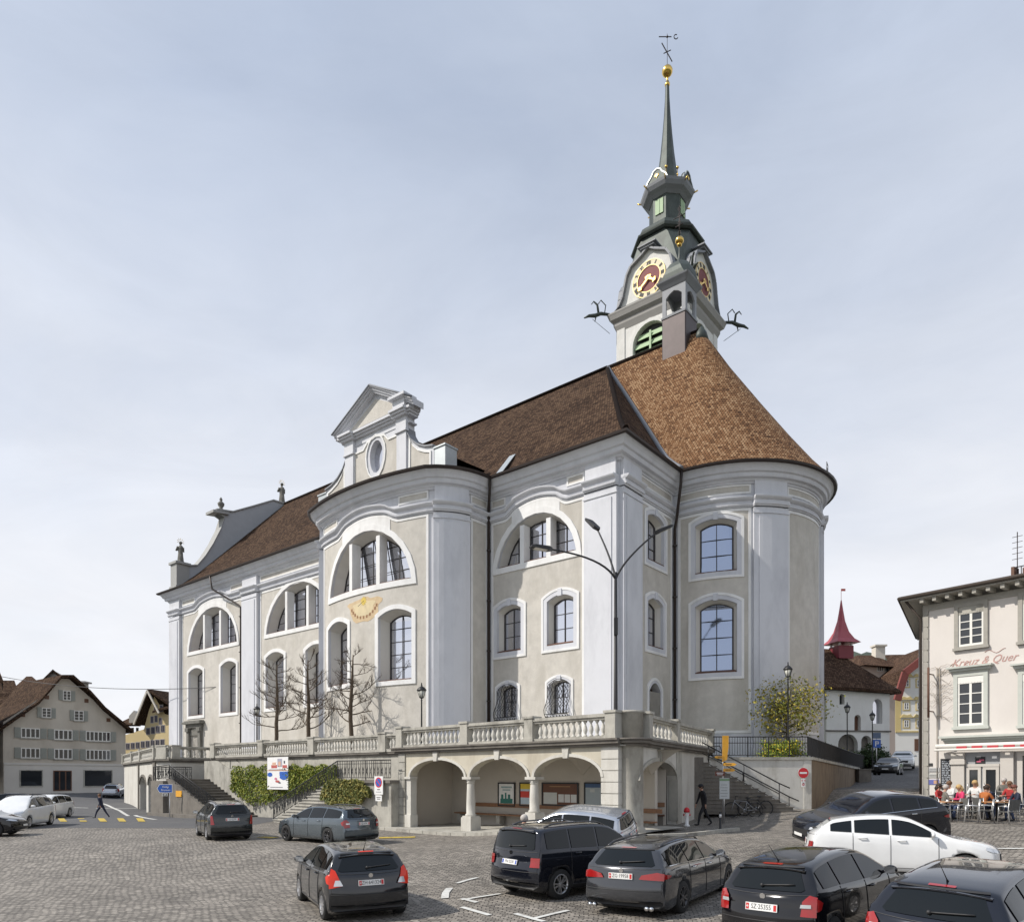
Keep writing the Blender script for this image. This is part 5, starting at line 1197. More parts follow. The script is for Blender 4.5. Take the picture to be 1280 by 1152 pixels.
def carbody(kind,Lc,W,H,wb,fo,wr,cl=.17,boxy=0):
    sil=chaik([(u,z*H) for u,z in SIL[kind]],2)
    # resample by length
    pts=[(u*Lc,z) for u,z in sil]; D=[0]
    for a,b in zip(pts,pts[1:]): D.append(D[-1]+math.hypot(b[0]-a[0],b[1]-a[1]))
    n=84; st=[]
    for k in range(n+1):
        d=D[-1]*k/n; i=0
        while i<len(D)-2 and D[i+1]<d: i+=1
        w=(d-D[i])/max(1e-9,D[i+1]-D[i]); st.append((lerp(pts[i][0],pts[i+1][0],w),lerp(pts[i][1],pts[i+1][1],w)))
    bel=[(u,z*H) for u,z in BELT[kind]]
    rows=[]
    for (x,zt) in st:
        u=x/Lc; wp=W/2*(1-.10*max(0,(.16-u)/.16)**1.6-.06*max(0,(u-.86)/.14)**1.6)
        zb=min(interp(bel,u),zt-.012); z0=cl+ (.10*max(0,(.05-u)/.05))+(.08*max(0,(u-.95)/.05)); z0=min(z0,zt-.03)
        g=max(0,zt-zb); tum=(.25+.05*max(0,(u-.6)/.35) if not boxy else .15)*min(1,g/(.33*H)); 
        f=lambda q: min(q,zb-.004) if q<zb else zb-.004
        z1=z0+.05;z2=lerp(z0,zb,.38);z3=lerp(z0,zb,.72);z4=lerp(z0,zb,.93)
        yc=wp*(.945-tum)
        hr=g*(.80 if g>.15 else .6)
        sec=[(wp*.86,z0),(wp*.97,z1),(wp*1.0,z2),(wp*.995,z3),(wp*.975,z4),(wp*.945,zb),(lerp(wp*.945,yc,.5),zb+g*.42),(yc+.01,zb+hr),(yc-.04*W*.5,zb+g*.93),(yc*.72,zb+g*.985),(yc*.36,zt),(0,zt)]
        sec=chaik(sec,1); rows.append([(x,y,z) for y,z in sec])
    m=len(rows[0]); vs=[];
    def bow(x,y):
        u=x/Lc; t=min(1,abs(y)/(W/2))**2.6; return x+t*(.34*max(0,1-u/.22)**1.3-.20*max(0,1-(1-u)/.16)**1.3)
    for r in rows:
        loop=[(bow(x,y),y,z) for x,y,z in r]+[(bow(x,y),-y,z) for x,y,z in r[::-1][1:]]
        vs+= [(Lc/2-x,y,z) for x,y,z in loop]
    k=2*m-1; fs=[(j*k+i,j*k+(i+1)%k,(j+1)*k+(i+1)%k,(j+1)*k+i) for j in range(len(rows)-1) for i in range(k)]
    fs.append(tuple(range(k))[::-1]); fs.append(tuple((len(rows)-1)*k+i for i in range(k)))
    mb=MB(); mb.add(vs,fs,0,True); return mb,st,bel
def cyl_obj(x,y0,y1,z,r):
    mb=MB(); mb.lathe([(r,y0),(r,y1)],(x,0,z),28,0,'y',False); o=mb.build('cut',None.__class__ and [],None) if False else None
    me=bpy.data.meshes.new('cut'); me.from_pydata(mb.v,[],mb.f); o=bpy.data.objects.new('cut',me); col.objects.link(o); return recalc(o)
def make_car(name,label,kind,Lc,W,H,wb,fo,wr,paint_,loc,heading,group=None,rimm=None,plate=None,rails=False,wipers=True,lights='v',nspoke=5,clad=False,chromeln=False,antenna=False,platez=.55,simple=False,badge=True,winx=None,litm=None,cat='car',roofm=None,plcol=None,lampbox=None,spoiler=True,exhaust=False,boxy=0,revm=None):
    z0=gz(loc[0],loc[1]); root=thing(name,label,cat,(loc[0],loc[1],z0),heading,group)
    # lean with the slope of the square
    e=.8; ax=Vector((math.cos(heading),math.sin(heading))); sx=(gz(loc[0]+ax.x*e,loc[1]+ax.y*e)-gz(loc[0]-ax.x*e,loc[1]-ax.y*e))/(2*e); sy=(gz(loc[0]-ax.y*e,loc[1]+ax.x*e)-gz(loc[0]+ax.y*e,loc[1]-ax.x*e))/(2*e)
    root.rotation_euler=(math.atan(sy),-math.atan(sx),heading)
    cl=.2 if kind in('suv','cross') else .15
    mb,st,bel=carbody(kind,Lc,W,H,wb,fo,wr,cl,boxy)
    body=mb.build('body',[paint_,plastic],root,False)
    bm=bmesh.new(); bm.from_mesh(body.data); bmesh.ops.recalc_face_normals(bm,faces=bm.faces); bm.to_mesh(body.data); bm.free()
    xf=Lc/2-fo; xr=xf-wb; bvh=BVHTree.FromPolygons([v.co.copy() for v in body.data.vertices],[list(p.vertices) for p in body.data.polygons])
    cuts=[cyl_obj(x,s_*(W/2-.30),s_*(W/2+.3),wr,wr*1.13) for x in (xf,xr) for s_ in (-1,1)]
    for c in cuts:
        c.parent=root
        md=body.modifiers.new('b','BOOLEAN'); md.operation='DIFFERENCE'; md.object=c; md.solver='EXACT'
    dg=bpy.context.evaluated_depsgraph_get(); me=bpy.data.meshes.new_from_object(body.evaluated_get(dg)); body.modifiers.clear()
    if len(me.polygons)>200: body.data=me
    for c in cuts: bpy.data.objects.remove(c)
    for p in body.data.polygons:
        c=p.center
        if (c.z<cl+.06) or (abs(c.y)<W/2-.28 and c.z<.5 and abs(p.normal.y)>.9) : p.material_index=1
        if clad and c.z<cl+.17: p.material_index=1
        p.use_smooth=p.normal.length>0 and abs(p.normal.y)<.999 or p.area<.02
    zt=lambda x: interp([(a,b) for a,b in st if True],Lc/2-x)
    # silhouette as function of x from the front: build monotone table
    tab=[];lx=-1
    for a,b in st:
        if a>lx+1e-4: tab.append((a,b)); lx=a
    zt=lambda x: interp(tab,Lc/2-x); zb=lambda x: interp(bel,(Lc/2-x)/Lc)
    def patch(poly,axis,sgn,m,nm,parent=body,off=.008,cell=.09):
        # poly (p,z) convex, p = x for the sides and y for front or rear; laid on the bodywork
        bm=bmesh.new(); ps=[p for p,_ in poly]; zs=[z for _,z in poly]
        x0,x1,y0,y1=min(ps),max(ps),min(zs),max(zs); nx=max(2,int((x1-x0)/cell)); ny=max(2,int((y1-y0)/cell))
        gv=[[bm.verts.new((lerp(x0,x1,i/nx),lerp(y0,y1,j/ny),0)) for i in range(nx+1)] for j in range(ny+1)]
        for j in range(ny):
            for i in range(nx): bm.faces.new((gv[j][i],gv[j][i+1],gv[j+1][i+1],gv[j+1][i]))
        n=len(poly); ar=sum(poly[i][0]*poly[(i+1)%n][1]-poly[(i+1)%n][0]*poly[i][1] for i in range(n)); pl=poly if ar>0 else poly[::-1]
        for i in range(n):
            a,b=pl[i],pl[(i+1)%n]; no=Vector((b[1]-a[1],-(b[0]-a[0]),0))
            if no.length<1e-6: continue
            bmesh.ops.bisect_plane(bm,geom=bm.verts[:]+bm.edges[:]+bm.faces[:],plane_co=(a[0],a[1],0),plane_no=no,clear_outer=True,dist=1e-5)
        vs=[];fs=[];ok={}
        for v in bm.verts:
            if axis=='y': o=Vector((v.co.x,sgn*3,v.co.y)); d=Vector((0,-sgn,0))
            elif axis=='x': o=Vector((sgn*5,v.co.x,v.co.y)); d=Vector((-sgn,0,0))
            else: o=Vector((v.co.x,v.co.y,5)); d=Vector((0,0,-1))
            h=bvh.ray_cast(o,d)
            if h[0] is None: ok[v]=None; continue
            ok[v]=len(vs); vs.append(h[0]-d*off+h[1]*off*.6)
        for f in bm.faces:
            if all(ok[v] is not None for v in f.verts):
                q=[ok[v] for v in f.verts]; pp=[vs[i] for i in q]; ia=1 if axis=='y' else 0
                if max(p[ia] for p in pp)-min(p[ia] for p in pp)<.15: fs.append(q)
        bm.free()
        if not fs: return None
        mb=MB(); mb.add([tuple(p) for p in vs],fs,0,True); o=mb.build(nm,m,parent,False); recalc(o)
        # make all faces look outward
        me=o.data; c=Vector((0,0,H*.5)); s=sum((p.center-c).dot(p.normal)*p.area for p in me.polygons)
        if s<0: me.flip_normals()
        return o
    def sidepoly(xa,xb,tm=.085,bm_=.02,n=8):
        up=[];lo=[]
        for k in range(n+1):
            x=lerp(xa,xb,k/n); t=zt(x)-tm*H/1.5*1.0; b=zb(x)+bm_
            if t>b+.02: up.append((x,t)); lo.append((x,b))
        if len(up)<2: return None
        return lo+up[::-1]
    W0={'hatch':[.275,.52,.535,.745,.76,.885],'suv':[.255,.505,.52,.72,.735,.90],'cross':[.305,.545,.56,.735,.75,.86],'wagon':[.285,.49,.505,.685,.70,.90],'mpv':[.20,.47,.485,.70,.715,.90]}[kind] if winx is None else winx
    hull=None
    for s_ in (-1,1):
        for i in range(0,len(W0),2):
            pp=sidepoly(Lc/2-W0[i]*Lc,Lc/2-W0[i+1]*Lc)
            if pp:
                # convex hull guard
                pts=sorted(set(pp)); 
                def cr(o,a,b): return (a[0]-o[0])*(b[1]-o[1])-(a[1]-o[1])*(b[0]-o[0])
                lo=[]
                for p in pts:
                    while len(lo)>1 and cr(lo[-2],lo[-1],p)<=0: lo.pop()
                    lo.append(p)
                hi=[]
                for p in pts[::-1]:
                    while len(hi)>1 and cr(hi[-2],hi[-1],p)<=0: hi.pop()
                    hi.append(p)
                hh=lo[:-1]+hi[:-1]; patch(hh,'y',s_,carglass,'side_window')
    # windscreen and rear window (front / rear view polygons)
    zc=interp([(0,0)],0); cw=W/2
    zcowl={'hatch':.665,'suv':.675,'cross':.675,'wagon':.67,'mpv':.66}[kind]*H; zrf={'hatch':.915,'suv':.90,'cross':.905,'wagon':.915,'mpv':.92}[kind]*H
    patch([(-cw*.80,zcowl),(cw*.80,zcowl),(cw*.64,zrf),(-cw*.64,zrf)],'x',1,carglass2,'windscreen')
    zr0={'hatch':.685,'suv':.675,'cross':.71,'wagon':.70,'mpv':.69}[kind]*H; zr1={'hatch':.895,'suv':.915,'cross':.885,'wagon':.895,'mpv':.895}[kind]*H
    wl,wu=(.72,.55) if not boxy else (.76,.68)
    patch([(-cw*wl,zr0+.03),(-cw*(wl-.06),zr0),(cw*(wl-.06),zr0),(cw*wl,zr0+.03),(cw*wu,zr1),(-cw*wu,zr1)],'x',-1,carglass,'rear_window')
    # lights
    lm=litm or redl
    for s_ in (-1,1):
        if lights=='v': pl=[(s_*cw*.66,.50*H),(s_*cw*.93,.47*H),(s_*cw*.93,.62*H),(s_*cw*.86,.73*H),(s_*cw*.78,.70*H)]; p2=[(s_*cw*.64,.505*H),(s_*cw*.84,.50*H),(s_*cw*.80,.58*H),(s_*cw*.70,.58*H)]
        elif lights=='wide': pl=[(s_*cw*.42,.535*H),(s_*cw*.93,.52*H),(s_*cw*.93,.61*H),(s_*cw*.80,.63*H),(s_*cw*.48,.59*H)]; p2=None
        elif lights=='square': pl=[(s_*cw*.70,.45*H),(s_*cw*.93,.45*H),(s_*cw*.93,.575*H),(s_*cw*.70,.575*H)]; p2=None
        elif lights=='block': pl=[(s_*cw*.70,.46*H),(s_*cw*.93,.45*H),(s_*cw*.93,.64*H),(s_*cw*.82,.66*H),(s_*cw*.72,.60*H)]; p2=[(s_*cw*.69,.54*H),(s_*cw*.86,.54*H),(s_*cw*.86,.575*H),(s_*cw*.70,.575*H)]
        else: pl=[(s_*cw*.78,.42*H),(s_*cw*.93,.42*H),(s_*cw*.93,.68*H),(s_*cw*.86,.68*H)]; p2=None
        patch(pl,'x',-1,lm,'tail_light',off=.016,cell=.05)
        if p2: patch(p2,'x',-1,clear,'reversing_light',off=.024,cell=.05)
        xe=-Lc/2; q={'v':(.47,.68,.30),'wide':(.52,.60,.42),'square':(.45,.57,.16),'block':(.455,.64,.30),'tall':(.43,.68,.20)}[lights]
        patch([(xe+.03,q[0]*H),(xe+.03+q[2]*.8,lerp(q[0],q[1],.35)*H),(xe+.03+q[2],lerp(q[0],q[1],.7)*H),(xe+.03+q[2]*.6,q[1]*H),(xe+.03,q[1]*H)],'y',s_,lm,'tail_light',off=.014,cell=.05)
        patch([(s_*cw*.52,.455*H),(s_*cw*.80,.47*H),(s_*cw*.97,.50*H),(s_*cw*.98,.545*H),(s_*cw*.80,.53*H),(s_*cw*.55,.495*H)],'x',1,clear,'headlight',off=.015,cell=.05)
        xh=Lc/2; patch([(xh-.42,.515*H),(xh-.14,.455*H),(xh-.14,.51*H),(xh-.40,.56*H)],'y',s_,clear,'headlight',off=.012,cell=.05)
    patch([(-cw*.45,.33*H),(cw*.45,.33*H),(cw*.5,.44*H),(-cw*.5,.44*H)],'x',1,plastic,'grille',off=.012)
    patch([(-cw*.7,.19*H),(cw*.7,.19*H),(cw*.75,.27*H),(-cw*.75,.27*H)],'x',1,plastic,'lower_grille',off=.012)
    patch([(-cw*.24,.30*H),(cw*.24,.30*H),(cw*.24,.355*H),(-cw*.24,.355*H)],'x',1,platem,'number_plate',off=.02)
    patch([(-cw*.88,.16*H),(cw*.88,.16*H),(cw*.9,.235*H),(-cw*.9,.235*H)],'x',-1,plastic,'rear_bumper_trim',off=.01)
    if not simple:
        patch([(-cw*.62,zr1+.012),(cw*.62,zr1+.012),(cw*.60,zr1+.03),(-cw*.60,zr1+.03)],'x',-1,plastic,'seal',off=.012,cell=.05)
        # rear plate
        pz=platez*H
        h=bvh.ray_cast(Vector((-5,0,pz)),Vector((1,0,0)))
        if h[0] is not None and plate:
            n=h[1]; tilt=math.atan2(n.z,-n.x); px_=h[0].x-.022
            m=MB(); m.box((0,0,0),(.016,.52,.115)); pb=m.build('number_plate',platem,body,False); pb.location=(px_,0,pz); pb.rotation_euler=(0,tilt*.8,0)
            m=MB(); m.box((-.0088,-.0,0),(.002,.0,.0)); 
            tx=text(plate,.105,plblk,pb,(-.0095,0,0),(PI/2,0,-PI/2),'plate_letters',.001,sx=.82)
            m=MB(); m.box((-.009,.225,0),(.004,.05,.09)); m.box((-.009,-.225,0),(.004,.045,.09)); m.build('plate_badge',plcol or plred,pb,False)
            if plcol is None:
                m=MB(); m.box((-.0115,.225,0),(.002,.035,.01)); m.box((-.0115,.225,0),(.002,.01,.035)); m.build('plate_cross',platem,pb,False)
        # shut lines
        def line(pts,axis,s_,nm='door_gap',m=None,w=.006,parent=body,off=.004):
            q=[]
            for a,b in pts:
                if axis=='y': o=Vector((a,s_*3,b)); d=Vector((0,-s_,0))
                else: o=Vector((s_*5,a,b)); d=Vector((-s_,0,0))
                h=bvh.ray_cast(o,d)
                if h[0] is not None: q.append(h[0]+h[1]*off)
            if len(q)>1:
                mm=MB(); mm.tube(q,w,4,sm=False); mm.build(nm,m or plastic,parent,False)
        for s_ in (-1,1):
            for u in (W0[0]+.015,(W0[1]+W0[2])/2,(W0[3]+W0[4])/2):
                x=Lc/2-u*Lc; zl=cl+.12; line([(x,lerp(zl,zb(x),k/10)) for k in range(11)],'y',s_)
            line([(lerp(Lc/2-W0[0]*Lc,Lc/2-(W0[3]+W0[4])/2*Lc,k/12),cl+.12) for k in range(13)],'y',s_)
            if chromeln: line([(lerp(Lc/2-W0[0]*Lc,Lc/2-W0[-1]*Lc,k/16),zb(lerp(Lc/2-W0[0]*Lc,Lc/2-W0[-1]*Lc,k/16))+.005) for k in range(17)],'y',s_,'window_trim',chrome,.012,off=.008)
            for u in ((W0[1]+W0[2])/2-.055,(W0[3]+W0[4])/2-.05):
                x=Lc/2-u*Lc; z=zb(x)-.10; h=bvh.ray_cast(Vector((x,s_*3,z)),Vector((0,-s_,0)))
                if h[0] is not None:
                    m=MB(); p=h[0]; m.tube([(p.x-.09,p.y+s_*.0,p.z),(p.x-.07,p.y+s_*.04,p.z+.003),(p.x+.07,p.y+s_*.04,p.z+.005),(p.x+.09,p.y,p.z)],.016,6); m.build('door_handle',chrome if chromeln else paint_,body,False)
        line([(k/10.*cw*.93,zr0-.04-.02*math.cos(k/10.*PI/2)) for k in range(-10,11)],'x',-1,'tailgate_gap')
        line([(k/10.*cw*.90,.385*H) for k in range(-10,11)],'x',-1,'tailgate_gap')
        if wipers:
            h=bvh.ray_cast(Vector((-5,.0,zr0+.05)),Vector((1,0,0)))
            if h[0] is not None:
                q=[Vector((-5,.05-.5*k/5,zr0+.05+.035*k/5)) for k in range(6)]; pp=[]
                for o in q:
                    h=bvh.ray_cast(o,Vector((1,0,0)))
                    if h[0] is not None: pp.append(h[0]+h[1]*.03)
                m=MB(); m.tube(pp,.012,5); m.ball(tuple(pp[0]),.03,6); m.build('rear_wiper',plastic,body,False)
        if badge:
            h=bvh.ray_cast(Vector((-5,0,zr0-.085)),Vector((1,0,0)))
            if h[0] is not None: m=MB(); m.lathe([(.045,-.012),(.045,0)],tuple(h[0]+Vector((-.004,0,0))),16,0,'x',False); m.build('badge',chrome,body,False)
        patch([(-.16,zr1+.035),(.16,zr1+.035),(.16,zr1+.05),(-.16,zr1+.05)],'x',-1,lm,'brake_light',off=.02,cell=.05)
        if spoiler:
            u=.9; m=MB(); xs=Lc/2-.885*Lc if kind!='suv' else Lc/2-.925*Lc; z=zt(xs)
            pr=[]; 
            for y in [k/8.*cw*.66 for k in range(-8,9)]:
                zz=z-.02-.03*(y/(cw*.66))**2; pr.append([(xs+.08,y,zz+.012),(xs-.10,y,zz+.002-.012),(xs-.10,y,zz-.028),(xs-.02,y,zz-.03)])
            vs=[p for r in pr for p in r]; m.add(vs,[(j*4+i,j*4+(i+1)%4,(j+1)*4+(i+1)%4,(j+1)*4+i) for j in range(16) for i in range(4)]+[(0,1,2,3),(67,66,65,64)],0,False); recalc(m.build('roof_spoiler',paint_,body,False))
        if antenna:
            x=Lc/2-.84*Lc; z=zt(x); m=MB(); m.tube([(x,0,z-.01),(x-.04,0,z+.03),(x-.28,0,z+.27)],[.02,.008,.004],6); m.build('antenna',plastic,body,False)
        if exhaust:
            for s_ in (-1,1):
                for q in (.0,.1): m=MB(); m.lathe([(.04,-.09),(.045,0),(.03,0)],(-Lc/2+.05,s_*(cw*.62+q),.24),12,0,'x'); m.build('exhaust_tip',chrome,body,False)
    for s_ in (-1,1):   # mirrors
        x=Lc/2-(W0[0]+.045)*Lc; z=zb(x)+.055; h=bvh.ray_cast(Vector((x,s_*3,z)),Vector((0,-s_,0)))
        y=abs(h[0].y) if h[0] is not None else cw*.9
        m=MB(); m.ball((x,s_*(y+.14),z+.03),.1,8,sc=(.55,1.1,.75)); m.tube([(x,s_*(y-.02),z-.02),(x,s_*(y+.1),z)],.03,6); mo=m.build('wing_mirror',paint_ if not simple else paint_,root,False)
        m=MB(); m.box((x-.052,s_*(y+.14),z+.03),(.008,.17,.11)); m.build('mirror_glass',chrome,mo,False)
    if rails:
        for s_ in (-1,1):
            m=MB(); q=[]
            for k in range(9):
                x=Lc/2-lerp(.40,.86,k/8)*Lc; h=bvh.ray_cast(Vector((x,s_*cw*.62,4)),Vector((0,0,-1)))
                if h[0] is not None: q.append(h[0]+Vector((0,0,.045 if 0<k<8 else .0)))
            m.tube(q,.02,6); m.build('roof_rail',alloyd if rails=='dark' else alloy,body,False)
    # wheels: mesh made once per car, four wheels with rim
    tm=MB(); tw_=.2; tm.lathe([(wr*.64,-tw_/2),(wr*.93,-tw_/2),(wr*.985,-tw_/2+.02),(wr,-tw_/2+.05),(wr,tw_/2-.05),(wr*.985,tw_/2-.02),(wr*.93,tw_/2),(wr*.64,tw_/2)],(0,0,0),30,0,'y')
    tm.f=tm.f[:-2]; tm.m=tm.m[:-2]; tm.sm=tm.sm[:-2]; tme=tm.mesh('tyre',tyre); rm_=MB(); Rr=wr*.67
    # ring lip
    n=30; vs=[]
    for (r,y) in ((Rr,.085),(Rr,.1),(Rr*.9,.1),(Rr*.88,.04)): vs+=[(r*math.cos(2*PI*k/n),y,r*math.sin(2*PI*k/n)) for k in range(n)]
    rm_.add(vs,[(j*n+k,j*n+(k+1)%n,(j+1)*n+(k+1)%n,(j+1)*n+k) for j in range(3) for k in range(n)],0,True)
    rm_.lathe([(Rr*.26,.04),(Rr*.22,.085),(Rr*.1,.095)],(0,0,0),14,0,'y'); 
    for k in range(nspoke):
        a=2*PI*k/nspoke
        for da in ((-.13,.13) if nspoke<8 else (0,)):
            p=(Rr*.16*math.cos(a+da*2),.072,Rr*.16*math.sin(a+da*2)); q=(Rr*.93*math.cos(a+da*1.7),.085,Rr*.93*math.sin(a+da*1.7)); rm_.bar(p,q,.035,.03)
    rm_.lathe([(Rr*.9,.0),(Rr*.9,.012)],(0,0,0),24,1,'y',False)
    rme=rm_.mesh('rim',[rimm or alloy,plblk])
    for x in (xf,xr):
        for s_ in (-1,1):
            w_=link(bpy.data.objects.new('wheel',tme)); w_.parent=root; w_.location=(x,s_*(cw-.115),wr); w_.rotation_euler=(0,random.random()*3,0 if s_>0 else PI)
            r_=link(bpy.data.objects.new('rim',rme)); r_.parent=w_
    m=MB(); m.box((0,0,cl+.02),(Lc*.8,W*.7,.06)); m.build('underbody',plastic,root,False)
    return root
def hd(dx,dy): return math.atan2(dy,dx)
GRP='cars parked or driving on the square'
p_dgrey=paintcar('dark_grey_paint',(.028,.029,.032),.5,.3); p_black=paintcar('black_paint',(.004,.004,.006),.2,.2); p_navy=paintcar('blue_black_paint',(.010,.012,.02),.4,.22); p_grey=paintcar('mid_grey_paint',(.15,.16,.17),.6,.3)
p_white=paintcar('white_paint',(.74,.75,.75),0,.35); p_silver=paintcar('silver_paint',(.42,.45,.50),.6,.3); p_blgrey=paintcar('blue_grey_paint',(.11,.135,.155),.6,.3); p_mer=paintcar('graphite_paint',(.065,.068,.075),.6,.28); p_green=paintcar('dark_green_grey_paint',(.03,.034,.034),.4,.3)
a27=R(27)
if 1: make_car('small_hatchback','dark grey small hatchback driving away with its tail lights lit, left of the parked row','hatch',3.97,1.75,1.48,2.49,.82,.305,p_dgrey,(-3.72,16.1),hd(-math.sin(a27),math.cos(a27)),GRP,plate='ZH·641324',lights='v',litm=redlit,antenna=True,platez=.535,exhaust=False)
s,c=math.sin(R(50)),math.cos(R(50))
if 1: make_car('boxy_suv','black boxy off-road car with roof rails and grey wheels, left end of the parked row','suv',4.24,1.83,1.70,2.57,.85,.35,p_navy,(1.54,17.75),hd(s,c),GRP,plate='FN·5230',lights='square',rails='dark',clad=True,platez=.50,boxy=1,plcol=plblue,nspoke=5)
s,c=math.sin(R(35)),math.cos(R(35))
if 1: make_car('grey_estate_car','graphite grey estate car with wide red lights between two black cars in the row','wagon',4.70,1.84,1.47,2.84,.80,.335,p_mer,(3.50,16.05),hd(s,c),GRP,plate='ZG·19958',lights='wide',rails='dark',rimm=alloyd,platez=.57,chromeln=True,exhaust=True)
s,c=math.sin(R(48)),math.cos(R(48))
if 1: make_car('black_hatchback','shiny black hatchback with thin aerial, second from the right in the parked row','hatch',4.0,1.68,1.50,2.47,.85,.31,p_black,(5.33,12.25),hd(s,c),GRP,plate='SZ·25355',lights='block',antenna=True,platez=.52)
if 1: make_car('black_estate_hatchback','black hatchback cut off by the bottom right corner, nearest of the parked row','hatch',4.42,1.78,1.50,2.64,.88,.32,p_navy,(6.9,10.35),hd(math.sin(R(50)),math.cos(R(50))),GRP,plate='NW·10346',lights='block',antenna=True,platez=.50,revm=None)
if 1: make_car('white_crossover','white compact crossover parked broadside behind the front row','cross',4.2,1.80,1.53,2.6,.82,.34,p_white,(9.4,17.4),hd(math.cos(R(-22)),math.sin(R(-22))),GRP,lights='square',plate='ZH·99120',clad=False)
if 1: make_car('dark_blue_suv','dark blue sport utility car parked behind the white crossover','cross',4.5,1.85,1.66,2.67,.88,.35,p_navy,(11.0,22.0),hd(-math.cos(R(6)),-math.sin(R(6))),GRP,lights='wide',chromeln=True,plate='SZ·1120')
if 1: make_car('silver_minivan','small silver van-like car in front of the arcade behind the black boxy one','mpv',3.83,1.69,1.53,2.45,.72,.30,p_silver,(1.95,21.9),hd(-math.cos(R(28)),math.sin(R(28))),GRP,lights='tall',plate='UR·7702')
if 1: make_car('blue_grey_estate','blue-grey estate car with sun glinting on its windscreen, driving left past the stairs','wagon',4.66,1.81,1.47,2.68,.85,.325,p_blgrey,(-7.45,28.6),hd(-math.cos(R(38)),math.sin(R(38))),GRP,lights='block',rimm=alloyd,plate='SZ·6104',rails='dark')
if 1: make_car('dark_green_estate','dark estate with grey lower body driving away near the left staircase','mpv',4.45,1.74,1.59,2.52,.90,.33,p_green,(-12.6,31.0),hd(-math.cos(R(58)),math.sin(R(58))),GRP,lights='tall',clad=True,plate='LU·2290',rails='dark')
if 1: make_car('white_family_van','white compact people carrier at the left edge of the picture','mpv',4.4,1.79,1.63,2.68,.88,.32,p_white,(-25.4,36.9),hd(.22,-.975),GRP,lights='tall',simple=True,rails='dark')
if 1: make_car('white_van_car','second white people carrier facing the square behind the nearer one','mpv',4.5,1.82,1.70,2.7,.9,.33,p_white,(-33.6,51.5),hd(.12,-.99),GRP,simple=True)
if 1: make_car('black_saloon','black car on the far left road beside the white people carrier','hatch',4.3,1.8,1.45,2.6,.85,.32,p_black,(-44.0,62.0),hd(-.9,-.4),GRP,simple=True)
if 1: make_car('black_car','black car nose just entering the lower left edge of the picture','hatch',4.2,1.76,1.42,2.6,.85,.32,p_black,(-23.7,31.2),hd(.97,.22),GRP,simple=True)
if 1: make_car('pale_suv','pale silver off-road car parked before the gabled house far left','suv',4.5,1.85,1.62,2.7,.88,.34,p_silver,(-47.3,84.5),hd(-.35,.94),GRP,simple=True)
G2='cars parked up the side street'
if 1: make_car('dark_saloon','dark car facing down the side street beside the hedge','hatch',4.5,1.82,1.45,2.65,.88,.32,p_black,(29.6,56.0),hd(-.55,-.83),G2,simple=True)
if 1: make_car('white_estate','white-silver car behind the dark one in the side street','suv',4.6,1.85,1.60,2.7,.88,.33,p_white,(34.3,62.5),hd(-.5,-.86),G2,simple=True)
# ================= BUILDINGS AROUND =================
shut=mat('grey_green_shutters',(.30,.31,.28),.8,.08,4); frm=mat('window_white_frame',(.72,.71,.67),.6,.03,6); h_wall=mat('old_house_render',(.52,.475,.405),.9,.1,.5,.2,dirt=.35,dirt_c=(.42,.375,.31)); h_base=mat('house_ground_floor',(.60,.575,.53),.9,.07,.5)
yel=mat('yellow_house_render',(.68,.55,.30),.9,.06,.6); eave=mat('dark_eave_timber',(.05,.038,.03),.8,.2,3); greyw=mat('grey_house_wall',(.35,.33,.31),.9,.08,.5); cream2=mat('cream_house_wall',(.60,.56,.49),.9,.05,.5)
class FP:   # frontal facade plane facing the camera, a = x
    smooth=False
    def __init__(s,x,y,dirx=1,diry=0): s.o=Vector((x,y)); s.d=Vector((dirx,diry)).normalized(); s.n=Vector((s.d.y,-s.d.x))
    def w(s,a,z,d=0): c=s.o+s.d*a+s.n*d; return (c.x,c.y,z)
    def pp(s,px,py,d=0):
        o=s.o+s.n*d; r=(px-640)/FL; a=(o.x-r*o.y)/(r*s.d.y-s.d.x); return a,hz(py,o.y+s.d.y*a)
def rwin(P,a0,a1,z0,z1,owner,fm=None,gm=None,nx=2,nz=2,fw=.09,deep=.12,shutters=0,sm=None,surround=0,sum_=None,casing=True):
    mb=MB(); 
    if surround: pbox(mb,P,a0-surround,a1+surround,z0-surround,z1+surround,0,.03,1)
    slab(mb,P,rect(a0,a1,z0,z1),[rect(a0+fw,a1-fw,z0+fw,z1-fw)],.0,.055,0)
    for i in range(1,nx): x=lerp(a0,a1,i/nx); pbox(mb,P,x-fw*.6,x+fw*.6,z0+fw,z1-fw,.0,.05,0)
    for j in range(1,nz): z=lerp(z0,z1,j/nz); pbox(mb,P,a0+fw,a1-fw,z-fw*.25,z+fw*.25,.0,.045,0)
    w=recalc(mb.build('window',[fm or frm,sum_ or stone],owner))
    mb=MB(); mb.add([P.w(a0+fw,z0+fw,.034),P.w(a1-fw,z0+fw,.034),P.w(a1-fw,z1-fw,.034),P.w(a0+fw,z1-fw,.034)],[(0,1,2,3)]); mb.build('pane',gm or glassd,w)
    if shutters:
        for x0,x1 in ((a0-shutters-.05,a0-.05),(a1+.05,a1+.05+shutters)):
            mb=MB(); pbox(mb,P,x0,x1,z0-.03,z1+.03,.04,.1)
            k=z0+.08
            while k<z1-.1: pbox(mb,P,x0+.07,x1-.07,k,k+.05,.1,.125); k+=.13
            recalc(mb.build('shutter',sm or shut,w))
        mb=MB(); pbox(mb,P,a0-.1,a1+.1,z0-.12,z0-.03,0,.16); recalc(mb.build('sill',stone,w))
    return w
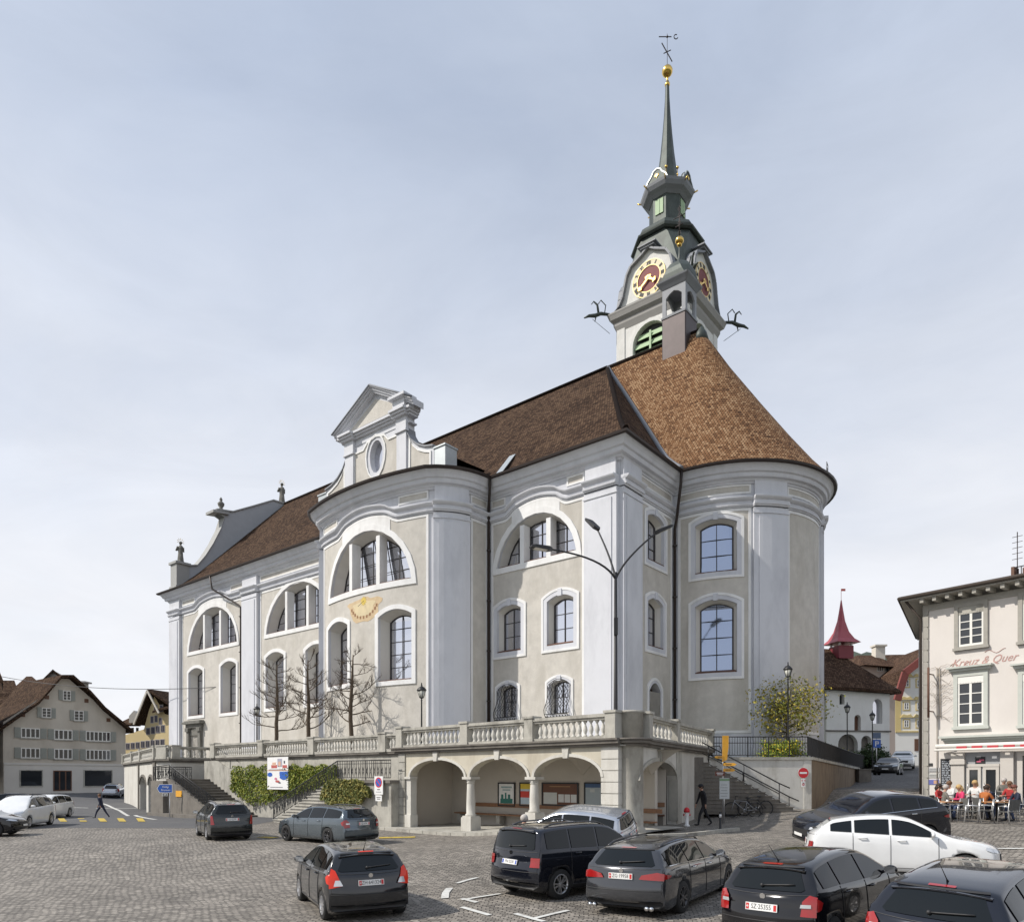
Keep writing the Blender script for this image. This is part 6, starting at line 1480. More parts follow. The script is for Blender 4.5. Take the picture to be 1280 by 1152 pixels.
def uvbox(o,sx=1):
    uv=o.data.uv_layers.new(name='UVMap')
    for p in o.data.polygons:
        n=p.normal; h=Vector((n.y,-n.x,0)); h=h.normalized() if h.length>1e-3 else Vector((1,0,0)); up=n.cross(h)
        for li in p.loop_indices: c=o.data.vertices[o.data.loops[li].vertex_index].co; uv.data[li].uv=(c.dot(h),c.dot(up))
    return o
def roofslab(pts,th,owner,m=None,name='roof'):
    mb=MB(); mb.prism(pts,(0,0,-th)); return uvbox(recalc(mb.build(name,m or tile_mid,owner)))
# ---- gabled house at the left ----
P=FP(at(4,86),86,.60,.80); PG=FP(P.w(0,0,.07)[0],P.w(0,0,.07)[1],.60,.80)
q=lambda px,py: P.pp(px,py)
hs=thing('gabled_house','broad gabled old house with grey shutters and shop windows at the far left','house',P.w(8,.5,-5))
mb=MB(); prof=[(0,0),(q(157,0)[0],0),q(157,909),q(109,868),q(86,848),q(77,848),q(50,872),q(4,902)]
vs,fs=fill2(prof,[]); mb.add([P.w(a,z,0) for a,z in vs],fs)
for a0_ in (0,q(157,0)[0]): zt0=q(4,902)[1]-.9 if a0_==0 else q(157,909)[1]-.6; mb.add([P.w(a0_,0,0),P.w(a0_,0,-13),P.w(a0_,zt0,-13),P.w(a0_,zt0,0)],[(0,1,2,3)])
mb.build('wall',h_wall,hs)
zf0=q(80,956)[1]
mb=MB(); pbox(mb,P,0.05,q(156.5,0)[0],0,zf0,0,.06); pbox(mb,P,0,q(157,0)[0],zf0,zf0+.25,0,.14); recalc(mb.build('ground_floor',h_base,hs))
rg=[q(-4,912),q(45,878),q(74,845),q(88,845),q(110,865),q(128,885),q(163,914)]
for a,b in zip(rg,rg[1:]): roofslab([P.w(a[0],a[1]+.12,1.0),P.w(b[0],b[1]+.12,1.0),P.w(b[0],b[1]+.12,-13),P.w(a[0],a[1]+.12,-13)],.35,hs,tile_dark)
def hw2(PP,px0,px1,py0,py1,**k):
    a,z1=PP.pp(px0,py0); b,_=PP.pp(px1,py0); z0=PP.pp(px0,py1)[1]; return rwin(PP,a,b,z0,z1,hs,**k)
for (y0,y1) in ((909,921.5),(934,947)):
    for (a,b,n,dy) in ((26,50,2,0),(67.5,90.5,2,2.2 if y0<920 else 1.2),(107,138,3,4 if y0<920 else 2.2)): hw2(P,a,b,y0+dy,y1+dy,nx=n*2,nz=1,shutters=.65,fw=.11)
for a,b,y0,y1 in ((52,64,884,896),(92.5,104.5,887.5,900),(78.5,88.5,862.5,874.5)): hw2(P,a,b,y0,y1,nx=2,nz=3,shutters=.45)
for a,y in ((28.5,893),(58.5,871),(108,875.5),(135.5,899.5)):
    m_=q(a,y); mb=MB(); pbox(mb,P,m_[0]-.25,m_[0]+.25,m_[1]-.25,m_[1]+.25,.005,.03); recalc(mb.build('vent',wood,hs))
for a,b in ((24.5,53.5),(104.5,140.5)): hw2(PG,a,b,961.5,983,nx=1,nz=1,fw=.12,fm=stone)
hw2(PG,66.5,89.5,962.5,988,nx=3,nz=1,fw=.12,fm=wood)
c=P.w(*q(117,862),-4); mb=MB(); mb.box((c[0],c[1],c[2]-.6),(1.5,1.2,3.6)); mb.box((c[0],c[1],c[2]+1.3),(2.2,1.6,.2)); recalc(mb.build('chimney',greyw,hs))
# roofs and houses behind
def skew(px,py,Y,k=0): # point at distance Y, pushed k metres straight away from the square
    x=at(px,Y); z=hz(py,Y); return (x-.58*k,Y+.81*k,z)
h2=thing('tall_rear_house','pale house with steep roof rising behind the gabled house','house',(at(62,108),108,.5))
mb=MB(); pr=[skew(30,872,108),skew(66,837,108),skew(90,850,108),skew(110,872,108),skew(110,968,108),skew(30,968,108)]; mb.prism(pr,(-5.8,8.1,0)); recalc(mb.build('wall',greyw,h2))
for a,b in (((27,874),(66,836)),((66,836),(113,875))): roofslab([skew(a[0],a[1],107.4),skew(b[0],b[1],107.4),skew(b[0],b[1],107.4,10),skew(a[0],a[1],107.4,10)],.3,h2,tile_dark)
P2=FP(0,107.9); rwin(P2,P2.pp(60,0)[0],P2.pp(64,0)[0],P2.pp(0,858)[1],P2.pp(0,852)[1],h2,nx=1,nz=1)
h3=thing('dark_roofed_house','low house with dark hipped roof at the far left edge','house',(at(-2,97),97,.5))
mb=MB(); mb.prism([skew(-60,885,97),skew(6,885,97),skew(6,968,97),skew(-60,968,97)],(-4.6,6.4,0)); recalc(mb.build('wall',greyw,h3))
roofslab([skew(-70,886,96),skew(46,884,101),skew(40,866,103),skew(-60,866,100)],.3,h3,tile_dark)
roofslab([skew(-70,868,103),skew(24,867,106),skew(18,850,109),skew(-60,850,108)],.3,h3,tile_dark)
h4=thing('red_roofed_house','house with reddish hipped roof behind the left houses','house',(at(35,120),121,.5))
mb=MB(); mb.prism([skew(15,863,120),skew(58,863,120),skew(58,968,120),skew(15,968,120)],(-3.5,4.9,0)); recalc(mb.build('wall',greyw,h4))
mb=MB(); mb.add([skew(12,864,119),skew(62,864,119),skew(40,845,123),skew(33,845,123),skew(12,864,119,10),skew(62,864,119,10)],[(0,1,2,3),(1,5,2),(0,3,4),(4,3,2,5)]); uvbox(recalc(mb.build('roof',tile_mid,h4)))
h5=thing('edge_house','tall dark roofed house just entering the left picture edge','house',(at(-40,80),82,.5))
mb=MB(); mb.prism([skew(-90,850,80),skew(-6,850,80),skew(-6,972,80),skew(-90,972,80)],(-5.8,8.1,0)); recalc(mb.build('wall',greyw,h5))
roofslab([skew(-100,850,79.5),skew(4,850,79.5),skew(-16,800,83.5),skew(-90,800,83.5)],.3,h5,tile_dark); roofslab([skew(4,850,79.5),skew(4,850,79.5,10),skew(-16,800,83.5,3),skew(-16,800,83.5)],.3,h5,tile_dark)
# ---- yellow gabled house ----
Y=118; P=FP(at(159,Y),Y+2,1,.0); yh=thing('yellow_gabled_house','bright yellow house with steep gable and rows of arched shutters beside the church','house',(at(190,Y),Y+5,.5))
P=FP(at(157,120),120,.95,-.30)
def py_(px,py): return P.pp(px,py)
mb=MB(); pr=[py_(157,960),py_(228,960),py_(228,898),py_(206,892),py_(193,870),py_(186,888),py_(180,911),py_(157,918)]; vs,fs=fill2(pr,[]); mb.add([P.w(a,z,0) for a,z in vs],fs); mb.build('wall',yel,yh)
ap=py_(191.5,863); bl=py_(174.5,905); br=py_(206,891)
def wpt(az,d): return P.w(az[0],az[1],d)
for p,q in ((bl,ap),(ap,py_(230,890))):
    A=[P.w(p[0],p[1]+.2,1.2),P.w(q[0],q[1]+.2,1.2),P.w(q[0],q[1]+.2,-12),P.w(p[0],p[1]+.2,-12)]; roofslab(A,.35,yh,tile_dark)
mb=MB(); mb.bar(P.w(bl[0],bl[1]-.1,1.25),P.w(ap[0],ap[1]-.1,1.25),.2,.28); mb.bar(P.w(ap[0],ap[1]-.1,1.25),P.w(br[0],br[1]-.1,1.25),.2,.28); recalc(mb.build('barge_board',cream2,yh))
A=[P.w(py_(196,0)[0],py_(0,896)[1],1.0),P.w(py_(232,0)[0],py_(0,888)[1],1.0),P.w(py_(232,0)[0],py_(0,888)[1]+.6,-1),P.w(py_(198,0)[0],py_(0,893)[1]+.6,-1)]; roofslab(A,.3,yh,tile_dark,'canopy_roof')
vi=mat('violet_shutters',(.14,.13,.155),.7,.05,3)
def ywin(px0,px1,py0,py1): 
    a,z1=py_(px0,py0);b,z0=py_(px1,py1); rwin(P,a,b,z0,z1,yh,nx=2,nz=1,fw=.14,fm=vi,surround=.08,sum_=cream2)
for k in range(4): ywin(183+k*6.1,187.6+k*6.1,909.5-k*1.2,917.5-k*1.0)
for k in range(5): ywin(176.3+k*6.1,181+k*6.1,926-k*.6,934.2-k*.5)
for k in range(3): ywin(157.6+k*6.2,162.2+k*6.2,928.5-k*.6,936-k*.5)
for x,y in ((188.5,895),(193.5,894),(199,897),(193,881),(200,881)): ywin(x,x+3.5,y,y+8)
h6=thing('grey_dormer_house','low house with grey roof and dormer joined left of the yellow house','house',(at(168,125),126,.5)); P6=FP(0,126)
mb=MB(); pbox(mb,P6,P6.pp(150,0)[0],P6.pp(180,0)[0],0,P6.pp(0,918)[1],-5,0); recalc(mb.build('wall',cream2,h6))
A=[(P6.pp(150,0)[0],124.5,P6.pp(0,906)[1]),(P6.pp(181,0)[0],124.5,P6.pp(0,906)[1]),(P6.pp(178,0)[0],130,P6.pp(0,886)[1]),(P6.pp(156,0)[0],130,P6.pp(0,890)[1])]; roofslab(A,.3,h6,tile_dark)
mb=MB(); a=P6.pp(168,904);b=P6.pp(180,904);c=P6.pp(174,886); mb.prism([(a[0],124.2,a[1]),(b[0],124.2,b[1]),(b[0],124.2,b[1]+1.2),(c[0],124.2,c[1]-.4),(a[0],124.2,a[1]+1.2)],(0,4,0)); recalc(mb.build('dormer',cream2,h6)); 
for k in range(3):
    a,z1=P6.pp(158+k*6,909);b,z0=P6.pp(161.5+k*6,916); rwin(P6,a,b,z0,z1,h6,nx=1,nz=1,fw=.12)
# overhead cable
mb=MB()
def cable(p,q,sag,n=24): return [tuple(Vector(p).lerp(Vector(q),k/n)-Vector((0,0,sag*4*(k/n)*(1-k/n)))) for k in range(n+1)]
mb.tube(cable((at(-40,88),88,hz(836,88)),ch(41,.0,9.2+1.6),1.0),.03,4,sm=False); tag(mb.build('overhead_cable',black),'thin black cable strung from the left houses to the church wall','cable')
# ---- chapel ----
Yc=62; cw_=mat('chapel_white_wall',(.74,.73,.69),.9,.05,.6,dirt=.5,dirt_c=(.64,.62,.58))
P=FP(at(1033,Yc),Yc,.985,.17); cp=thing('chapel','white chapel with brown hipped roof, red ridge turret and pointed windows','chapel',(at(1060,Yc),Yc+3,3.0))
Z=lambda py:P.pp(1060,py)[1]
Lc_=P.pp(1112,0)[0]; mb=MB(); pb=P.pp(1112,862)
ze=hz(857,Yc); 
holes=[archpoly(P.pp(1052.5,0)[0],.48,P.pp(1052,880)[1],P.pp(1052,867)[1],.25,8,True),archpoly(P.pp(1072,0)[0],.62,P.pp(1072,913)[1],P.pp(1072,893)[1],.3,8,True),archpoly(P.pp(1097,0)[0],.95,P.pp(1097,904)[1],P.pp(1097,873)[1],.6,10,True)]
lowz=P.pp(1060,914)[1]
hl=[archpoly(P.pp(1060,0)[0],1.9,lowz-2.6,P.pp(1060,917)[1],.9,10,True),archpoly(P.pp(1083,0)[0],1.0,lowz-2.6,P.pp(1083,919)[1],.5,10,True)]
vs,fs=fill2(rect(0,Lc_,2.5,ze),holes+hl); mb.add([P.w(a,z,0) for a,z in vs],fs)
for h in holes+hl: n=len(h); mb.add([P.w(a,z,0) for a,z in h]+[P.w(a,z,-.5) for a,z in h],[(i,(i+1)%n,n+(i+1)%n,n+i) for i in range(n)])
for a0 in (0,Lc_):
    mb.add([P.w(a0,2.5,0),P.w(a0,2.5,-9),P.w(a0,ze,-9),P.w(a0,ze,0)],[(0,1,2,3) if a0==0 else (3,2,1,0)])
mb.build('wall',cw_,cp)
for h,m_ in zip(holes,(glassd,wood,glass)):
    mb=MB(); vs,fs=fill2(h,[]); mb.add([P.w(a,z,-.4) for a,z in vs],fs); mb.build('window' if m_ is not wood else 'door',m_,cp)
for h in hl: mb=MB(); vs,fs=fill2(h,[]); mb.add([P.w(a,z,-.5) for a,z in vs],fs); mb.build('niche',stone_dk,cp)
mb=MB(); pbox(mb,P,-.1,Lc_+.1,lowz,lowz+.12,0,.1); recalc(mb.build('string_course',stone_dk,cp))
mb=MB(); e=.55; x0,x1=-3.0,Lc_+e+.2; zt_=hz(808,Yc+4)
b=[P.w(x0,ze+.05,e),P.w(x1,ze-.35,e),P.w(x1,ze-.1,-9.5),P.w(x0,ze,-9.5)]; rr=[P.w(-1.5,zt_,-4.2),P.w(Lc_-2.9,zt_-.1,-4.2)]
mb.add(b+rr,[(0,1,5,4),(1,2,5),(2,3,4,5),(3,0,4)]); mb.add([P.w(x0,ze-.2,e),P.w(x1,ze-.6,e),P.w(x1,ze-.35,-9.5),P.w(x0,ze-.25,-9.5)],[(3,2,1,0)]); mb.add([b[0],b[1],P.w(x1,ze-.6,e),P.w(x0,ze-.2,e)],[(0,3,2,1)]); uvbox(recalc(mb.build('roof',tile_gold if False else tile_mid,cp)))
redm=mat('red_painted_sheet',(.36,.07,.085),.5,.12,2,.1); redd=mat('dark_red_sheet',(.20,.03,.04),.6,.1,2)
tx,ty,_=P.w(P.pp(1053,0)[0]*1.0,0,-3.9); tx=at(1051.5,ty)
mb=MB(); loft(mb,[(.75,hz(824,ty),0),(.75,hz(808,ty),0)],(tx,ty),.17); t_=mb.build('turret',redd,cp)
for i in (-1,1):
    for j in (-1,1): mb=MB(); mb.box((tx+i*.6-j*.1,ty+j*.6+i*.1,hz(805.5,ty)),(.16,.16,.5)); mb.build('post',frm,t_)
mb=MB(); loft(mb,[(1.2,hz(804.5,ty),0),(.85,hz(799,ty),.2),(.55,hz(790,ty),.5),(.32,hz(776,ty),1),(.16,hz(762,ty),1),(.04,hz(750,ty),1)],(tx,ty),.17); mb.build('spire',redm,t_)
mb=MB(); mb.tube([(tx,ty,hz(751,ty)),(tx,ty,hz(736,ty))],.02,5); mb.box((tx+.2,ty,hz(737,ty)),(.38,.02,.22)); mb.build('weather_vane',mat('vane_red',(.6,.12,.1),.5,.1,3),t_)
# ---- houses behind the chapel ----
ph=thing('pink_house','pale pink house with brown hipped roof and chimney behind the chapel','house',(at(1100,80),82,4)); P8=FP(at(1085,80),80,1,.1)
pk=mat('pale_pink_render',(.62,.52,.45),.9,.05,.5)
mb=MB(); a,b=P8.pp(1078,0)[0],P8.pp(1135,0)[0]; pbox(mb,P8,a,b,3.5,P8.pp(1100,830)[1],-8,0); recalc(mb.build('wall',pk,ph))
a0,z0=P8.pp(1074,832);a1,z1=P8.pp(1128,836);a2,z2=P8.pp(1097,811); mb=MB(); mb.add([P8.w(a0,z0,1),P8.w(a1,z1,1),P8.w(a1,z1,-9),P8.w(a0,z0,-9),P8.w(a2,z2,-4),P8.w(a2+2,z2,-4)],[(0,1,5,4),(1,2,5),(2,3,4,5),(3,0,4),(3,2,1,0)]); uvbox(recalc(mb.build('roof',tile_mid,ph)))
a,z=P8.pp(1115,818); mb=MB(); mb.obox(P8.w(a,z-.5,-3),(1.1,0,0),(0,1,0),(0,0,2.0)); mb.obox(P8.w(a-.15,z+1.5,-2.85),(1.4,0,0),(0,1.3,0),(0,0,.2)); recalc(mb.build('chimney',cream2,ph))
a,z1=P8.pp(1096,832);b,z0=P8.pp(1104,839); rwin(P8,a,b,z0,z1,ph,nx=3,nz=1); a,z1=P8.pp(1106,831);b,z0=P8.pp(1111,839); rwin(P8,a,b,z0,z1,ph,nx=1,nz=1,fm=shut)
yw=thing('yellow_trim_house','white house with yellow corner stripe, red gable edge and small pedimented windows','house',(at(1140,76),78,4)); P9=FP(at(1120,74),74,1,-.12)
wt=mat('white_house_render',(.74,.73,.69),.9,.05,.5); yt=mat('yellow_trim_paint',(.60,.48,.22),.8,.06,2); rt=mat('red_barge_board',(.20,.05,.04),.7,.12,3)
mb=MB(); pr=[P9.pp(1119,985),P9.pp(1165,985),P9.pp(1165,818),P9.pp(1150,826),P9.pp(1130,842),P9.pp(1126,860),P9.pp(1119,874)]; vs,fs=fill2(pr,[]); mb.add([P9.w(a,z,0) for a,z in vs],fs); mb.build('wall',wt,yw)
mb=MB(); a,z=P9.pp(1119,915);b,_=P9.pp(1126,915); pbox(mb,P9,a,b,z,P9.pp(1122,872)[1],0,.05); pbox(mb,P9,P9.pp(1119,0)[0],P9.pp(1165,0)[0],z,z+.15,0,.12); recalc(mb.build('corner_stripe',yt,yw))
mb=MB(); q=[P9.pp(1117,876),P9.pp(1122,858),P9.pp(1127,842),P9.pp(1145,828),P9.pp(1168,808)]
for p,r in zip(q,q[1:]): mb.bar(P9.w(p[0],p[1],.9),P9.w(r[0],r[1],.9),.3,.7)
recalc(mb.build('barge_board',rt,yw))
for p,r in zip(q[1:],q[2:]): roofslab([P9.w(p[0],p[1]+.4,1),P9.w(r[0],r[1]+.4,1),P9.w(r[0],r[1]+.4,-9),P9.w(p[0],p[1]+.4,-9)],.3,yw,tile_mid)
a,z=P9.pp(1122,838);b,z2=P9.pp(1160,812); 
for py_r in (849,877.5,899.5):
    for px_ in (1133,1149):
        if py_r==849: px0=px_
        a,z1=P9.pp(px_-3.2,py_r-0);b,z0=P9.pp(px_+3.2,py_r+9); w_=rwin(P9,a,b,z0,z1,yw,nx=2,nz=2,fw=.08,surround=.12,sum_=yt)
        mb=MB(); slab(mb,P9,[(a-.4,z1+.25),(b+.4,z1+.25),(b+.1,z1+.6),((a+b)/2,z1+.5),(a-.1,z1+.6)],[],0,.15); recalc(mb.build('pediment',yt,w_))
mb=MB(); a,z0=P9.pp(1143,938);b,z1=P9.pp(1160,923); pbox(mb,P9,a,b,z0,z1,.005,.05); recalc(mb.build('garage_door',wood,yw))
h7=thing('narrow_beige_house','narrow beige house wall squeezed between the chapel and the yellow trimmed house','house',(at(1116,86),88,4)); P7=FP(at(1108,84),84,1,0)
mb=MB(); pbox(mb,P7,P7.pp(1108,0)[0],P7.pp(1124,0)[0],3,P7.pp(0,860)[1],-5,0); recalc(mb.build('wall',pk,h7))
for y in (889,912): a,z1=P7.pp(1112.5,y);b,z0=P7.pp(1116.5,y+8); rwin(P7,a,b,z0,z1,h7,nx=2,nz=2)
mb=MB(); A=[P7.w(P7.pp(1100,0)[0],P7.pp(0,861)[1],.6),P7.w(P7.pp(1126,0)[0],P7.pp(0,861)[1],.6),P7.w(P7.pp(1126,0)[0],P7.pp(0,850)[1],-4),P7.w(P7.pp(1100,0)[0],P7.pp(0,850)[1],-4)]; roofslab(A,.3,h7,tile_mid)
bh=thing('brown_roof_house','house with big brown roof far behind the chapel on the right','house',(at(1150,100),102,4)); P10=FP(0,100)
mb=MB(); pbox(mb,P10,P10.pp(1118,0)[0],P10.pp(1185,0)[0],3,P10.pp(0,835)[1],-6,0); recalc(mb.build('wall',cream2,bh)); roofslab([(P10.pp(1112,0)[0],99,P10.pp(0,836)[1]),(P10.pp(1190,0)[0],99,P10.pp(0,836)[1]),(P10.pp(1190,0)[0],104,P10.pp(0,811)[1]),(P10.pp(1125,0)[0],104,P10.pp(0,812)[1])],.3,bh)
# wooded hills
def hill(name,x0,x1,y,base,fn,m,depth=120):
    mb=MB(); n=60; vs=[]
    for k in range(n+1):
        x=lerp(x0,x1,k/n); z=fn(k/n)
        vs+=[(x,y,base),(x,y+depth*.25,lerp(base,z,.55)+2*math.sin(k*1.3)),(x,y+depth*.6,lerp(base,z,.85)+2*math.sin(k*2.1)),(x,y+depth,z+1.5*math.sin(k*2.9)),(x,y+depth*2,base)]
    mb.add(vs,[(5*k+j,5*k+5+j,5*k+6+j,5*k+1+j) for k in range(n) for j in range(4)],0,True); return struct(recalc(mb.build(name,m)))
wooded=mat('wooded_hillside',(.045,.062,.045),.95,.3,.08,1.0,.6,dirt=.05,dirt_c=(.08,.095,.07))
hill('hill',150,420,380,0,lambda u: 10+75*math.exp(-((u-.34)/.16)**2)+50*math.exp(-((u-.8)/.3)**2),wooded)
# ---- hotel at the right ----
hw=mat('hotel_pinkish_render',(.62,.585,.55),.9,.04,.5,.1,dirt=.3,dirt_c=(.57,.535,.50)); gst=mat('hotel_grey_stone',(.33,.315,.28),.85,.12,4,.2); ggr=mat('hotel_grey_green_trim',(.47,.49,.45),.8,.07,3)
H0=(19.67,34.0); P=FP(H0[0],H0[1],.6,-.8); ht=thing('corner_building','pale pink plastered corner building with cafe on the ground floor at the right edge','building',(H0[0],H0[1],1.4))
HL=13; zE=P.pp(1160,757)[1]
mb=MB(); mb.add([P.w(0,.8,0),P.w(HL,.8,0),P.w(HL,zE,0),P.w(0,zE,0),P.w(0,.8,0),(H0[0]+5,H0[1]+9.2,.8),(H0[0]+5,H0[1]+9.2,zE),P.w(0,zE,0)],[(0,1,2,3),(5,4,7,6)])
e2=Vector((5,9.2,0)); mb.add([tuple(Vector(P.w(0,.8))+e2),tuple(Vector(P.w(HL,.8))+e2),tuple(Vector(P.w(HL,zE))+e2),tuple(Vector(P.w(0,zE))+e2)],[(3,2,1,0)]); mb.build('wall',hw,ht)
mb=MB(); pbox(mb,P,-.02,.16,.8,zE-.3,-.02,.05); 
for z in [1.2+.55*i for i in range(18)]: pbox(mb,P,-.03,.22,z,z+.5,-.03,.06)
recalc(mb.build('corner_stones',gst,ht))
# roof with deep eaves
a_=Vector(P.w(-.75,zE+.25,.75)); b_=Vector(P.w(HL,zE+.25,.75)); e2=Vector((6.3,9.6,0)); mb=MB()
mb.prism([a_,b_,b_+e2,a_+e2],(0,0,.14)); recalc(mb.build('eaves',gst,ht))
mb=MB(); 
for k in range(24):
    a=.1+k*.55; pbox(mb,P,a,a+.16,zE+.05,zE+.245,0,.68)
pbox(mb,P,0,HL,zE-.25,zE+.03,0,.05); recalc(mb.build('eave_brackets',gst,ht))
cc=(a_+b_+e2)/2+Vector((0,0,0)); t0=a_+Vector((0,0,.15));t1=b_+Vector((0,0,.15)); i0=t0+Vector(P.w(4,0,-3.5))-Vector(P.w(0,0,0)); i0.z=t0.z+.9; i1=t1+Vector(P.w(0,0,-3.5))-Vector(P.w(0,0,0)); i1.z=i0.z; i3=t0+e2*.7+Vector(P.w(3,0,0))-Vector(P.w(0,0,0)); i3.z=i0.z
mb=MB(); mb.add([t0,t1,i1,i0,t0+e2,i3],[(0,1,2,3),(0,3,5,4)]); uvbox(mb.build('roof',tile_mid,ht))
mb=MB(); mb.tube([P.w(-.78,zE+.40,.80),P.w(HL,zE+.40,.80)],.09,8); mb.tube([P.w(-.78,zE+.40,.80),tuple(Vector(P.w(-.78,zE+.40,.80))+e2)],.09,8); mb.tube([P.w(-.6,zE+.35,.65),P.w(-.1,zE-.6,.1),P.w(-.1,1.3,.1)],.06,7); mb.build('gutter',eave,ht)
# roof terrace box, railing and mast
mb=MB(); a,z=P.pp(1254,727); pbox(mb,P,a,a+.12,z-.5,P.pp(1254,704)[1],-1.5,-.9); pbox(mb,P,a,HL,z-.2,z+.1,-1.6,-.8); pbox(mb,P,a+.35,a+1.2,z+.1,z+.75,-1.6,-1.2); pbox(mb,P,a+1.6,a+2.4,z+.1,P.pp(1278,705)[1],-1.6,-1.2); recalc(mb.build('roof_terrace',wood,ht))
mb=MB(); zt_=P.pp(1256,703)[1]; mb.tube([P.w(a,zt_,-1.2),P.w(HL,zt_,-1.2)],.025,5); mb.tube([P.w(a,zt_-.35,-1.2),P.w(HL,zt_-.35,-1.2)],.02,5)
for k in range(12): mb.tube([P.w(a+k*.3,z,-1.2),P.w(a+k*.3,zt_,-1.2)],.02,5)
mb.tube([P.w(a+.15,z,-1.2),P.w(a+.15,z+2.4,-1.2)],.02,5)
for k in range(5): mb.bar(P.w(a-.05,z+1.2+k*.25,-1.2),P.w(a+.35,z+1.2+k*.25,-1.2),.02)
mb.build('roof_railing',dkmetal,ht)
def hp(px,py,d=0): return P.pp(px,py,d)
def hwin(pl,pr,pt,pb,up):
    a=hp(pl,0)[0];b=hp(pr,0)[0]; z1=hp(pl,pt)[1]; z0=hp(pl,pb)[1]; sw=.17
    mb=MB(); st=gst if up else ggr; slab(mb,P,rect(a,b,z0,z1),[rect(a+sw,b-sw,z0+sw,z1-sw)],-.02,.09); pbox(mb,P,a-.05,b+.05,z0+.0,z0+.12,0,.15)
    if not up: pbox(mb,P,a-.12,b+.12,z1+.08,z1+.2,0,.22); pbox(mb,P,a-.22,b+.22,z1+.2,z1+.28,0,.34); pbox(mb,P,a-.04,b+.04,z1,z1+.08,0,.1)
    w=recalc(mb.build('window',st,ht)); ia,ib,iz0,iz1=a+sw,b-sw,z0+sw,z1-sw; zt2=iz1-.28
    mb=MB(); slab(mb,P,rect(ia,ib,iz0,zt2),[rect(ia+.08,(ia+ib)/2-.05,iz0+.1,zt2-.06),rect((ia+ib)/2+.05,ib-.08,iz0+.1,zt2-.06)],.0,.045)
    for j in range(1,4): z=lerp(iz0+.1,zt2-.06,j/4); pbox(mb,P,ia+.08,(ia+ib)/2-.05,z-.02,z+.02,.0,.04); pbox(mb,P,(ia+ib)/2+.05,ib-.08,z-.02,z+.02,.0,.04)
    recalc(mb.build('frame',frm,w)); mb=MB(); mb.add([P.w(ia,iz0,.012),P.w(ib,iz0,.012),P.w(ib,iz1,.012),P.w(ia,iz1,.012)],[(0,1,2,3)]); mb.build('pane',glassd,w)
    mb=MB(); pbox(mb,P,ia,ib,zt2,iz1,.02,.06)
    for j in range(9): pbox(mb,P,lerp(ia,ib,j/9.)+.01,lerp(ia,ib,(j+1)/9.)-.01,zt2-.05,zt2,.03,.06)
    recalc(mb.build('blind_box',stone if up else frm,w))
hwin(1193.5,1235.5,756,814,True); hwin(1192.5,1235.5,842,912,False); hwin(1273,1325,741,806,True); hwin(1273,1325,838,910,False)
# script lettering on the wall
a0,z_=hp(1231,826); txm=mat('faded_red_brown_lettering',(.45,.27,.24),.8,.15,6)
rz_=math.atan2(-.8,.6)
tl2=text('Kreuz & Quer',.5,txm,ht,tuple(Vector(P.w((hp(1188,0)[0]+hp(1272,0)[0])/2,hp(1231,825)[1],.012))-ht.location),(PI/2,0,rz_),'painted_lettering',.002,shear=.5); tl2.scale=((hp(1272,0)[0]-hp(1188,0)[0])/tl2.dimensions.x,1,1)
mb=MB()
for (x0,y0,amp) in ((1188,832,.10),(1231,815,.08)):
    a,z=hp(x0,y0); mb.tube([P.w(a+.09*k,z+amp*math.sin(k*.9),.014) for k in range(10)],.012,4)
mb.build('flourish',txm,ht)
# shop front: cornice, awning, doors
mb=MB(); a=hp(1186,0)[0]; z=hp(1186,924)[1]
for k,(dz,dd) in enumerate(((0,.12),(.1,.2),(.2,.32),(.3,.42))): pbox(mb,P,a-.1*k,HL,z-.25+dz,z-.25+dz+.098,0,dd)
recalc(mb.build('shop_cornice',ggr,ht))
aw=thing('rolled_awning','rolled white awning with red valance over the cafe door','awning',P.w(hp(1180,0)[0],2.4+.9,.5)); za=hp(1178,938)[1]
a=hp(1175,0)[0]; mb=MB(); mb.tube([P.w(a,za+.2,.42),P.w(HL,za+.2,.42)],.10,10); mb.tube([P.w(a,za+.02,.55),P.w(HL,za+.02,.55)],.05,8); mb.build('roller',frm,aw)
mb=MB(); k=a+.9
while k<HL-.6: pbox(mb,P,k,k+.42,za+.05,za+.17,.5,.53); k+=.62
recalc(mb.build('valance',mat('awning_red',(.45,.05,.06),.8,.1,5),aw))
mb=MB()
for k in (a+.3,a+3.4,a+6): mb.tube([P.w(k,za-.1,.05),P.w(k+.6,za-.05,.5)],.025,5)
mb.build('arm',alloy,aw)
zb_=1.35; zd=hp(1200,958)[1]; ztop=hp(1200,940)[1]; dw=mat('cafe_door_frame',(.50,.47,.43),.6,.05,4)
a0,a1=hp(1191,0)[0],hp(1269,0)[0]; mb=MB(); pbox(mb,P,a0,a1,zb_,ztop,.02,.08,1); pbox(mb,P,a0,a0+.55,zb_,ztop,.08,.22); pbox(mb,P,a1-.5,a1,zb_,ztop,.08,.22); pbox(mb,P,a0+.6,a1-.55,zd,zd+.12,.08,.16); pbox(mb,P,a0-.02,a0+.6,ztop-.55,ztop-.35,.08,.3)
am=(a0+a1)/2; sf=recalc(mb.build('shop_front',[dw,mat('shop_fascia_grey',(.30,.31,.32),.6,.05,3)],ht))
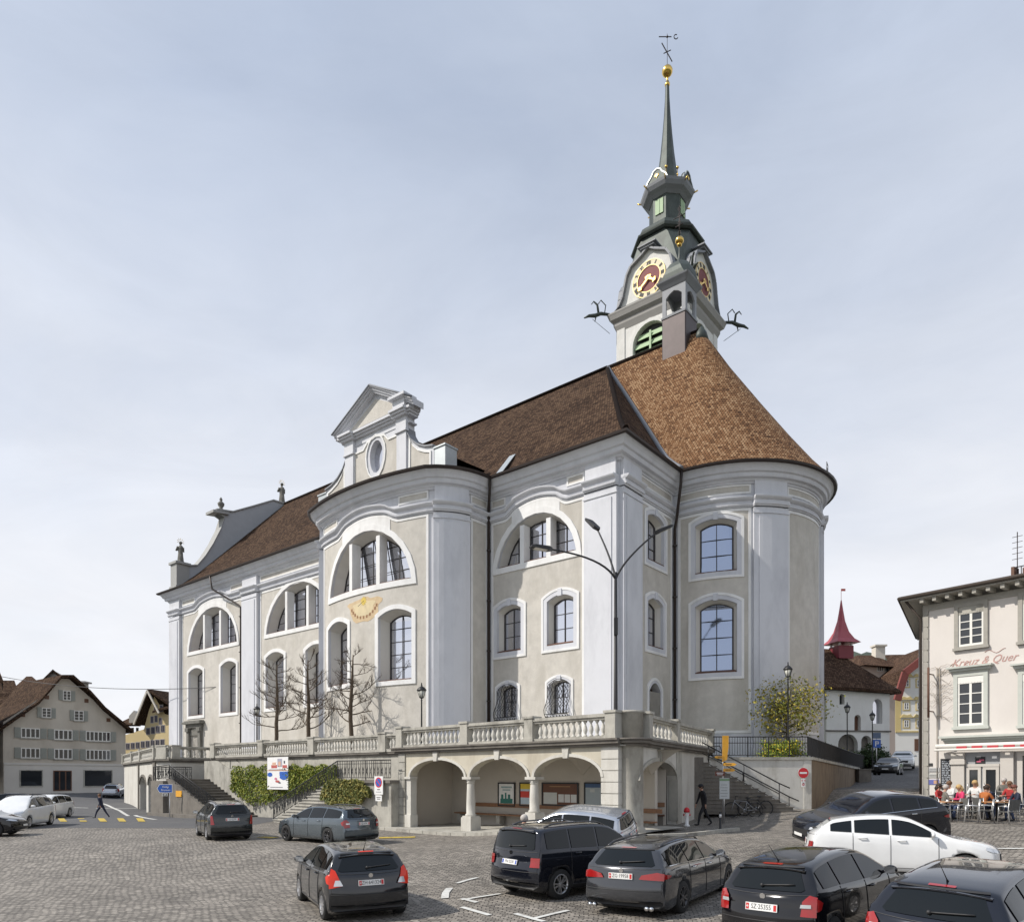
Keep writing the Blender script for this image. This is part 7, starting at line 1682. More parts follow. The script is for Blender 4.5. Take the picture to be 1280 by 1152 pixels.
for b0,b1 in ((a0+.62,am-.04),(am+.04,a1-.57)):
    mb=MB(); slab(mb,P,rect(b0,b1,zb_,zd),[rect(b0+.12,b1-.12,zb_+.15,zd-.14)],.08,.14); d_=recalc(mb.build('glass_door',dw,ht)); mb=MB(); pbox(mb,P,b0+.12,b1-.12,zb_+.15,zd-.14,.082,.095); recalc(mb.build('pane',glassd,d_)); mb=MB(); mb.tube([P.w(b1-.06 if b0<am-1 else b0+.06,zb_+.9,.15),P.w(b1-.06 if b0<am-1 else b0+.06,zb_+1.25,.15)],.02,5); mb.build('handle',alloy,d_)
mb=MB(); pbox(mb,P,am-.28,am+.12,ztop-.62,ztop-.22,.08,.1,0); pbox(mb,P,am-.22,am-.04,ztop-.46,ztop-.40,.1,.11,1); pbox(mb,P,am-.12,am+.08,ztop-.40,ztop-.34,.1,.11,1); recalc(mb.build('door_emblem',[black,mat('emblem_pink',(.6,.12,.2),.6,.05,5)],ht))
mb=MB(); slab(mb,P,rect(a1+.1,HL,zb_,ztop),[rect(a1+.3,HL-.1,zb_+.3,ztop-.2)],.02,.1); d_=recalc(mb.build('shop_window',dw,ht)); mb=MB(); pbox(mb,P,a1+.3,HL-.1,zb_+.3,ztop-.2,.02,.03); recalc(mb.build('pane',glassd,d_))
# menu board and small signs
b0,z1=hp(1176.3,948);b1,z0=hp(1190,986); o=thing('menu_blackboard','tall black menu board covered in chalk writing beside the cafe door','menu board',P.w(b0,z0,.1)); mb=MB(); pbox(mb,P,b0,b1,z0,z1,.02,.06); recalc(mb.build('board',black,o)); mb=MB(); rnd=random.Random(3)
for j in range(15):
    z=z1-.12-j*(z1-z0-.2)/15; x=b0+.06
    while x<b1-.1: l=rnd.uniform(.04,.16); pbox(mb,P,x,min(x+l,b1-.05),z-.025,z+.015,.06,.064); x+=l+.04
recalc(mb.build('chalk_writing',mat('chalk',(.35,.38,.42),.9,.1,9),o))
for (x0,x1,y0,y1,c,lb) in ((1160.5,1174.5,959,964.5,(.42,.42,.42),'upper pale grey name plate left of the menu board'),(1160.5,1174.5,966,971.5,(.45,.45,.43),'second pale grey name plate left of the menu board'),(1161,1174,974,980,(.12,.13,.35),'blue and orange sticker sign lowest on the wall left of the menu board'),(1161,1166,953.5,957,(.03,.03,.03),'tiny black house number plate on the corner wall')):
    b0,z1=hp(x0,y0);b1,z0=hp(x1,y1); mb=MB(); pbox(mb,P,b0,b1,z0,z1,.005,.03,0)
    if c[0]>.3:
        for j in range(2): pbox(mb,P,b0+.05,b1-.1,z0+.04+j*.07,z0+.06+j*.07,.03,.033,1)
    elif c[2]>.3: pbox(mb,P,lerp(b0,b1,.5),b1-.03,z0+.03,z1-.03,.03,.033,2)
    tag(recalc(mb.build('wall_sign',[mat('sign_'+str(c),c,.6,.05,8),blk,mat('sign_orange',(.5,.3,.2),.6,.1,9)])),lb,'sign')
# wrought sign arm and climbing plant on the corner
mb=MB(); b0,z1=hp(1166.5,835);_,z0=hp(1166.5,897); mb.tube([P.w(b0,z0,.5),P.w(b0,z1,.5)],.05,6); mb.tube([P.w(b0,z0+.3,0),P.w(b0,z0+.3,.5)],.03,5); mb.tube([P.w(b0,z1-.3,0),P.w(b0,z1-.3,.5)],.03,5); tag(mb.build('flag_pole_bracket',mat('rusty_iron',(.12,.06,.04),.8,.2,6)),'rusty vertical iron pole held off the corner wall by two brackets','bracket')
rnd=random.Random(5); mb=MB()
for k in range(26):
    x,z=hp(1172,895)[0],lerp(z0,z1,rnd.random()); pts=[P.w(x,z,.06)]; d=rnd.uniform(-.2,1); 
    for j in range(7): x+=rnd.uniform(.05,.16)*(1 if k%4 else -.5); z+=rnd.uniform(-.12,.14); pts.append(P.w(x,z,.07))
    mb.tube(pts,[.009]*4+[.006]*4,4,caps=False)
mb.tube([P.w(hp(1172,0)[0],1.4,.06),P.w(hp(1172,0)[0],z1,.06)],.02,5); mb.tube([P.w(hp(1176,0)[0],z0,.06),P.w(hp(1175,0)[0],z1,.06)],.02,5); tag(mb.build('bare_climbing_plant',mat('bare_vine',(.30,.26,.21),.9,.15,6)),'leafless climbing vine spread over the pale corner wall','climbing plant')
# ================= VEGETATION =================
bark=mat('dark_bark',(.085,.062,.042),.9,.25,8,.5,40)
def baretree(name,label,x,y,z,h,rad,seed,group):
    r=random.Random(seed); o=thing(name,label,'tree',(x,y,z),0,group); mb=MB(); pts=[]; cx_,cy_=0,0
    for k in range(9): pts.append((cx_,cy_,h*k/8)); cx_+=r.uniform(-.06,.06); cy_+=r.uniform(-.05,.05)
    mb.tube(pts,[.16,.14,.13,.125,.115,.10,.08,.055,.03],9); mb.build('trunk',bark,o,False)
    mb=MB()
    def br(p,d,l,rr,lev):
        n=5; q=[p]; dd=d.copy()
        for k in range(n): 
            dd=(dd+Vector((r.uniform(-.28,.28),r.uniform(-.28,.28),r.uniform(-.16,.22)))).normalized(); q.append(q[-1]+dd*l/n)
        mb.tube(q,[rr*(1-.13*k) for k in range(n+1)],5 if lev<2 else 3,caps=False)
        if lev<3:
            for k in range(2,n+1):
                for _ in range(2 if lev<2 else 2):
                    if r.random()<(.74 if lev<2 else .5):
                        a=r.uniform(-1,1); side=Vector((-dd.y,dd.x,0)); nd=(dd*.7+side*a*.9+Vector((0,0,r.uniform(-.1,.55)))).normalized(); br(q[k],nd,l*r.uniform(.35,.55),rr*.5,lev+1)
    for k in range(19):
        f=.30+.68*k/18; zz=h*f; a=k*2.4+r.uniform(-.4,.4); i=min(7,int(f*8)); p=Vector(pts[i]).lerp(Vector(pts[i+1]),f*8-i)
        l=rad*(1.0-.62*(f-.3)/.7)*r.uniform(.75,1.08); br(p,Vector((math.cos(a),math.sin(a),r.uniform(.05,.35))).normalized(),l,.046*(1.2-f*.6),0)
    mb.build('crown',bark,o,False); return o
GT='bare pollarded trees on the terrace'
TR=[(344,48.5,830,'leftmost of the three bare trees, slender with level branches'),(386,46.0,825,'middle one of the three bare trees on the terrace'),(439,42.5,818,'rightmost and largest of the three bare trees, with one crooked limb')]
for i,(px,Yt,py,lb) in enumerate(TR):
    baretree('bare_tree',lb,at(px,Yt),Yt,TZ,hz(py,Yt)-TZ,2.0,20+i,GT)
def leafmat(name,c,var=.4,hue=(.02,.0)):
    m=bpy.data.materials.new(name); m.use_nodes=True; N,L=nt(m); b=N['Principled BSDF']; b.inputs['Roughness'].default_value=.6; b.inputs['Specular IOR Level'].default_value=.3
    g=N.new('ShaderNodeNewGeometry'); tc=N.new('ShaderNodeTexCoord'); nz=N.new('ShaderNodeTexNoise'); nz.inputs['Scale'].default_value=2.2; nz.inputs['Detail'].default_value=4; L.new(tc.outputs['Object'],nz.inputs[0])
    ad=N.new('ShaderNodeMath'); ad.operation='MULTIPLY_ADD'; L.new(g.outputs['Random Per Island'],ad.inputs[0]); ad.inputs[1].default_value=.6; L.new(nz.outputs[0],ad.inputs[2])
    rp=N.new('ShaderNodeValToRGB'); e=rp.color_ramp.elements; e[0].position=.35; e[0].color=(*[q*(1-var) for q in c],1); e[1].position=1.0; e[1].color=(c[0]*1.7,c[1]*1.55,c[2]*1.3,1); k_=e.new(.62); k_.color=(c[0]*.7,c[1]*.95,c[2]*.9,1); L.new(ad.outputs[0],rp.inputs[0]); L.new(rp.outputs[0],b.inputs['Base Color'])
    try: b.inputs['Transmission Weight'].default_value=0; b.inputs['Subsurface Weight'].default_value=0
    except: pass
    return m
ivy=leafmat('ivy_leaves',(.15,.17,.025)); ivyd=leafmat('ivy_dry_leaves',(.17,.16,.05)); treeleaf=leafmat('spring_leaves',(.22,.19,.035)); forsl=leafmat('shrub_leaves',(.15,.19,.025)); hedge=leafmat('dark_hedge_leaves',(.03,.05,.015))
yf=mat('yellow_blossom',(.75,.52,.03),.6,.15,9)
def leaves(mb,gen,n,size,r,mi=0):
    for _ in range(n):
        p,nrm=gen(); a=Vector((r.gauss(0,1),r.gauss(0,1),r.gauss(0,1))).normalized(); nn=(nrm*1.0+a*.9).normalized(); t=nn.orthogonal().normalized(); t=Matrix.Rotation(r.uniform(0,6.28),3,nn)@t; b=nn.cross(t); s=size*r.uniform(.6,1.4)
        mb.add([p-t*s,p+b*s*.55+nn*s*.15,p+t*s,p-b*s*.55+nn*s*.15],[(0,1,2,3)],mi)
def ivypatch(name,label,P,fn,n,size,th,seed,m):
    r=random.Random(seed); mb=MB()
    def gen():
        while True:
            a,z=fn(r)
            if a is not None: break
        d=th*(.35+.65*r.random()**.6)*(.7+.5*math.sin(a*2.1+z*1.7)*.5+.3*r.random()); q=Vector(P.w(a,z,d)); nn=Vector((P.n.x,P.n.y,.35)).normalized(); return q,nn
    leaves(mb,gen,n,size,r); o=mb.build(name,m); tag(o,label,'ivy'); return o
def fA(r):
    x=r.uniform(293,425); ytop=957+2.5*math.sin(x*.35)+(6*max(0,(305-x)/12)); ybot=interp([(293,985),(300,992),(318,1003),(333,1004),(345,1000),(425,976)],x)+3*math.sin(x*.9)
    y=r.uniform(ytop,ybot); a=PLW.apx(x); Yd=PLW.o.y+PLW.d.y*a; return a,hz(y,Yd)
ivypatch('ivy','broad green ivy covering the retaining wall between the two stairs','x' and PLW,fA,9500,.075,.45,7,ivy)
PK=WP(tuple(kw(0,0,0)[:2]),tuple(kw(-10.2,0,0)[:2]))
def fB(r):
    x=r.uniform(408,467); c=(x-434)/30.; ytop=974+1*math.sin(x)+max(0,(x-455))*1.2; ybot=1008-3*abs(c)**2*4+3*math.sin(x*.5)
    if x<415: ytop+=(415-x)*2
    y=r.uniform(ytop,ybot); a=PK.apx(x); Yd=PK.o.y+PK.d.y*a; return a,hz(y,Yd)
ivypatch('ivy','smaller brownish green ivy hanging down the landing wall beside the parking sign',PK,fB,4200,.07,.35,8,ivyd)
# leafy small tree by the apse
def bushtree(name,label,cat,x,y,z,h,crown,seed,nleaf,size,m,trunkh,flowers=0,clumps=26,stems=None):
    r=random.Random(seed); o=thing(name,label,cat,(x,y,z)); mb=MB(); cz=trunkh+(h-trunkh)*.45; rz=(h-trunkh)*.55
    cl=[]
    for _ in range(clumps):
        v=Vector((r.gauss(0,1),r.gauss(0,1),r.gauss(0,1))).normalized()*(r.random()**.45); cl.append(Vector((v.x*crown,v.y*crown*.9,cz+v.z*rz*(.8 if v.z>0 else .75))))
    if trunkh>.3: mb.tube([(0,0,0),(.03,0,trunkh*.5),(0,.02,trunkh),(0,0,cz)],[.09,.08,.07,.04],8)
    tr=mb.build('trunk',bark,o,False) if trunkh>.3 else None
    mb=MB()
    for c in cl: b=Vector((0,0,min(max(trunkh,c.z-.45),cz) if trunkh>.3 else 0)); mb.tube([b,b.lerp(c,.5)+Vector((0,0,-.05)),c],[.022,.014,.006],4,caps=False)
    mb.build('branches',bark,o,False); mb=MB(); 
    def gen():
        c=r.choice(cl); v=Vector((r.gauss(0,1),r.gauss(0,1),r.gauss(0,.6)))*crown*(.17 if trunkh<.3 else .22); return c+v,(v.normalized()+Vector((0,0,.6))).normalized()
    leaves(mb,gen,nleaf,size,r); 
    if flowers: leaves(mb,gen,flowers,size*.8,r,1)
    mb.build('crown',[m,yf],o,False); return o
Yt=39.2; bushtree('young_tree','thin young tree with sparse olive leaves in front of the round apse','tree',at(984,Yt),Yt,3.75,hz(836,Yt)-3.75,2.1,3,3000,.08,treeleaf,1.2,clumps=70)
Yt=37.6; bushtree('flowering_shrub','rounded green shrub with yellow blossoms behind the black railing','shrub',at(975,Yt),Yt,3.75,1.15,1.2,4,3800,.055,forsl,.0,900,clumps=40)
Yt=58; bushtree('hedge','dark clipped hedge below the chapel wall','hedge',at(1075,Yt),Yt,3.4,1.5,1.9,5,5200,.08,hedge,.0,0,clumps=60)
bushtree('hedge','dark tall hedge block behind the blue road sign','hedge',at(1092,57.5),57.5,3.4,2.3,1.1,6,4200,.08,hedge,.0,0,clumps=50)
bushtree('bare_shrub','pale leafless shrub before the chapel arches','shrub',at(1040,56),56,3.5,2.6,1.3,9,260,.05,treeleaf,.0,0,clumps=90)
# ================= STREET FURNITURE =================
def lamppost(label,x,y,z,h,group='old style lantern posts'):
    o=thing('lantern_post',label,'street lamp',(x,y,z),0,group); mb=MB()
    mb.lathe([(.09,0),(.09,.25),(.06,.3),(.045,.5),(.035,h-.75),(.05,h-.72),(.03,h-.68),(.03,h-.58)],(0,0,0),10); mb.build('pole',black,o,False)
    mb=MB(); mb.lathe([(.10,h-.6),(.2,h-.22)],(0,0,0),6); mb.build('lantern_glass',mat('lantern_glass',(.55,.55,.50),.15,.1,5),o,False)
    mb=MB(); mb.lathe([(.25,h-.24),(.25,h-.2),(.16,h-.08),(.05,h-.02),(.05,h+.03),(.02,h+.08),(.04,h+.11),(.01,h+.18)],(0,0,0),6)
    for k in range(6): a=2*PI*k/6; mb.bar((.11*math.cos(a),.11*math.sin(a),h-.6),(.215*math.cos(a),.215*math.sin(a),h-.22),.018)
    mb.lathe([(.05,h-.64),(.12,h-.6),(.12,h-.585)],(0,0,0),6); recalc(mb.build('lantern_cap',black,o,False)); return o
lamppost('lantern post on the terrace in front of the big bow, right of the trees',at(527,36.2),36.2,TZ,hz(857,36.2)-TZ)
lamppost('lantern post half hidden by the leftmost bare tree',at(321,50),50,TZ,hz(882,50)-TZ)
lamppost('lantern post beside the young tree on the platform before the apse',at(985,37.2),37.2,3.8,hz(831,37.2)-3.8)
lamppost('lantern post in front of the chapel above the hedge',at(1059,52),52,3.5,hz(880,52)-3.5)
lamppost('lantern post at the right corner of the chapel above the side street',at(1090.5,55),55,3.2,hz(890,55)-3.2)
# three armed modern lamp
Yl=31.2; xl=at(769.5,Yl); sl=thing('street_lamp','tall black modern street lamp with three curved arms on the terrace corner','street lamp',(xl,Yl,TZ)); hl_=hz(715,Yl)
mb=MB(); mb.tube([(0,0,0),(0,0,1),(0,0,hl_-TZ)],[.11,.095,.065],12); mb.box((0,-.07,hz(783,Yl)-TZ),(.16,.14,.75)); mb.build('pole',black,sl,False)
for k,(tx_,ty_,dy_) in enumerate(((686,686,-1.2),(746,660,.9),(821,665,.6))):
    Y2=Yl+dy_; e=Vector((at(tx_,Y2)-xl,dy_,hz(ty_,Y2)-TZ)); b=Vector((0,0,hl_-TZ-.3)); c=Vector((e.x*.18,e.y*.18,b.z+.9)); mb=MB(); pts=[]
    for j in range(11): t=j/10; pts.append(b*(1-t)**2+c*2*t*(1-t)+e*t*t)
    mb.tube(pts,[.052-.0015*j for j in range(11)],8); am_=mb.build('arm',black,sl,False)
    d=(pts[-1]-pts[-2]).normalized(); d2=Vector((d.x,d.y,d.z*.55)).normalized(); s_=d2.cross(Vector((0,0,1))).normalized(); up=s_.cross(d2); mb=MB(); p0=pts[-1]-d2*.15
    vs=[]
    for (l,w_,h_) in ((0,.06,.06),(.18,.18,.08),(.85,.21,.06),(.98,.15,.03)):
        for (a_,b_) in ((-1,-1),(1,-1),(1,1),(-1,1)): vs.append(p0+d2*l+s_*w_*a_+up*h_*b_)
    mb.add(vs,[(4*i+j,4*i+(j+1)%4,4*i+4+(j+1)%4,4*i+4+j) for i in range(3) for j in range(4)]+[(3,2,1,0),(12,13,14,15)]); hd_=recalc(mb.build('lamp_head',black,sl,False))
    mb=MB(); q=[p0+d2*l+s_*w_*a_-up*(h_+.006) for (l,w_,h_,a_) in ((.25,.14,.078,-1),(.25,.14,.078,1),(.82,.17,.058,1),(.82,.17,.058,-1))]; mb.add(q,[(0,1,2,3)]); mb.build('lamp_glass',mat('lamp_led_glass',(.5,.48,.42),.3,.1,20),hd_,False)
# ---- signs ----
signblue=mat('sign_blue',(.02,.10,.42),.5,.05,5); signwhite=mat('sign_white',(.75,.75,.74),.5,.03,5); signred=mat('sign_red',(.55,.02,.03),.5,.05,5); signyel=mat('hiking_sign_yellow',(.72,.36,.03),.5,.08,5); signbrown=mat('sign_brown',(.14,.045,.03),.6,.1,5)
def ring_disc(mb,c,r,mi,y=0,r0=0,n=28):
    vs=[(c[0]+r*math.cos(2*PI*k/n),c[1]+y,c[2]+r*math.sin(2*PI*k/n)) for k in range(n)]
    if r0: vs+=[(c[0]+r0*math.cos(2*PI*k/n),c[1]+y,c[2]+r0*math.sin(2*PI*k/n)) for k in range(n)]; mb.add(vs,[(k,(k+1)%n,n+(k+1)%n,n+k) for k in range(n)],mi)
    else: mb.add(vs,[tuple(range(n))],mi)
# no entry
y=35.93; c=(at(1004,y),y,hz(965.5,y)); mb=MB(); mb.lathe([(.27,-.02),(.27,.0)],c,28,0,'y',False); ring_disc(mb,c,.26,1,-.024); mb.box((c[0],c[1]-.027,c[2]),(.36,.004,.09),2); tag(recalc(mb.build('no_entry_sign',[signwhite,signred,signwhite])),'round red no entry sign with white bar on the pale concrete wall','road sign')
mb=MB(); z=hz(978,y); mb.box((c[0],y-.015,z),(.2,.02,.42),0); mb.box((c[0]-.07,y-.028,z+.12),(.04,.004,.07),1); mb.box((c[0]+.07,y-.028,z+.12),(.04,.004,.07),1); ring_disc(mb,(c[0],y,z-.08),.06,1,-.03,.03); mb.box((c[0],y-.028,z),(.12,.004,.02),2); tag(recalc(mb.build('supplementary_plate',[signwhite,signred,blk])),'small narrow white plate with red marks below the no entry sign','road sign')
# no parking / stopping sign on landing wall
b0=PK.apx(477.5); cz=hz(981,PK.w(b0,0)[1]); o=thing('no_parking_sign','white board with round blue and red no parking sign on the landing wall','road sign',PK.w(b0,cz,.2)); PN=WP(PK.w(b0-.32,0,.06)[:2],PK.w(b0+.32,0,.06)[:2]) if False else None
rzk=math.atan2(-UY,-UX)
bd=MB(); bd.box((0,0,0),(.62,.03,.88),0); ob=bd.build('board',signwhite,o,False); ob.location=(0,0,0)
m=MB(); ring_disc(m,(0,0,.14),.25,1,-.02); ring_disc(m,(0,0,.14),.19,0,-.023); 
m.bar((-.15,-.026,.29),(.15,-.026,-.01),.004,.045,1); recalc(m.build('disc',[signblue,signred],o,False))
m=MB(); m.box((0,0,-.62),(.46,.03,.28),0); m.box((0,-.018,-.58),(.3,.004,.03),1); m.box((0,-.018,-.66),(.24,.004,.03),1); recalc(m.build('lower_plate',[signwhite,blk],o,False)); m=MB(); m.box((0,-.018,-.2),(.2,.004,.04)); m.box((0,-.018,-.32),(.4,.004,.02)); m.build('plate_text',blk,o,False)
o.rotation_euler=(0,0,rzk)
# blue direction sign
kb=kw(13.6,-.75,0); o=thing('direction_sign','blue arrow shaped direction sign with two lines of white writing by the left stairs','road sign',(at(206,47.0),47.0,hz(985,47))); 
m=MB(); m.prism([(-.82,0,0),(-.58,0,-.42),(.78,0,-.42),(.78,0,.42),(-.58,0,.42)],(0,.04,0),0); recalc(m.build('arrow_panel',signblue,o,False)); m=MB(); m.prism([(-.88,.005,0),(-.61,.005,-.47),(.83,.005,-.47),(.83,.005,.47),(-.61,.005,.47)],(0,.03,0)); recalc(m.build('rim',signwhite,o,False))
text('Höllgr',.3,signwhite,o,(.1,-.01,.17),(PI/2,0,0),'lettering'); text('Brunnen',.3,signwhite,o,(.1,-.01,-.17),(PI/2,0,0),'lettering')
m=MB(); m.box((0,.02,-.68),(.62,.03,.3)); b_=m.build('lower_plate',signwhite,o,False); m=MB(); m.box((0,0,-.68),(.5,.012,.2)); m.build('plate_field',blk,o,False); m=MB(); m.box((.02,-.008,-.68),(.3,.01,.08)); m.build('plate_symbol',signwhite,o,False)
m=MB(); m.tube([(.5,.1,.4),(.5,.1,-4.6)],.05,8); m.build('post',alloy,o,False); o.scale=(.6,.6,.6)
m=MB(); m.prism([PK.w(PK.apx(216),hz(990,46),.06)]*0+[kw(11.3,-.06,1.95),kw(10.5,-.06,1.95),kw(10.5,-.06,1.55),kw(11.3,-.06,1.55)],-V2_*.03); tag(recalc(m.build('orange_notice',signyel)),'small plain orange notice on the left stair wall','notice')
# hiking signpost
y=31.0; x=at(903.5,y); g=gz(x,y); o=thing('hiking_signpost','post with bright yellow hiking arrows and a small brown arrow above the map board','signpost',(x,y,g)); top=hz(919,y)-g
m=MB(); m.tube([(0,0,0),(0,0,top)],.03,8); m.build('post',alloy,o,False)
m=MB(); m.prism([(-.03,-.04,hz(952,y)-g),(.18,-.04,hz(949,y)-g),(.20,-.04,hz(941,y)-g),(.24,-.04,hz(934,y)-g),(.25,-.04,top+.0),(-.03,-.04,top)],(0,.02,0)); recalc(m.build('folded_arrows',signyel,o,False))
for (zz,l,s_,yaw,mt_,h) in ((hz(946,y),.42,-1,.2,signyel,.11),(hz(955,y),.58,1,-.3,signyel,.12),(hz(962,y),.58,1,.25,signyel,.13)):
    m=MB(); zz-=g; m.prism([(0,-.05,zz-h/2),(s_*l*.82,-.05,zz-h/2),(s_*l,-.05,zz),(s_*l*.82,-.05,zz+h/2),(0,-.05,zz+h/2)],(0,.02,0)); ob=recalc(m.build('arrow',mt_,o,False)); ob.rotation_euler=(0,0,yaw)
    m=MB(); m.box((s_*l*.4,-.053,zz+.015),(l*.5,.003,.018)); m.box((s_*l*.4,-.053,zz-.02),(l*.4,.003,.014)); m.build('lettering',blk,ob,False)
m=MB(); zz=hz(966.5,y)-g; m.box((-.14,-.05,zz),(.42,.02,.20)); bb=m.build('brown_panel',signbrown,o,False); m=MB(); m.box((-.14,-.062,zz+.03),(.3,.004,.03)); m.box((-.14,-.062,zz-.04),(.24,.004,.025)); m.build('lettering',signwhite,bb,False)
y=30.3; x=at(905.5,y); g=gz(x,y); o=thing('map_board','white timetable board on a thin post in front of the steps','notice board',(x,y,g)); m=MB(); m.tube([(-.0,0.03,0),(0,.03,hz(975,y)-g)],.022,6); m.build('post',alloy,o,False)
z0=hz(998,y)-g;z1=hz(972,y)-g; m=MB(); m.box((0,0,(z0+z1)/2),(.42,.03,z1-z0),0); m.box((0,-.018,z1-.07),(.42,.004,.1),1)
for k in range(5): m.box((-.02,-.018,z0+.12+k*.12),(.26+.05*(k%2),.003,.012),2)
recalc(m.build('board',[mat('board_grey_white',(.48,.50,.50),.4,.05,5),mat('board_green',(.18,.28,.16),.5,.05,5),alloyd if 'alloyd' in globals() else blk],o,False))
# bollard
y=27.6; x=at(900.5,y); g=gz(x,y); o=thing('bollard','black bollard with a white band standing on the pavement near the walker','bollard',(x,y,g)); m=MB(); h=hz(1014,y)-g; m.lathe([(.07,0),(.07,.04),(.045,.06),(.045,h-.03),(.03,h)],(0,0,0),12); m.build('post',black,o,False); m=MB(); m.lathe([(.047,h-.22),(.047,h-.1)],(0,0,0),12); m.build('band',signwhite,o,False)
# hydrant
y=29.2; x=at(858.5,y); g=gz(x,y); o=thing('hydrant','white hydrant with a red cap beside the arcade side wall','hydrant',(x,y,g)); m=MB(); m.lathe([(.12,0),(.12,.06),(.075,.09),(.075,.52),(.1,.56),(.1,.6)],(0,0,0),14); m.lathe([(.04,-.14),(.04,.14)],(0,0,.48),10,0,'x'); recalc(m.build('body',signwhite,o,False)); m=MB(); m.lathe([(.12,.58),(.125,.66),(.1,.74),(.03,.79)],(0,0,0),14); m.lathe([(.05,.1),(.05,.14)],(0,0,.48),10,0,'x'); m.lathe([(.05,-.14),(.05,-.1)],(0,0,.48),10,0,'x'); recalc(m.build('cap',signred,o,False))
# banner on the retaining wall
a0=PLW.apx(343);a1=PLW.apx(369); Yb=PLW.w((a0+a1)/2,0)[1]; z1=hz(946,Yb); z0=hz(986,Yb)
bm_=[signwhite,mat('banner_red',(.45,.10,.09),.6,.15,9),mat('banner_grey',(.35,.34,.40),.6,.15,9),mat('banner_blue',(.02,.10,.42),.6,.12,6),mat('banner_pink',(.55,.18,.30),.6,.1,9),mat('banner_skin',(.60,.38,.28),.6,.1,9),mat('banner_dark',(.06,.06,.08),.6,.1,9)]
o=thing('hanging_banner','white, red and blue event banner hanging from the balustrade above the ivy','banner',PLW.w((a0+a1)/2,z0,.4)); mb=MB()
n=10; vs=[]
for j in range(n+1):
    for i in range(5): u=i/4; v=j/n; vs.append(PLW.w(lerp(a0,a1,u),lerp(z0,z1,v),.42+.05*math.sin(u*5+v*7)))
W_=a1-a0;H_=z1-z0
def bq(u0,u1,v0,v1,k,d=.49): pbox(mb,PLW,a0+W_*u0,a0+W_*u1,z0+H_*v0,z0+H_*v1,d,d+.005+.001*k,k)
pbox(mb,PLW,a0,a1,z0,z1,.47,.49,0); bq(.5,.72,.7,.95,2); bq(.2,.48,.66,.76,1); bq(.25,.42,.74,.84,5); bq(.55,.66,.72,.86,5,.495); bq(.8,.86,.8,.88,6); bq(.74,.95,.66,.75,1); bq(.0,1,.575,.6,5); bq(.08,.9,.6,.62,6)
def blob(cx_,cz_,ru,rv,k,d=.492):
    slab(mb,PLW,[(a0+W_*(cx_+ru*math.cos(2*PI*i/12)*(1+.15*math.sin(3*i))),z0+H_*(cz_+rv*math.sin(2*PI*i/12))) for i in range(12)],[],d,d+.008,k)
blob(.13,.46,.12,.07,3); blob(.8,.42,.2,.13,3); bq(.6,.999,.42,.55,3); blob(.42,.33,.06,.04,4,.5); blob(.5,.25,.10,.035,1,.5); blob(.6,.21,.06,.02,6,.505); bq(.15,.75,.06,.075,6)
recalc(mb.build('cloth',bm_,o)); m=MB(); 
for a in (a0+.05,a1-.05): m.tube([PLW.w(a,z1,.48),PLW.w(a,z1+.35,.2)],.012,4)
m.build('cord',blk,o)
y=55.5; x=at(1096,y); g=gz(x,y); o=thing('parking_sign','blue road sign with a white symbol before the hedge at the chapel','road sign',(x,y,g)); m=MB(); m.tube([(0,.05,0),(0,.05,hz(916,y)-g)],.035,7); m.build('post',alloy,o,False)
m=MB(); m.box((0,0,hz(929,y)-g),(.62,.03,.62)); b_=m.build('panel',signblue,o,False); m=MB(); m.box((-.1,-.02,hz(929,y)-g),(.08,.01,.4)); m.box((.02,-.02,hz(929,y)-g+.15),(.2,.01,.07)); m.box((.02,-.02,hz(929,y)-g-.0),(.2,.01,.07)); m.box((.12,-.02,hz(929,y)-g+.08),(.07,.01,.2)); m.build('symbol',signwhite,b_,False); m=MB(); m.box((0,0,hz(919,y)-g),(.62,.03,.45)); m.build('upper_panel',mat('sign_grey_blue',(.10,.14,.22),.5,.05,5),o,False)
y=50.5; x=at(1079,y); g=gz(x,y); m=MB(); m.box((x,y,g+.35),(.85,.6,.95)); m.box((x,y,g+.85),(.95,.7,.08)); tag(recalc(m.build('stone_block',stone_dk)),'low grey stone block at the end of the railing beside the dark car','block')
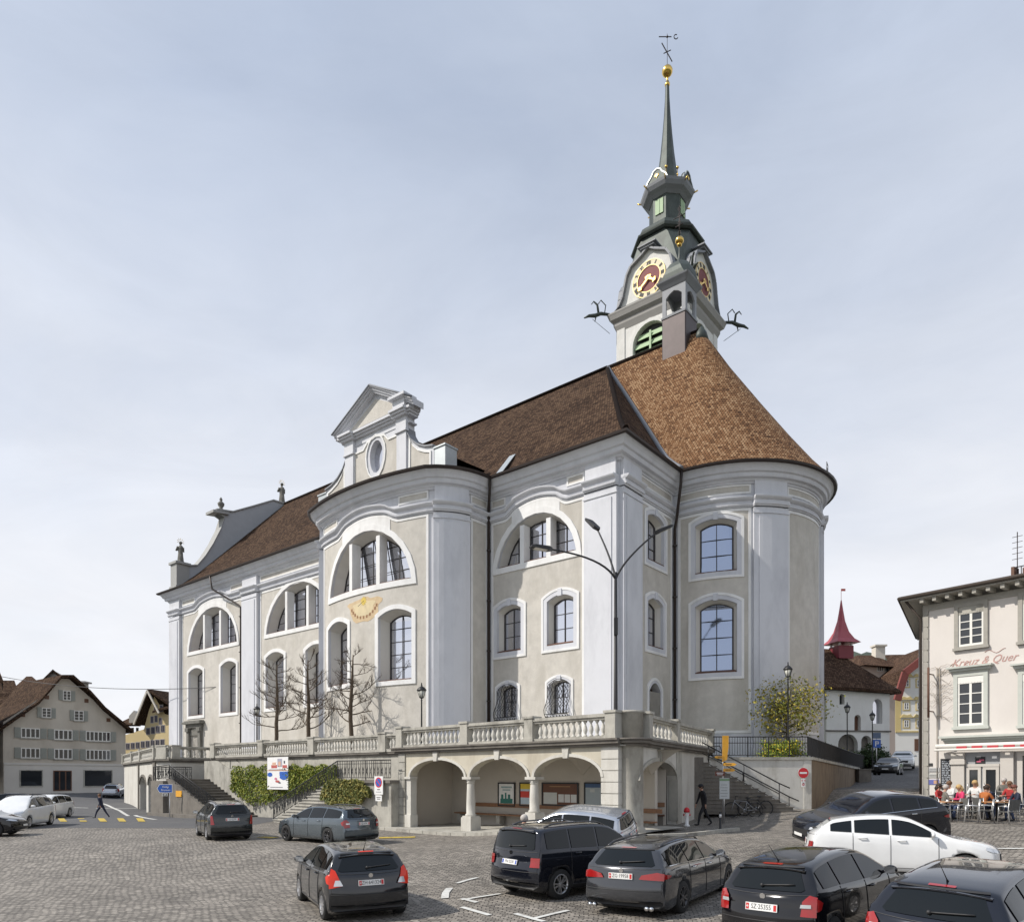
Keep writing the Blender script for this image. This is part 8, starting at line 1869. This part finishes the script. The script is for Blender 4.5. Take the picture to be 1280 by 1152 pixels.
# ---- bicycles ----
def bicycle(label,x,y,z,rz,c,group):
    o=thing('bicycle',label,'bicycle',(x,y,z),rz,group); r=.34
    for k,xx in enumerate((-.52,.52)):
        m=MB(); n=26; pts=[(xx+r*math.cos(2*PI*i/n),0,r+r*math.sin(2*PI*i/n)) for i in range(n+1)]; m.tube(pts,.02,6,caps=False); w_=m.build('wheel',tyre if 'tyre' in globals() else black,o,False)
        m=MB(); pts=[(xx+(r-.03)*math.cos(2*PI*i/n),0,r+(r-.03)*math.sin(2*PI*i/n)) for i in range(n+1)]; m.tube(pts,.009,4,caps=False)
        for i in range(14): a=2*PI*i/14; m.bar((xx,.02*(-1)**i,r),(xx+(r-.03)*math.cos(a),0,r+(r-.03)*math.sin(a)),.003)
        m.build('spokes',alloyd,w_,False)
    m=MB(); A_,B_,C_,D_=(-.52,0,r),(-.08,0,.30),(-.2,0,.82),(.36,0,.80)
    for p,q in ((A_,B_),(B_,(-.17,0,.72)),((-.17,0,.72),(.37,0,.76)),(B_,(.38,0,.70)),(A_,(-.17,0,.68)),((.52,0,r),(.37,0,.78))): m.tube([p,q],.018,6)
    m.build('frame',c,o,False)
    m=MB(); m.ball((-.2,0,.88),.11,6,sc=(1.2,.6,.3)); m.tube([(-.18,0,.72),(-.2,0,.88)],.014,5); m.build('saddle',black,o,False)
    m=MB(); m.tube([(.37,0,.78),(.34,0,.95)],.016,6); m.tube([(.26,-.28,.98),(.36,-.1,.97),(.36,.1,.97),(.26,.28,.98)],.014,6); m.build('handlebar',black,o,False)
    m=MB(); m.lathe([(.09,-.01),(.09,.01)],(-.08,-.03,.3),16,0,'y'); m.tube([(-.08,-.05,.3),(.02,-.07,.16)],.012,5); m.tube([(-.08,.05,.3),(-.18,.07,.44)],.012,5); m.box((.04,-.09,.15),(.09,.07,.02)); m.box((-.2,.09,.45),(.09,.07,.02)); m.build('crank',alloy,o,False); return o
y=33.0
bicycle('black bicycle with pale frame tube leaning before the steps, the left one',at(929,y),y,gz(at(929,y),y)+.02,R(170),mat('bike_grey_frame',(.25,.25,.26),.4,.1,5),'bicycles parked before the steps')
bicycle('dark bicycle parked right behind the left one before the steps',at(944,y+.25),y+.25,gz(at(944,y),y)+.02,R(186),black,'bicycles parked before the steps')
# ---- road markings ----
ypaint=mat('yellow_road_paint',(.50,.36,.05),.8,.15,5,dirt=3,dirt_c=(.2,.17,.08)); wpaint=mat('white_road_paint',(.58,.58,.55),.8,.1,5,dirt=3,dirt_c=(.32,.31,.29))
def marking(name,strips,m,zoff=.02):
    mb=MB()
    for pts,w_ in strips:
        P_=[]
        for a,b in zip(pts,pts[1:]):
            n=max(1,int(math.hypot(b[0]-a[0],b[1]-a[1])/.5))
            for k in range(n): P_.append((lerp(a[0],b[0],k/n),lerp(a[1],b[1],k/n)))
        P_.append(pts[-1]); vs=[]
        for i,p in enumerate(P_):
            a=P_[max(i-1,0)];b=P_[min(i+1,len(P_)-1)]; dx,dy=b[0]-a[0],b[1]-a[1]; l=math.hypot(dx,dy) or 1; nx,ny=-dy/l*w_/2,dx/l*w_/2
            for s_ in (-1,1): X_,Y_=p[0]+nx*s_,p[1]+ny*s_; vs.append((X_,Y_,gz2(X_,Y_)+zoff))
        mb.add(vs,[(2*i,2*i+1,2*i+3,2*i+2) for i in range(len(P_)-1)])
    return struct(recalc(mb.build(name,m)))
def gz2(x,y):
    x0,y0=math.floor(x),math.floor(y); fx,fy=x-x0,y-y0
    a,b,c,d=gz(x0,y0),gz(x0+1,y0),gz(x0,y0+1),gz(x0+1,y0+1)
    return max(lerp(lerp(a,b,fx),lerp(c,d,fx),fy), gz(x,y))
def gp_(px,py):   # ground point seen there
    a,b=6.0,95.0
    for _ in range(40):
        Y=(a+b)/2
        if 970+(EZ-gz(at(px,Y),Y))/Y*FL>py: a=Y
        else: b=Y
    return (at(px,Y),Y)
st_=[]
for px in (78,103,129,152,174): 
    a=gp_(px-4,1026.5); b=gp_(px+4.5,1022.8); st_.append(([(a[0]-.9,a[1]),(b[0]-.2,b[1]+.4)],.9))
mb=MB()
for x0 in (72,97,122,146,170):
    q_=[gp_(x0,1022.6),gp_(x0+8,1022.6),gp_(x0+12,1026.8),gp_(x0+3,1026.8)]; mb.add([(x,y,gz2(x,y)+.03) for x,y in q_],[(3,2,1,0)])
struct(mb.build('crossing_marking',ypaint))
marking('lane_marking',[([gp_(70,1008.5),gp_(110,1009.5)],.25),([gp_(120,1010),gp_(180,1010)],.25),([gp_(128,1004),gp_(150,1013),gp_(172,1020),gp_(195,1024)],.25)],wpaint)
marking('yellow_edge_marking',[([gp_(326,1046),gp_(344,1047)],.5),([gp_(474,1047),gp_(519,1046)],.5)],ypaint)
marking('parking_marking',[([gp_(556,1123),gp_(557,1116),gp_(562,1110)],.18),([gp_(571,1104),gp_(584,1100),gp_(597,1097)],.12),([gp_(577,1125),gp_(600,1121),gp_(626,1117)],.12),([gp_(577,1123),gp_(596,1128)],.12),([gp_(577,1134),gp_(612,1144)],.12),([gp_(644,1142),gp_(668,1149),gp_(680,1152)],.12),([gp_(668,1148),gp_(710,1138)],.12)],wpaint)
marking('parking_marking',[([gp_(1247,1060.5),gp_(1290,1060.5)],.12)],wpaint)
# ================= PEOPLE =================
skin=mat('skin',(.42,.24,.17),.6,.08,8); 
def person(label,loc,rz,J,cols,hair,group=None,hat=None,hairstyle='short',legs=True,scale=1):
    """J: joints in metres relative to the feet, x forward, y left. cols: top, trousers, shoes"""
    o=thing('person',label,'person',loc,rz,group); o.scale=(scale,)*3
    V=[];Rr=[];Ed=[]
    def add(p,r,par=None):
        V.append(Vector(p)); Rr.append(r); i=len(V)-1
        if par is not None: Ed.append((par,i))
        return i
    pel=add(J['pelvis'],.155); wst=add(J['waist'],.135,pel); ch_=add(J['chest'],.155,wst); nb=add(J['neck'],.062,ch_); hd0=add(J['neck']+(J['head']-J['neck'])*.45,.062,nb); hd1=add(J['head'],.098,hd0); hd2=add(J['head']+Vector((0,0,.085)),.078,hd1)
    fw=Vector(J.get('face',(1,0,0))).normalized(); 
    for s_,k in ((1,'l'),(-1,'r')):
        sh=add(J['sh'+k],.072,ch_); el=add(J['el'+k],.048,sh); wr_=add(J['wr'+k],.033,el); d=(J['wr'+k]-J['el'+k]).normalized(); up=Vector((0,0,1)) if abs(d.z)<.8 else Vector((1,0,0)); side=d.cross(up).normalized(); nrm=side.cross(d)
        pl=add(J['wr'+k]+d*.07,.036,wr_)
        for q in range(4):
            off=side*(.033-.022*q); L=(.068,.078,.073,.055)[q]; b=add(J['wr'+k]+d*.10+off,.0115,pl); m=add(J['wr'+k]+d*(.10+L*.55)+off*1.05-nrm*.008,.0095,b); add(J['wr'+k]+d*(.10+L)+off*1.05-nrm*.03,.008,m)
        tb=add(J['wr'+k]+d*.05+side*.045,.013,pl); add(J['wr'+k]+d*.09+side*.07-nrm*.02,.010,tb)
        hp_=add(J['hip'+k],.10,pel); kn=add(J['kn'+k],.068,hp_); an=add(J['an'+k],.045,kn); fd=Vector(J.get('foot'+k,(1,0,0))).normalized(); hl=add(J['an'+k]+Vector((0,0,-.05))-fd*.03,.042,an); to=add(J['an'+k]+Vector((0,0,-.065))+fd*.11,.036,hl); add(J['an'+k]+Vector((0,0,-.07))+fd*.19,.026,to)
    me=bpy.data.meshes.new('body'); me.from_pydata([tuple(v) for v in V],Ed,[]); ob=link(bpy.data.objects.new('body',me)); md=ob.modifiers.new('s','SKIN'); md.use_smooth_shade=True; md.branch_smoothing=.3
    for i,sv in enumerate(me.skin_vertices[0].data): sv.radius=(Rr[i],Rr[i]*(.8 if i in(0,1,2) else 1)); sv.use_root=(i==0)
    s2=ob.modifiers.new('u','SUBSURF'); s2.levels=1; s2.render_levels=1
    dg=bpy.context.evaluated_depsgraph_get(); me2=bpy.data.meshes.new_from_object(ob.evaluated_get(dg)); ob.modifiers.clear(); ob.data=me2; ob.parent=o
    me2.materials.clear()
    for m_ in (cols[0],cols[1],cols[2],skin): me2.materials.append(m_)
    segs=[((0,1),0),((1,2),0),((2,3),0)]
    # nearest bone decides the clothing
    names=[]
    for (a,b) in Ed: names.append((V[a],V[b],a,b))
    legset=set(); 
    for p in me2.polygons:
        c=p.center; best=None
        for (A,B,a,b) in names:
            AB=B-A; t=max(0,min(1,(c-A).dot(AB)/max(1e-9,AB.length_squared))); d=(c-(A+AB*t)).length-(Rr[a]*(1-t)+Rr[b]*t)
            if best is None or d<best[0]: best=(d,a,b,t)
        a,b=best[1],best[2]
        per=7; base=7
        if a in (nb,hd0,hd1) : mi=3
        elif b in (ch_,wst,nb) : mi=0 if b!=nb or best[3]<.6 else 3
        else:
            # limb chains: per side 3+... indices
            i=b-base; side_i=i//(3+1+12+2+6); j=i%(3+1+12+2+6)
            if j<3: mi=0
            elif j<18: mi=3
            elif j<21: mi=1
            else: mi=2
        if b==wst and c.z<(V[pel].z+.02): mi=1
        p.material_index=mi; p.use_smooth=True
    H=J['head']; m=MB(); sd=Vector((-fw.y,fw.x,0))
    # face: nose, brow eyes, mouth, ears
    m.tube([H+fw*.09+Vector((0,0,.03)),H+fw*.118+Vector((0,0,-.005)),H+fw*.095+Vector((0,0,-.015))],[.008,.014,.01],5); m2=MB()
    for s_ in (-1,1): m2.ball(tuple(H+fw*.09+sd*s_*.034+Vector((0,0,.03))),.011,5); m.ball(tuple(H+sd*s_*.098+Vector((0,0,.01))),.026,6,sc=(.6,.6,1))
    m2.bar(H+fw*.094-sd*.022+Vector((0,0,-.045)),H+fw*.094+sd*.022+Vector((0,0,-.045)),.006); m.build('face',skin,o,False); m2.build('eyes_and_mouth',blk,o,False)
    if hair:
        m=MB(); c=H-fw*.018+Vector((0,0,.045)); m.ball(tuple(c),.112,9,sc=(1,1,.98))
        if hairstyle=='long': m.tube([c-fw*.03,c-fw*.09+Vector((0,0,-.12)),c-fw*.08+Vector((0,0,-.25))],[.1,.1,.05],9)
        m.build('hair',hair,o,False)
    if hat:
        m=MB(); c=H+Vector((0,0,.075)); m.ball(tuple(c),.118,9,sc=(1,1,.75)); m.prism([c+fw*.08+sd*.07,c+fw*.2+sd*.04,c+fw*.2-sd*.04,c+fw*.08-sd*.07],(0,0,.015)); recalc(m.build('cap',hat,o,False))
    return o
v=Vector
def walkpose(st=.32,lean=.05,arm=.2):
    J=dict(pelvis=v((0,0,.93)),waist=v((.02,0,1.10)),chest=v((lean,0,1.34)),neck=v((lean+.02,0,1.50)),head=v((lean+.06,0,1.62)))
    for s_,k in ((1,'l'),(-1,'r')):
        f=s_; J['sh'+k]=v((lean,s_*.19,1.42)); J['el'+k]=v((lean-f*arm*.5,s_*.25,1.14)); J['wr'+k]=v((lean-f*arm*.9+.06,s_*.24,.90)); J['hip'+k]=v((0,s_*.10,.88)); J['kn'+k]=v((f*st*.6+.04,s_*.10,.49)); J['an'+k]=v((f*st-(.06 if f<0 else 0),s_*.10,.09 if f>0 else .14)); J['foot'+k]=(1,0,.15 if f>0 else -.5)
    return J
def standpose():
    J=walkpose(.02,0,.05); J['anl']=v((0,.1,.09)); J['anr']=v((-.02,-.1,.09)); J['footl']=(1,.2,0); J['footr']=(1,-.2,0); return J
def sitpose(lean=.0,table=True,hz_=0,seed=0):
    r=random.Random(seed); l=lean
    J=dict(pelvis=v((0,0,.53)),waist=v((l*.3,0,.70)),chest=v((l,0,.95)),neck=v((l*1.25,0,1.11)),head=v((l*1.4+.04,0,1.235)))
    for s_,k in ((1,'l'),(-1,'r')):
        J['sh'+k]=v((l,s_*.18,1.03)); J['el'+k]=v((l+.10+r.uniform(-.05,.05),s_*.25,.80)); J['wr'+k]=v((l+.33+r.uniform(-.06,.06),s_*r.uniform(.06,.18),.79)); J['hip'+k]=v((.03,s_*.10,.50)); J['kn'+k]=v((.42,s_*(.12+r.uniform(0,.06)),.50)); J['an'+k]=v((.40+r.uniform(-.12,.12),s_*.12,.09))
    return J
def cloth(n,c): return mat('cloth_'+n,c,.85,.15,12,.2,60)
cn=cloth('navy',(.02,.025,.05)); ck_=cloth('black',(.015,.015,.018)); cj=cloth('jeans',(.05,.07,.13)); cw2=cloth('white',(.62,.62,.60)); cp_=cloth('pink',(.60,.04,.13)); co_=cloth('orange',(.38,.12,.03)); cg_=cloth('grey_knit',(.16,.15,.13)); cred=cloth('red',(.35,.03,.03)); hb=mat('hair_dark',(.03,.018,.012),.7,.2,30); hbr=mat('hair_brown',(.13,.065,.03),.7,.2,30); hbl=mat('hair_blonde',(.45,.30,.13),.7,.15,30); hgr=mat('hair_grey',(.42,.39,.36),.7,.15,30)
x,y=at(880,29.9),29.9; person('man in black jacket and flat cap walking left past the arcade side wall',(x,y,gz(x,y)),hd(-1,-.15),walkpose(.30,.08,.12),(ck_,ck_,ck_),hb,hat=ck_,scale=.98)
x,y=at(127,51),51.0; person('person in dark navy clothes striding over the crossing on the left',(x,y,gz(x,y)),hd(-1,.05),walkpose(.42,.12,.25),(cn,cn,ck_),hbr,scale=1.0)
x,y=at(655,19.6),19.6; person('grey haired person in dark coat seen from behind beyond the boxy car',(x,y,gz(x,y)),hd(.2,1),standpose(),(cn,ck_,ck_),hgr,scale=.98)
# cafe tables, chairs and guests
GC='cafe guests sitting at the tables'; tabw=mat('table_top_wood',(.42,.22,.10),.5,.15,4); chm=mat('chair_dark_weave',(.09,.09,.085),.7,.2,25,.4,80); chl=mat('chair_metal',(.62,.62,.62),.35,.05,8,metal=.7)
def table(label,x,y,rz=0,w_=.75,d_=.75):
    g=gz(x,y); o=thing('cafe_table',label,'table',(x,y,g),rz,'cafe tables on the paving'); m=MB(); m.box((0,0,.735),(w_,d_,.035)); m.build('table_top',tabw,o,False); m=MB(); m.lathe([(.04,.03),(.035,.7),(.12,.715)],(0,0,0),10); m.build('leg',black,o,False); m=MB(); m.box((0,0,.02),(.5,.06,.03)); m.box((0,0,.025),(.06,.5,.03)); m.build('foot',black,o,False); return o
chair0=[None]
def chair(label,x,y,rz):
    g=gz(x,y)
    if chair0[0] is None:
        o=thing('cafe_chair',label,'chair',(x,y,g),rz,'cafe chairs with dark woven seats'); m=MB(); m.box((0,0,.44),(.46,.46,.03)); m.build('seat',chm,o,False)
        m=MB(); vs=[]
        for j in range(5):
            for i in range(5): yy=-.21+.42*i/4; zz=.5+.38*j/4; vs.append((-.2-.05*j/4-.03*math.cos(yy*6),yy,zz))
        vs+=[(a-.02,b,c) for a,b,c in vs]; m.add(vs,[(5*j+i,5*j+i+1,5*j+6+i,5*j+5+i) for j in range(4) for i in range(4)]+[(25+5*j+i,25+5*j+5+i,25+5*j+6+i,25+5*j+i+1) for j in range(4) for i in range(4)]); m.build('backrest',chm,o,False)
        for s_ in (-1,1):
            m=MB(); m.tube([(.24,s_*.24,0),(.2,s_*.23,.44),(.19,s_*.235,.63)],.014,6); m.build('leg',chl,o,False); m=MB(); m.tube([(-.28,s_*.23,0),(-.2,s_*.23,.44),(-.25,s_*.22,.88)],.014,6); m.build('leg',chl,o,False); m=MB(); m.tube([(.2,s_*.245,.63),(.0,s_*.25,.65),(-.21,s_*.235,.63)],.016,6); m.build('armrest',chl,o,False)
        chair0[0]=o
    else:
        o=copy_tree(chair0[0]); o.location=(x,y,g); o.rotation_euler=(0,0,rz)
    o['label']=label; return o
def XY(px,Y): return at(px,Y),Y
guests=[ (1172.5,29.3,-60,cred,hb,'long',.02,'guest in red with dark hair, leftmost at the cafe'),
 (1179,28.6,-20,cg_,hgr,'short',.05,'guest in grey knit with pale scarf behind the left table'),
 (1188.5,29.8,200,cw2,hbr,'short',.05,'guest in white shirt facing left behind the left table'),
 (1205,28.3,175,cp_,hbl,'long',.12,'guest in bright pink sweater, back to the right'),
 (1219.5,29.6,215,cw2,hbl,'long',.03,'fair haired guest in white behind the orange coat'),
 (1228,27.6,20,co_,hb,'short',.14,'guest in rust orange coat leaning to the table'),
 (1243,28.0,185,cn,hbr,'short',.20,'young man in navy blazer bending over the middle table'),
 (1254.5,29.9,250,cg_,hgr,'short',.02,'grey haired guest with glasses behind the middle table'),
 (1264,28.9,200,cred,hbr,'short',.05,'guest with a red scarf near the right end'),
 (1275,27.2,170,cn,None,'short',.12,'guest in navy jacket and brown cap at the right picture edge')]
for i,(px,Y,rz,c,hh,hs_,ln,lb) in enumerate(guests):
    x,y=XY(px,Y); person(lb,(x,y,gz(x,y)),R(rz),sitpose(ln,seed=i),(c,cj if i%2 else ck_,ck_),hh,GC,hat=signbrown if hh is None else None,hairstyle=hs_,scale=1.0)
    chair('chair of the '+lb,x-.0,y,R(rz))
for px,Y,rz,lb in ((1183,27.3,10,'left cafe table with a round drinks tray in front of the menu board'),(1169,28.0,0,'small cafe table at the outer left corner'),(1246,27.0,5,'middle cafe table between the navy blazer and the empty chair'),(1215,28.9,0,'cafe table between the pink sweater and the orange coat')):
    x,y=XY(px,Y); table(lb,x,y,R(rz))
for px,Y,rz,lb in ((1198,26.9,185,'empty woven chair right of the left table'),(1215,26.0,150,'empty woven chair in front of the pink sweater, legs splayed'),(1261,25.4,100,'empty woven chair nearest the square at the middle table'),(1176,26.8,5,'empty woven chair left of the left table'),(1232,26.2,150,'woven chair with reddish seat beside the orange coat')):
    x,y=XY(px,Y); chair(lb,x,y,R(rz))
for px,Y,lb in ((1184,27.3,'white coffee cup on the left cafe table'),(1247,27.0,'white coffee cup on the middle cafe table')):
    x,y=XY(px,Y); m=MB(); z=gz(x,y)+.752; m.lathe([(.08,0),(.08,.008),(.03,.012),(.045,.07)],(x,y,z),12); tag(m.build('coffee_cup',signwhite),lb,'cup')
# kerb along the pavement before the arcade and the cafe
mb=MB(); pts=[PF.w(-1.5,0,1.05),PF.w(PF.L[1]+.5,0,1.1),(6.2,25.4,0),(8.6,27.0,0)]
for a,b in zip(pts,pts[1:]):
    n=max(1,int(math.hypot(b[0]-a[0],b[1]-a[1])/.9))
    for k in range(n):
        p=(lerp(a[0],b[0],k/n),lerp(a[1],b[1],k/n));q=(lerp(a[0],b[0],(k+.97)/n),lerp(a[1],b[1],(k+.97)/n)); mb.bar((p[0],p[1],gz(*p)+.05),(q[0],q[1],gz(*q)+.05),.16,.16)
struct(recalc(mb.build('kerb',stone)))
# ================= LIGHT AND CAMERA =================
sc=bpy.context.scene
cam=bpy.data.cameras.new('camera'); co=link(bpy.data.objects.new('camera',cam)); sc.camera=co
co.location=(0,0,EZ); co.rotation_euler=(PI/2,0,0); cam.sensor_width=36; cam.lens=36*FL/1280; cam.shift_y=(970-576)/1280; cam.clip_end=9000; cam.clip_start=.2
L=Vector((.985,.17,0)).normalized(); el=R(43)     # horizontal direction the light travels
d=Vector((L.x*math.cos(el),L.y*math.cos(el),-math.sin(el)))
s=bpy.data.lights.new('sun','SUN'); s.energy=4.5; s.angle=R(.7); s.color=(1,.94,.86); so=link(bpy.data.objects.new('sun',s)); so.rotation_euler=d.to_track_quat('-Z','Y').to_euler()
w=bpy.data.worlds.new('World'); sc.world=w; w.use_nodes=True; N,K=w.node_tree.nodes,w.node_tree.links; bg=N['Background']
sk=N.new('ShaderNodeTexSky'); sk.sky_type='NISHITA'; sk.sun_disc=False; sk.sun_elevation=el; sk.sun_rotation=math.atan2(-L.x,-L.y); sk.altitude=500; sk.air_density=1; sk.dust_density=1.2
# thin high cloud: noise stretched along the sky dome
tc=N.new('ShaderNodeTexCoord'); mp=N.new('ShaderNodeMapping'); mp.inputs['Scale'].default_value=(1,1,2.6); mp.inputs['Rotation'].default_value=(R(20),R(-15),0); K.new(tc.outputs['Generated'],mp.inputs[0])
n1=N.new('ShaderNodeTexNoise'); n1.inputs['Scale'].default_value=1.6; n1.inputs['Detail'].default_value=7; n1.inputs['Roughness'].default_value=.55; n1.inputs['Distortion'].default_value=.4; K.new(mp.outputs[0],n1.inputs[0])
sp=N.new('ShaderNodeSeparateXYZ'); K.new(tc.outputs['Generated'],sp.inputs[0])
rm=N.new('ShaderNodeMapRange'); rm.inputs[1].default_value=.30; rm.inputs[2].default_value=.72; rm.inputs[3].default_value=.70; rm.inputs[4].default_value=1.02; K.new(n1.outputs[0],rm.inputs[0])
rz=N.new('ShaderNodeMapRange'); rz.inputs[1].default_value=.0; rz.inputs[2].default_value=.75; rz.inputs[3].default_value=.15; rz.inputs[4].default_value=-.03; K.new(sp.outputs[2],rz.inputs[0])
ad=N.new('ShaderNodeMath'); ad.operation='ADD'; ad.use_clamp=True; K.new(rm.outputs[0],ad.inputs[0]); K.new(rz.outputs[0],ad.inputs[1])
mx=N.new('ShaderNodeMix'); mx.data_type='RGBA'; K.new(ad.outputs[0],mx.inputs[0]); K.new(sk.outputs[0],mx.inputs[6]); cr=N.new('ShaderNodeValToRGB'); e=cr.color_ramp.elements; e[0].position=0; e[0].color=(.88,.885,.91,1); e[1].position=.85; k_=e.new(.33); k_.color=(.76,.785,.845,1); e[2].color=(.46,.54,.685,1); K.new(sp.outputs[2],cr.inputs[0])
scl=N.new('ShaderNodeVectorMath'); scl.operation='SCALE'; scl.inputs['Scale'].default_value=7.2; K.new(cr.outputs[0],scl.inputs[0])
mp3=N.new('ShaderNodeMapping'); mp3.inputs['Scale'].default_value=(1.2,1,3.2); mp3.inputs['Rotation'].default_value=(R(10),R(28),R(15)); K.new(tc.outputs['Generated'],mp3.inputs[0])
n3=N.new('ShaderNodeTexNoise'); n3.inputs['Scale'].default_value=2.3; n3.inputs['Detail'].default_value=9; n3.inputs['Roughness'].default_value=.6; n3.inputs['Distortion'].default_value=1.1; K.new(mp3.outputs[0],n3.inputs[0])
r3=N.new('ShaderNodeMapRange'); r3.inputs[1].default_value=.35; r3.inputs[2].default_value=.7; r3.inputs[3].default_value=7.1; r3.inputs[4].default_value=7.75; K.new(n3.outputs[0],r3.inputs[0]); K.new(r3.outputs[0],scl.inputs['Scale']); K.new(scl.outputs[0],mx.inputs[7])
K.new(mx.outputs[2],bg.inputs['Color']); bg.inputs['Strength'].default_value=.15
vs=sc.view_settings; vs.view_transform='Standard'; vs.look='None'; vs.exposure=0; vs.gamma=1
sc.cycles.max_bounces=6
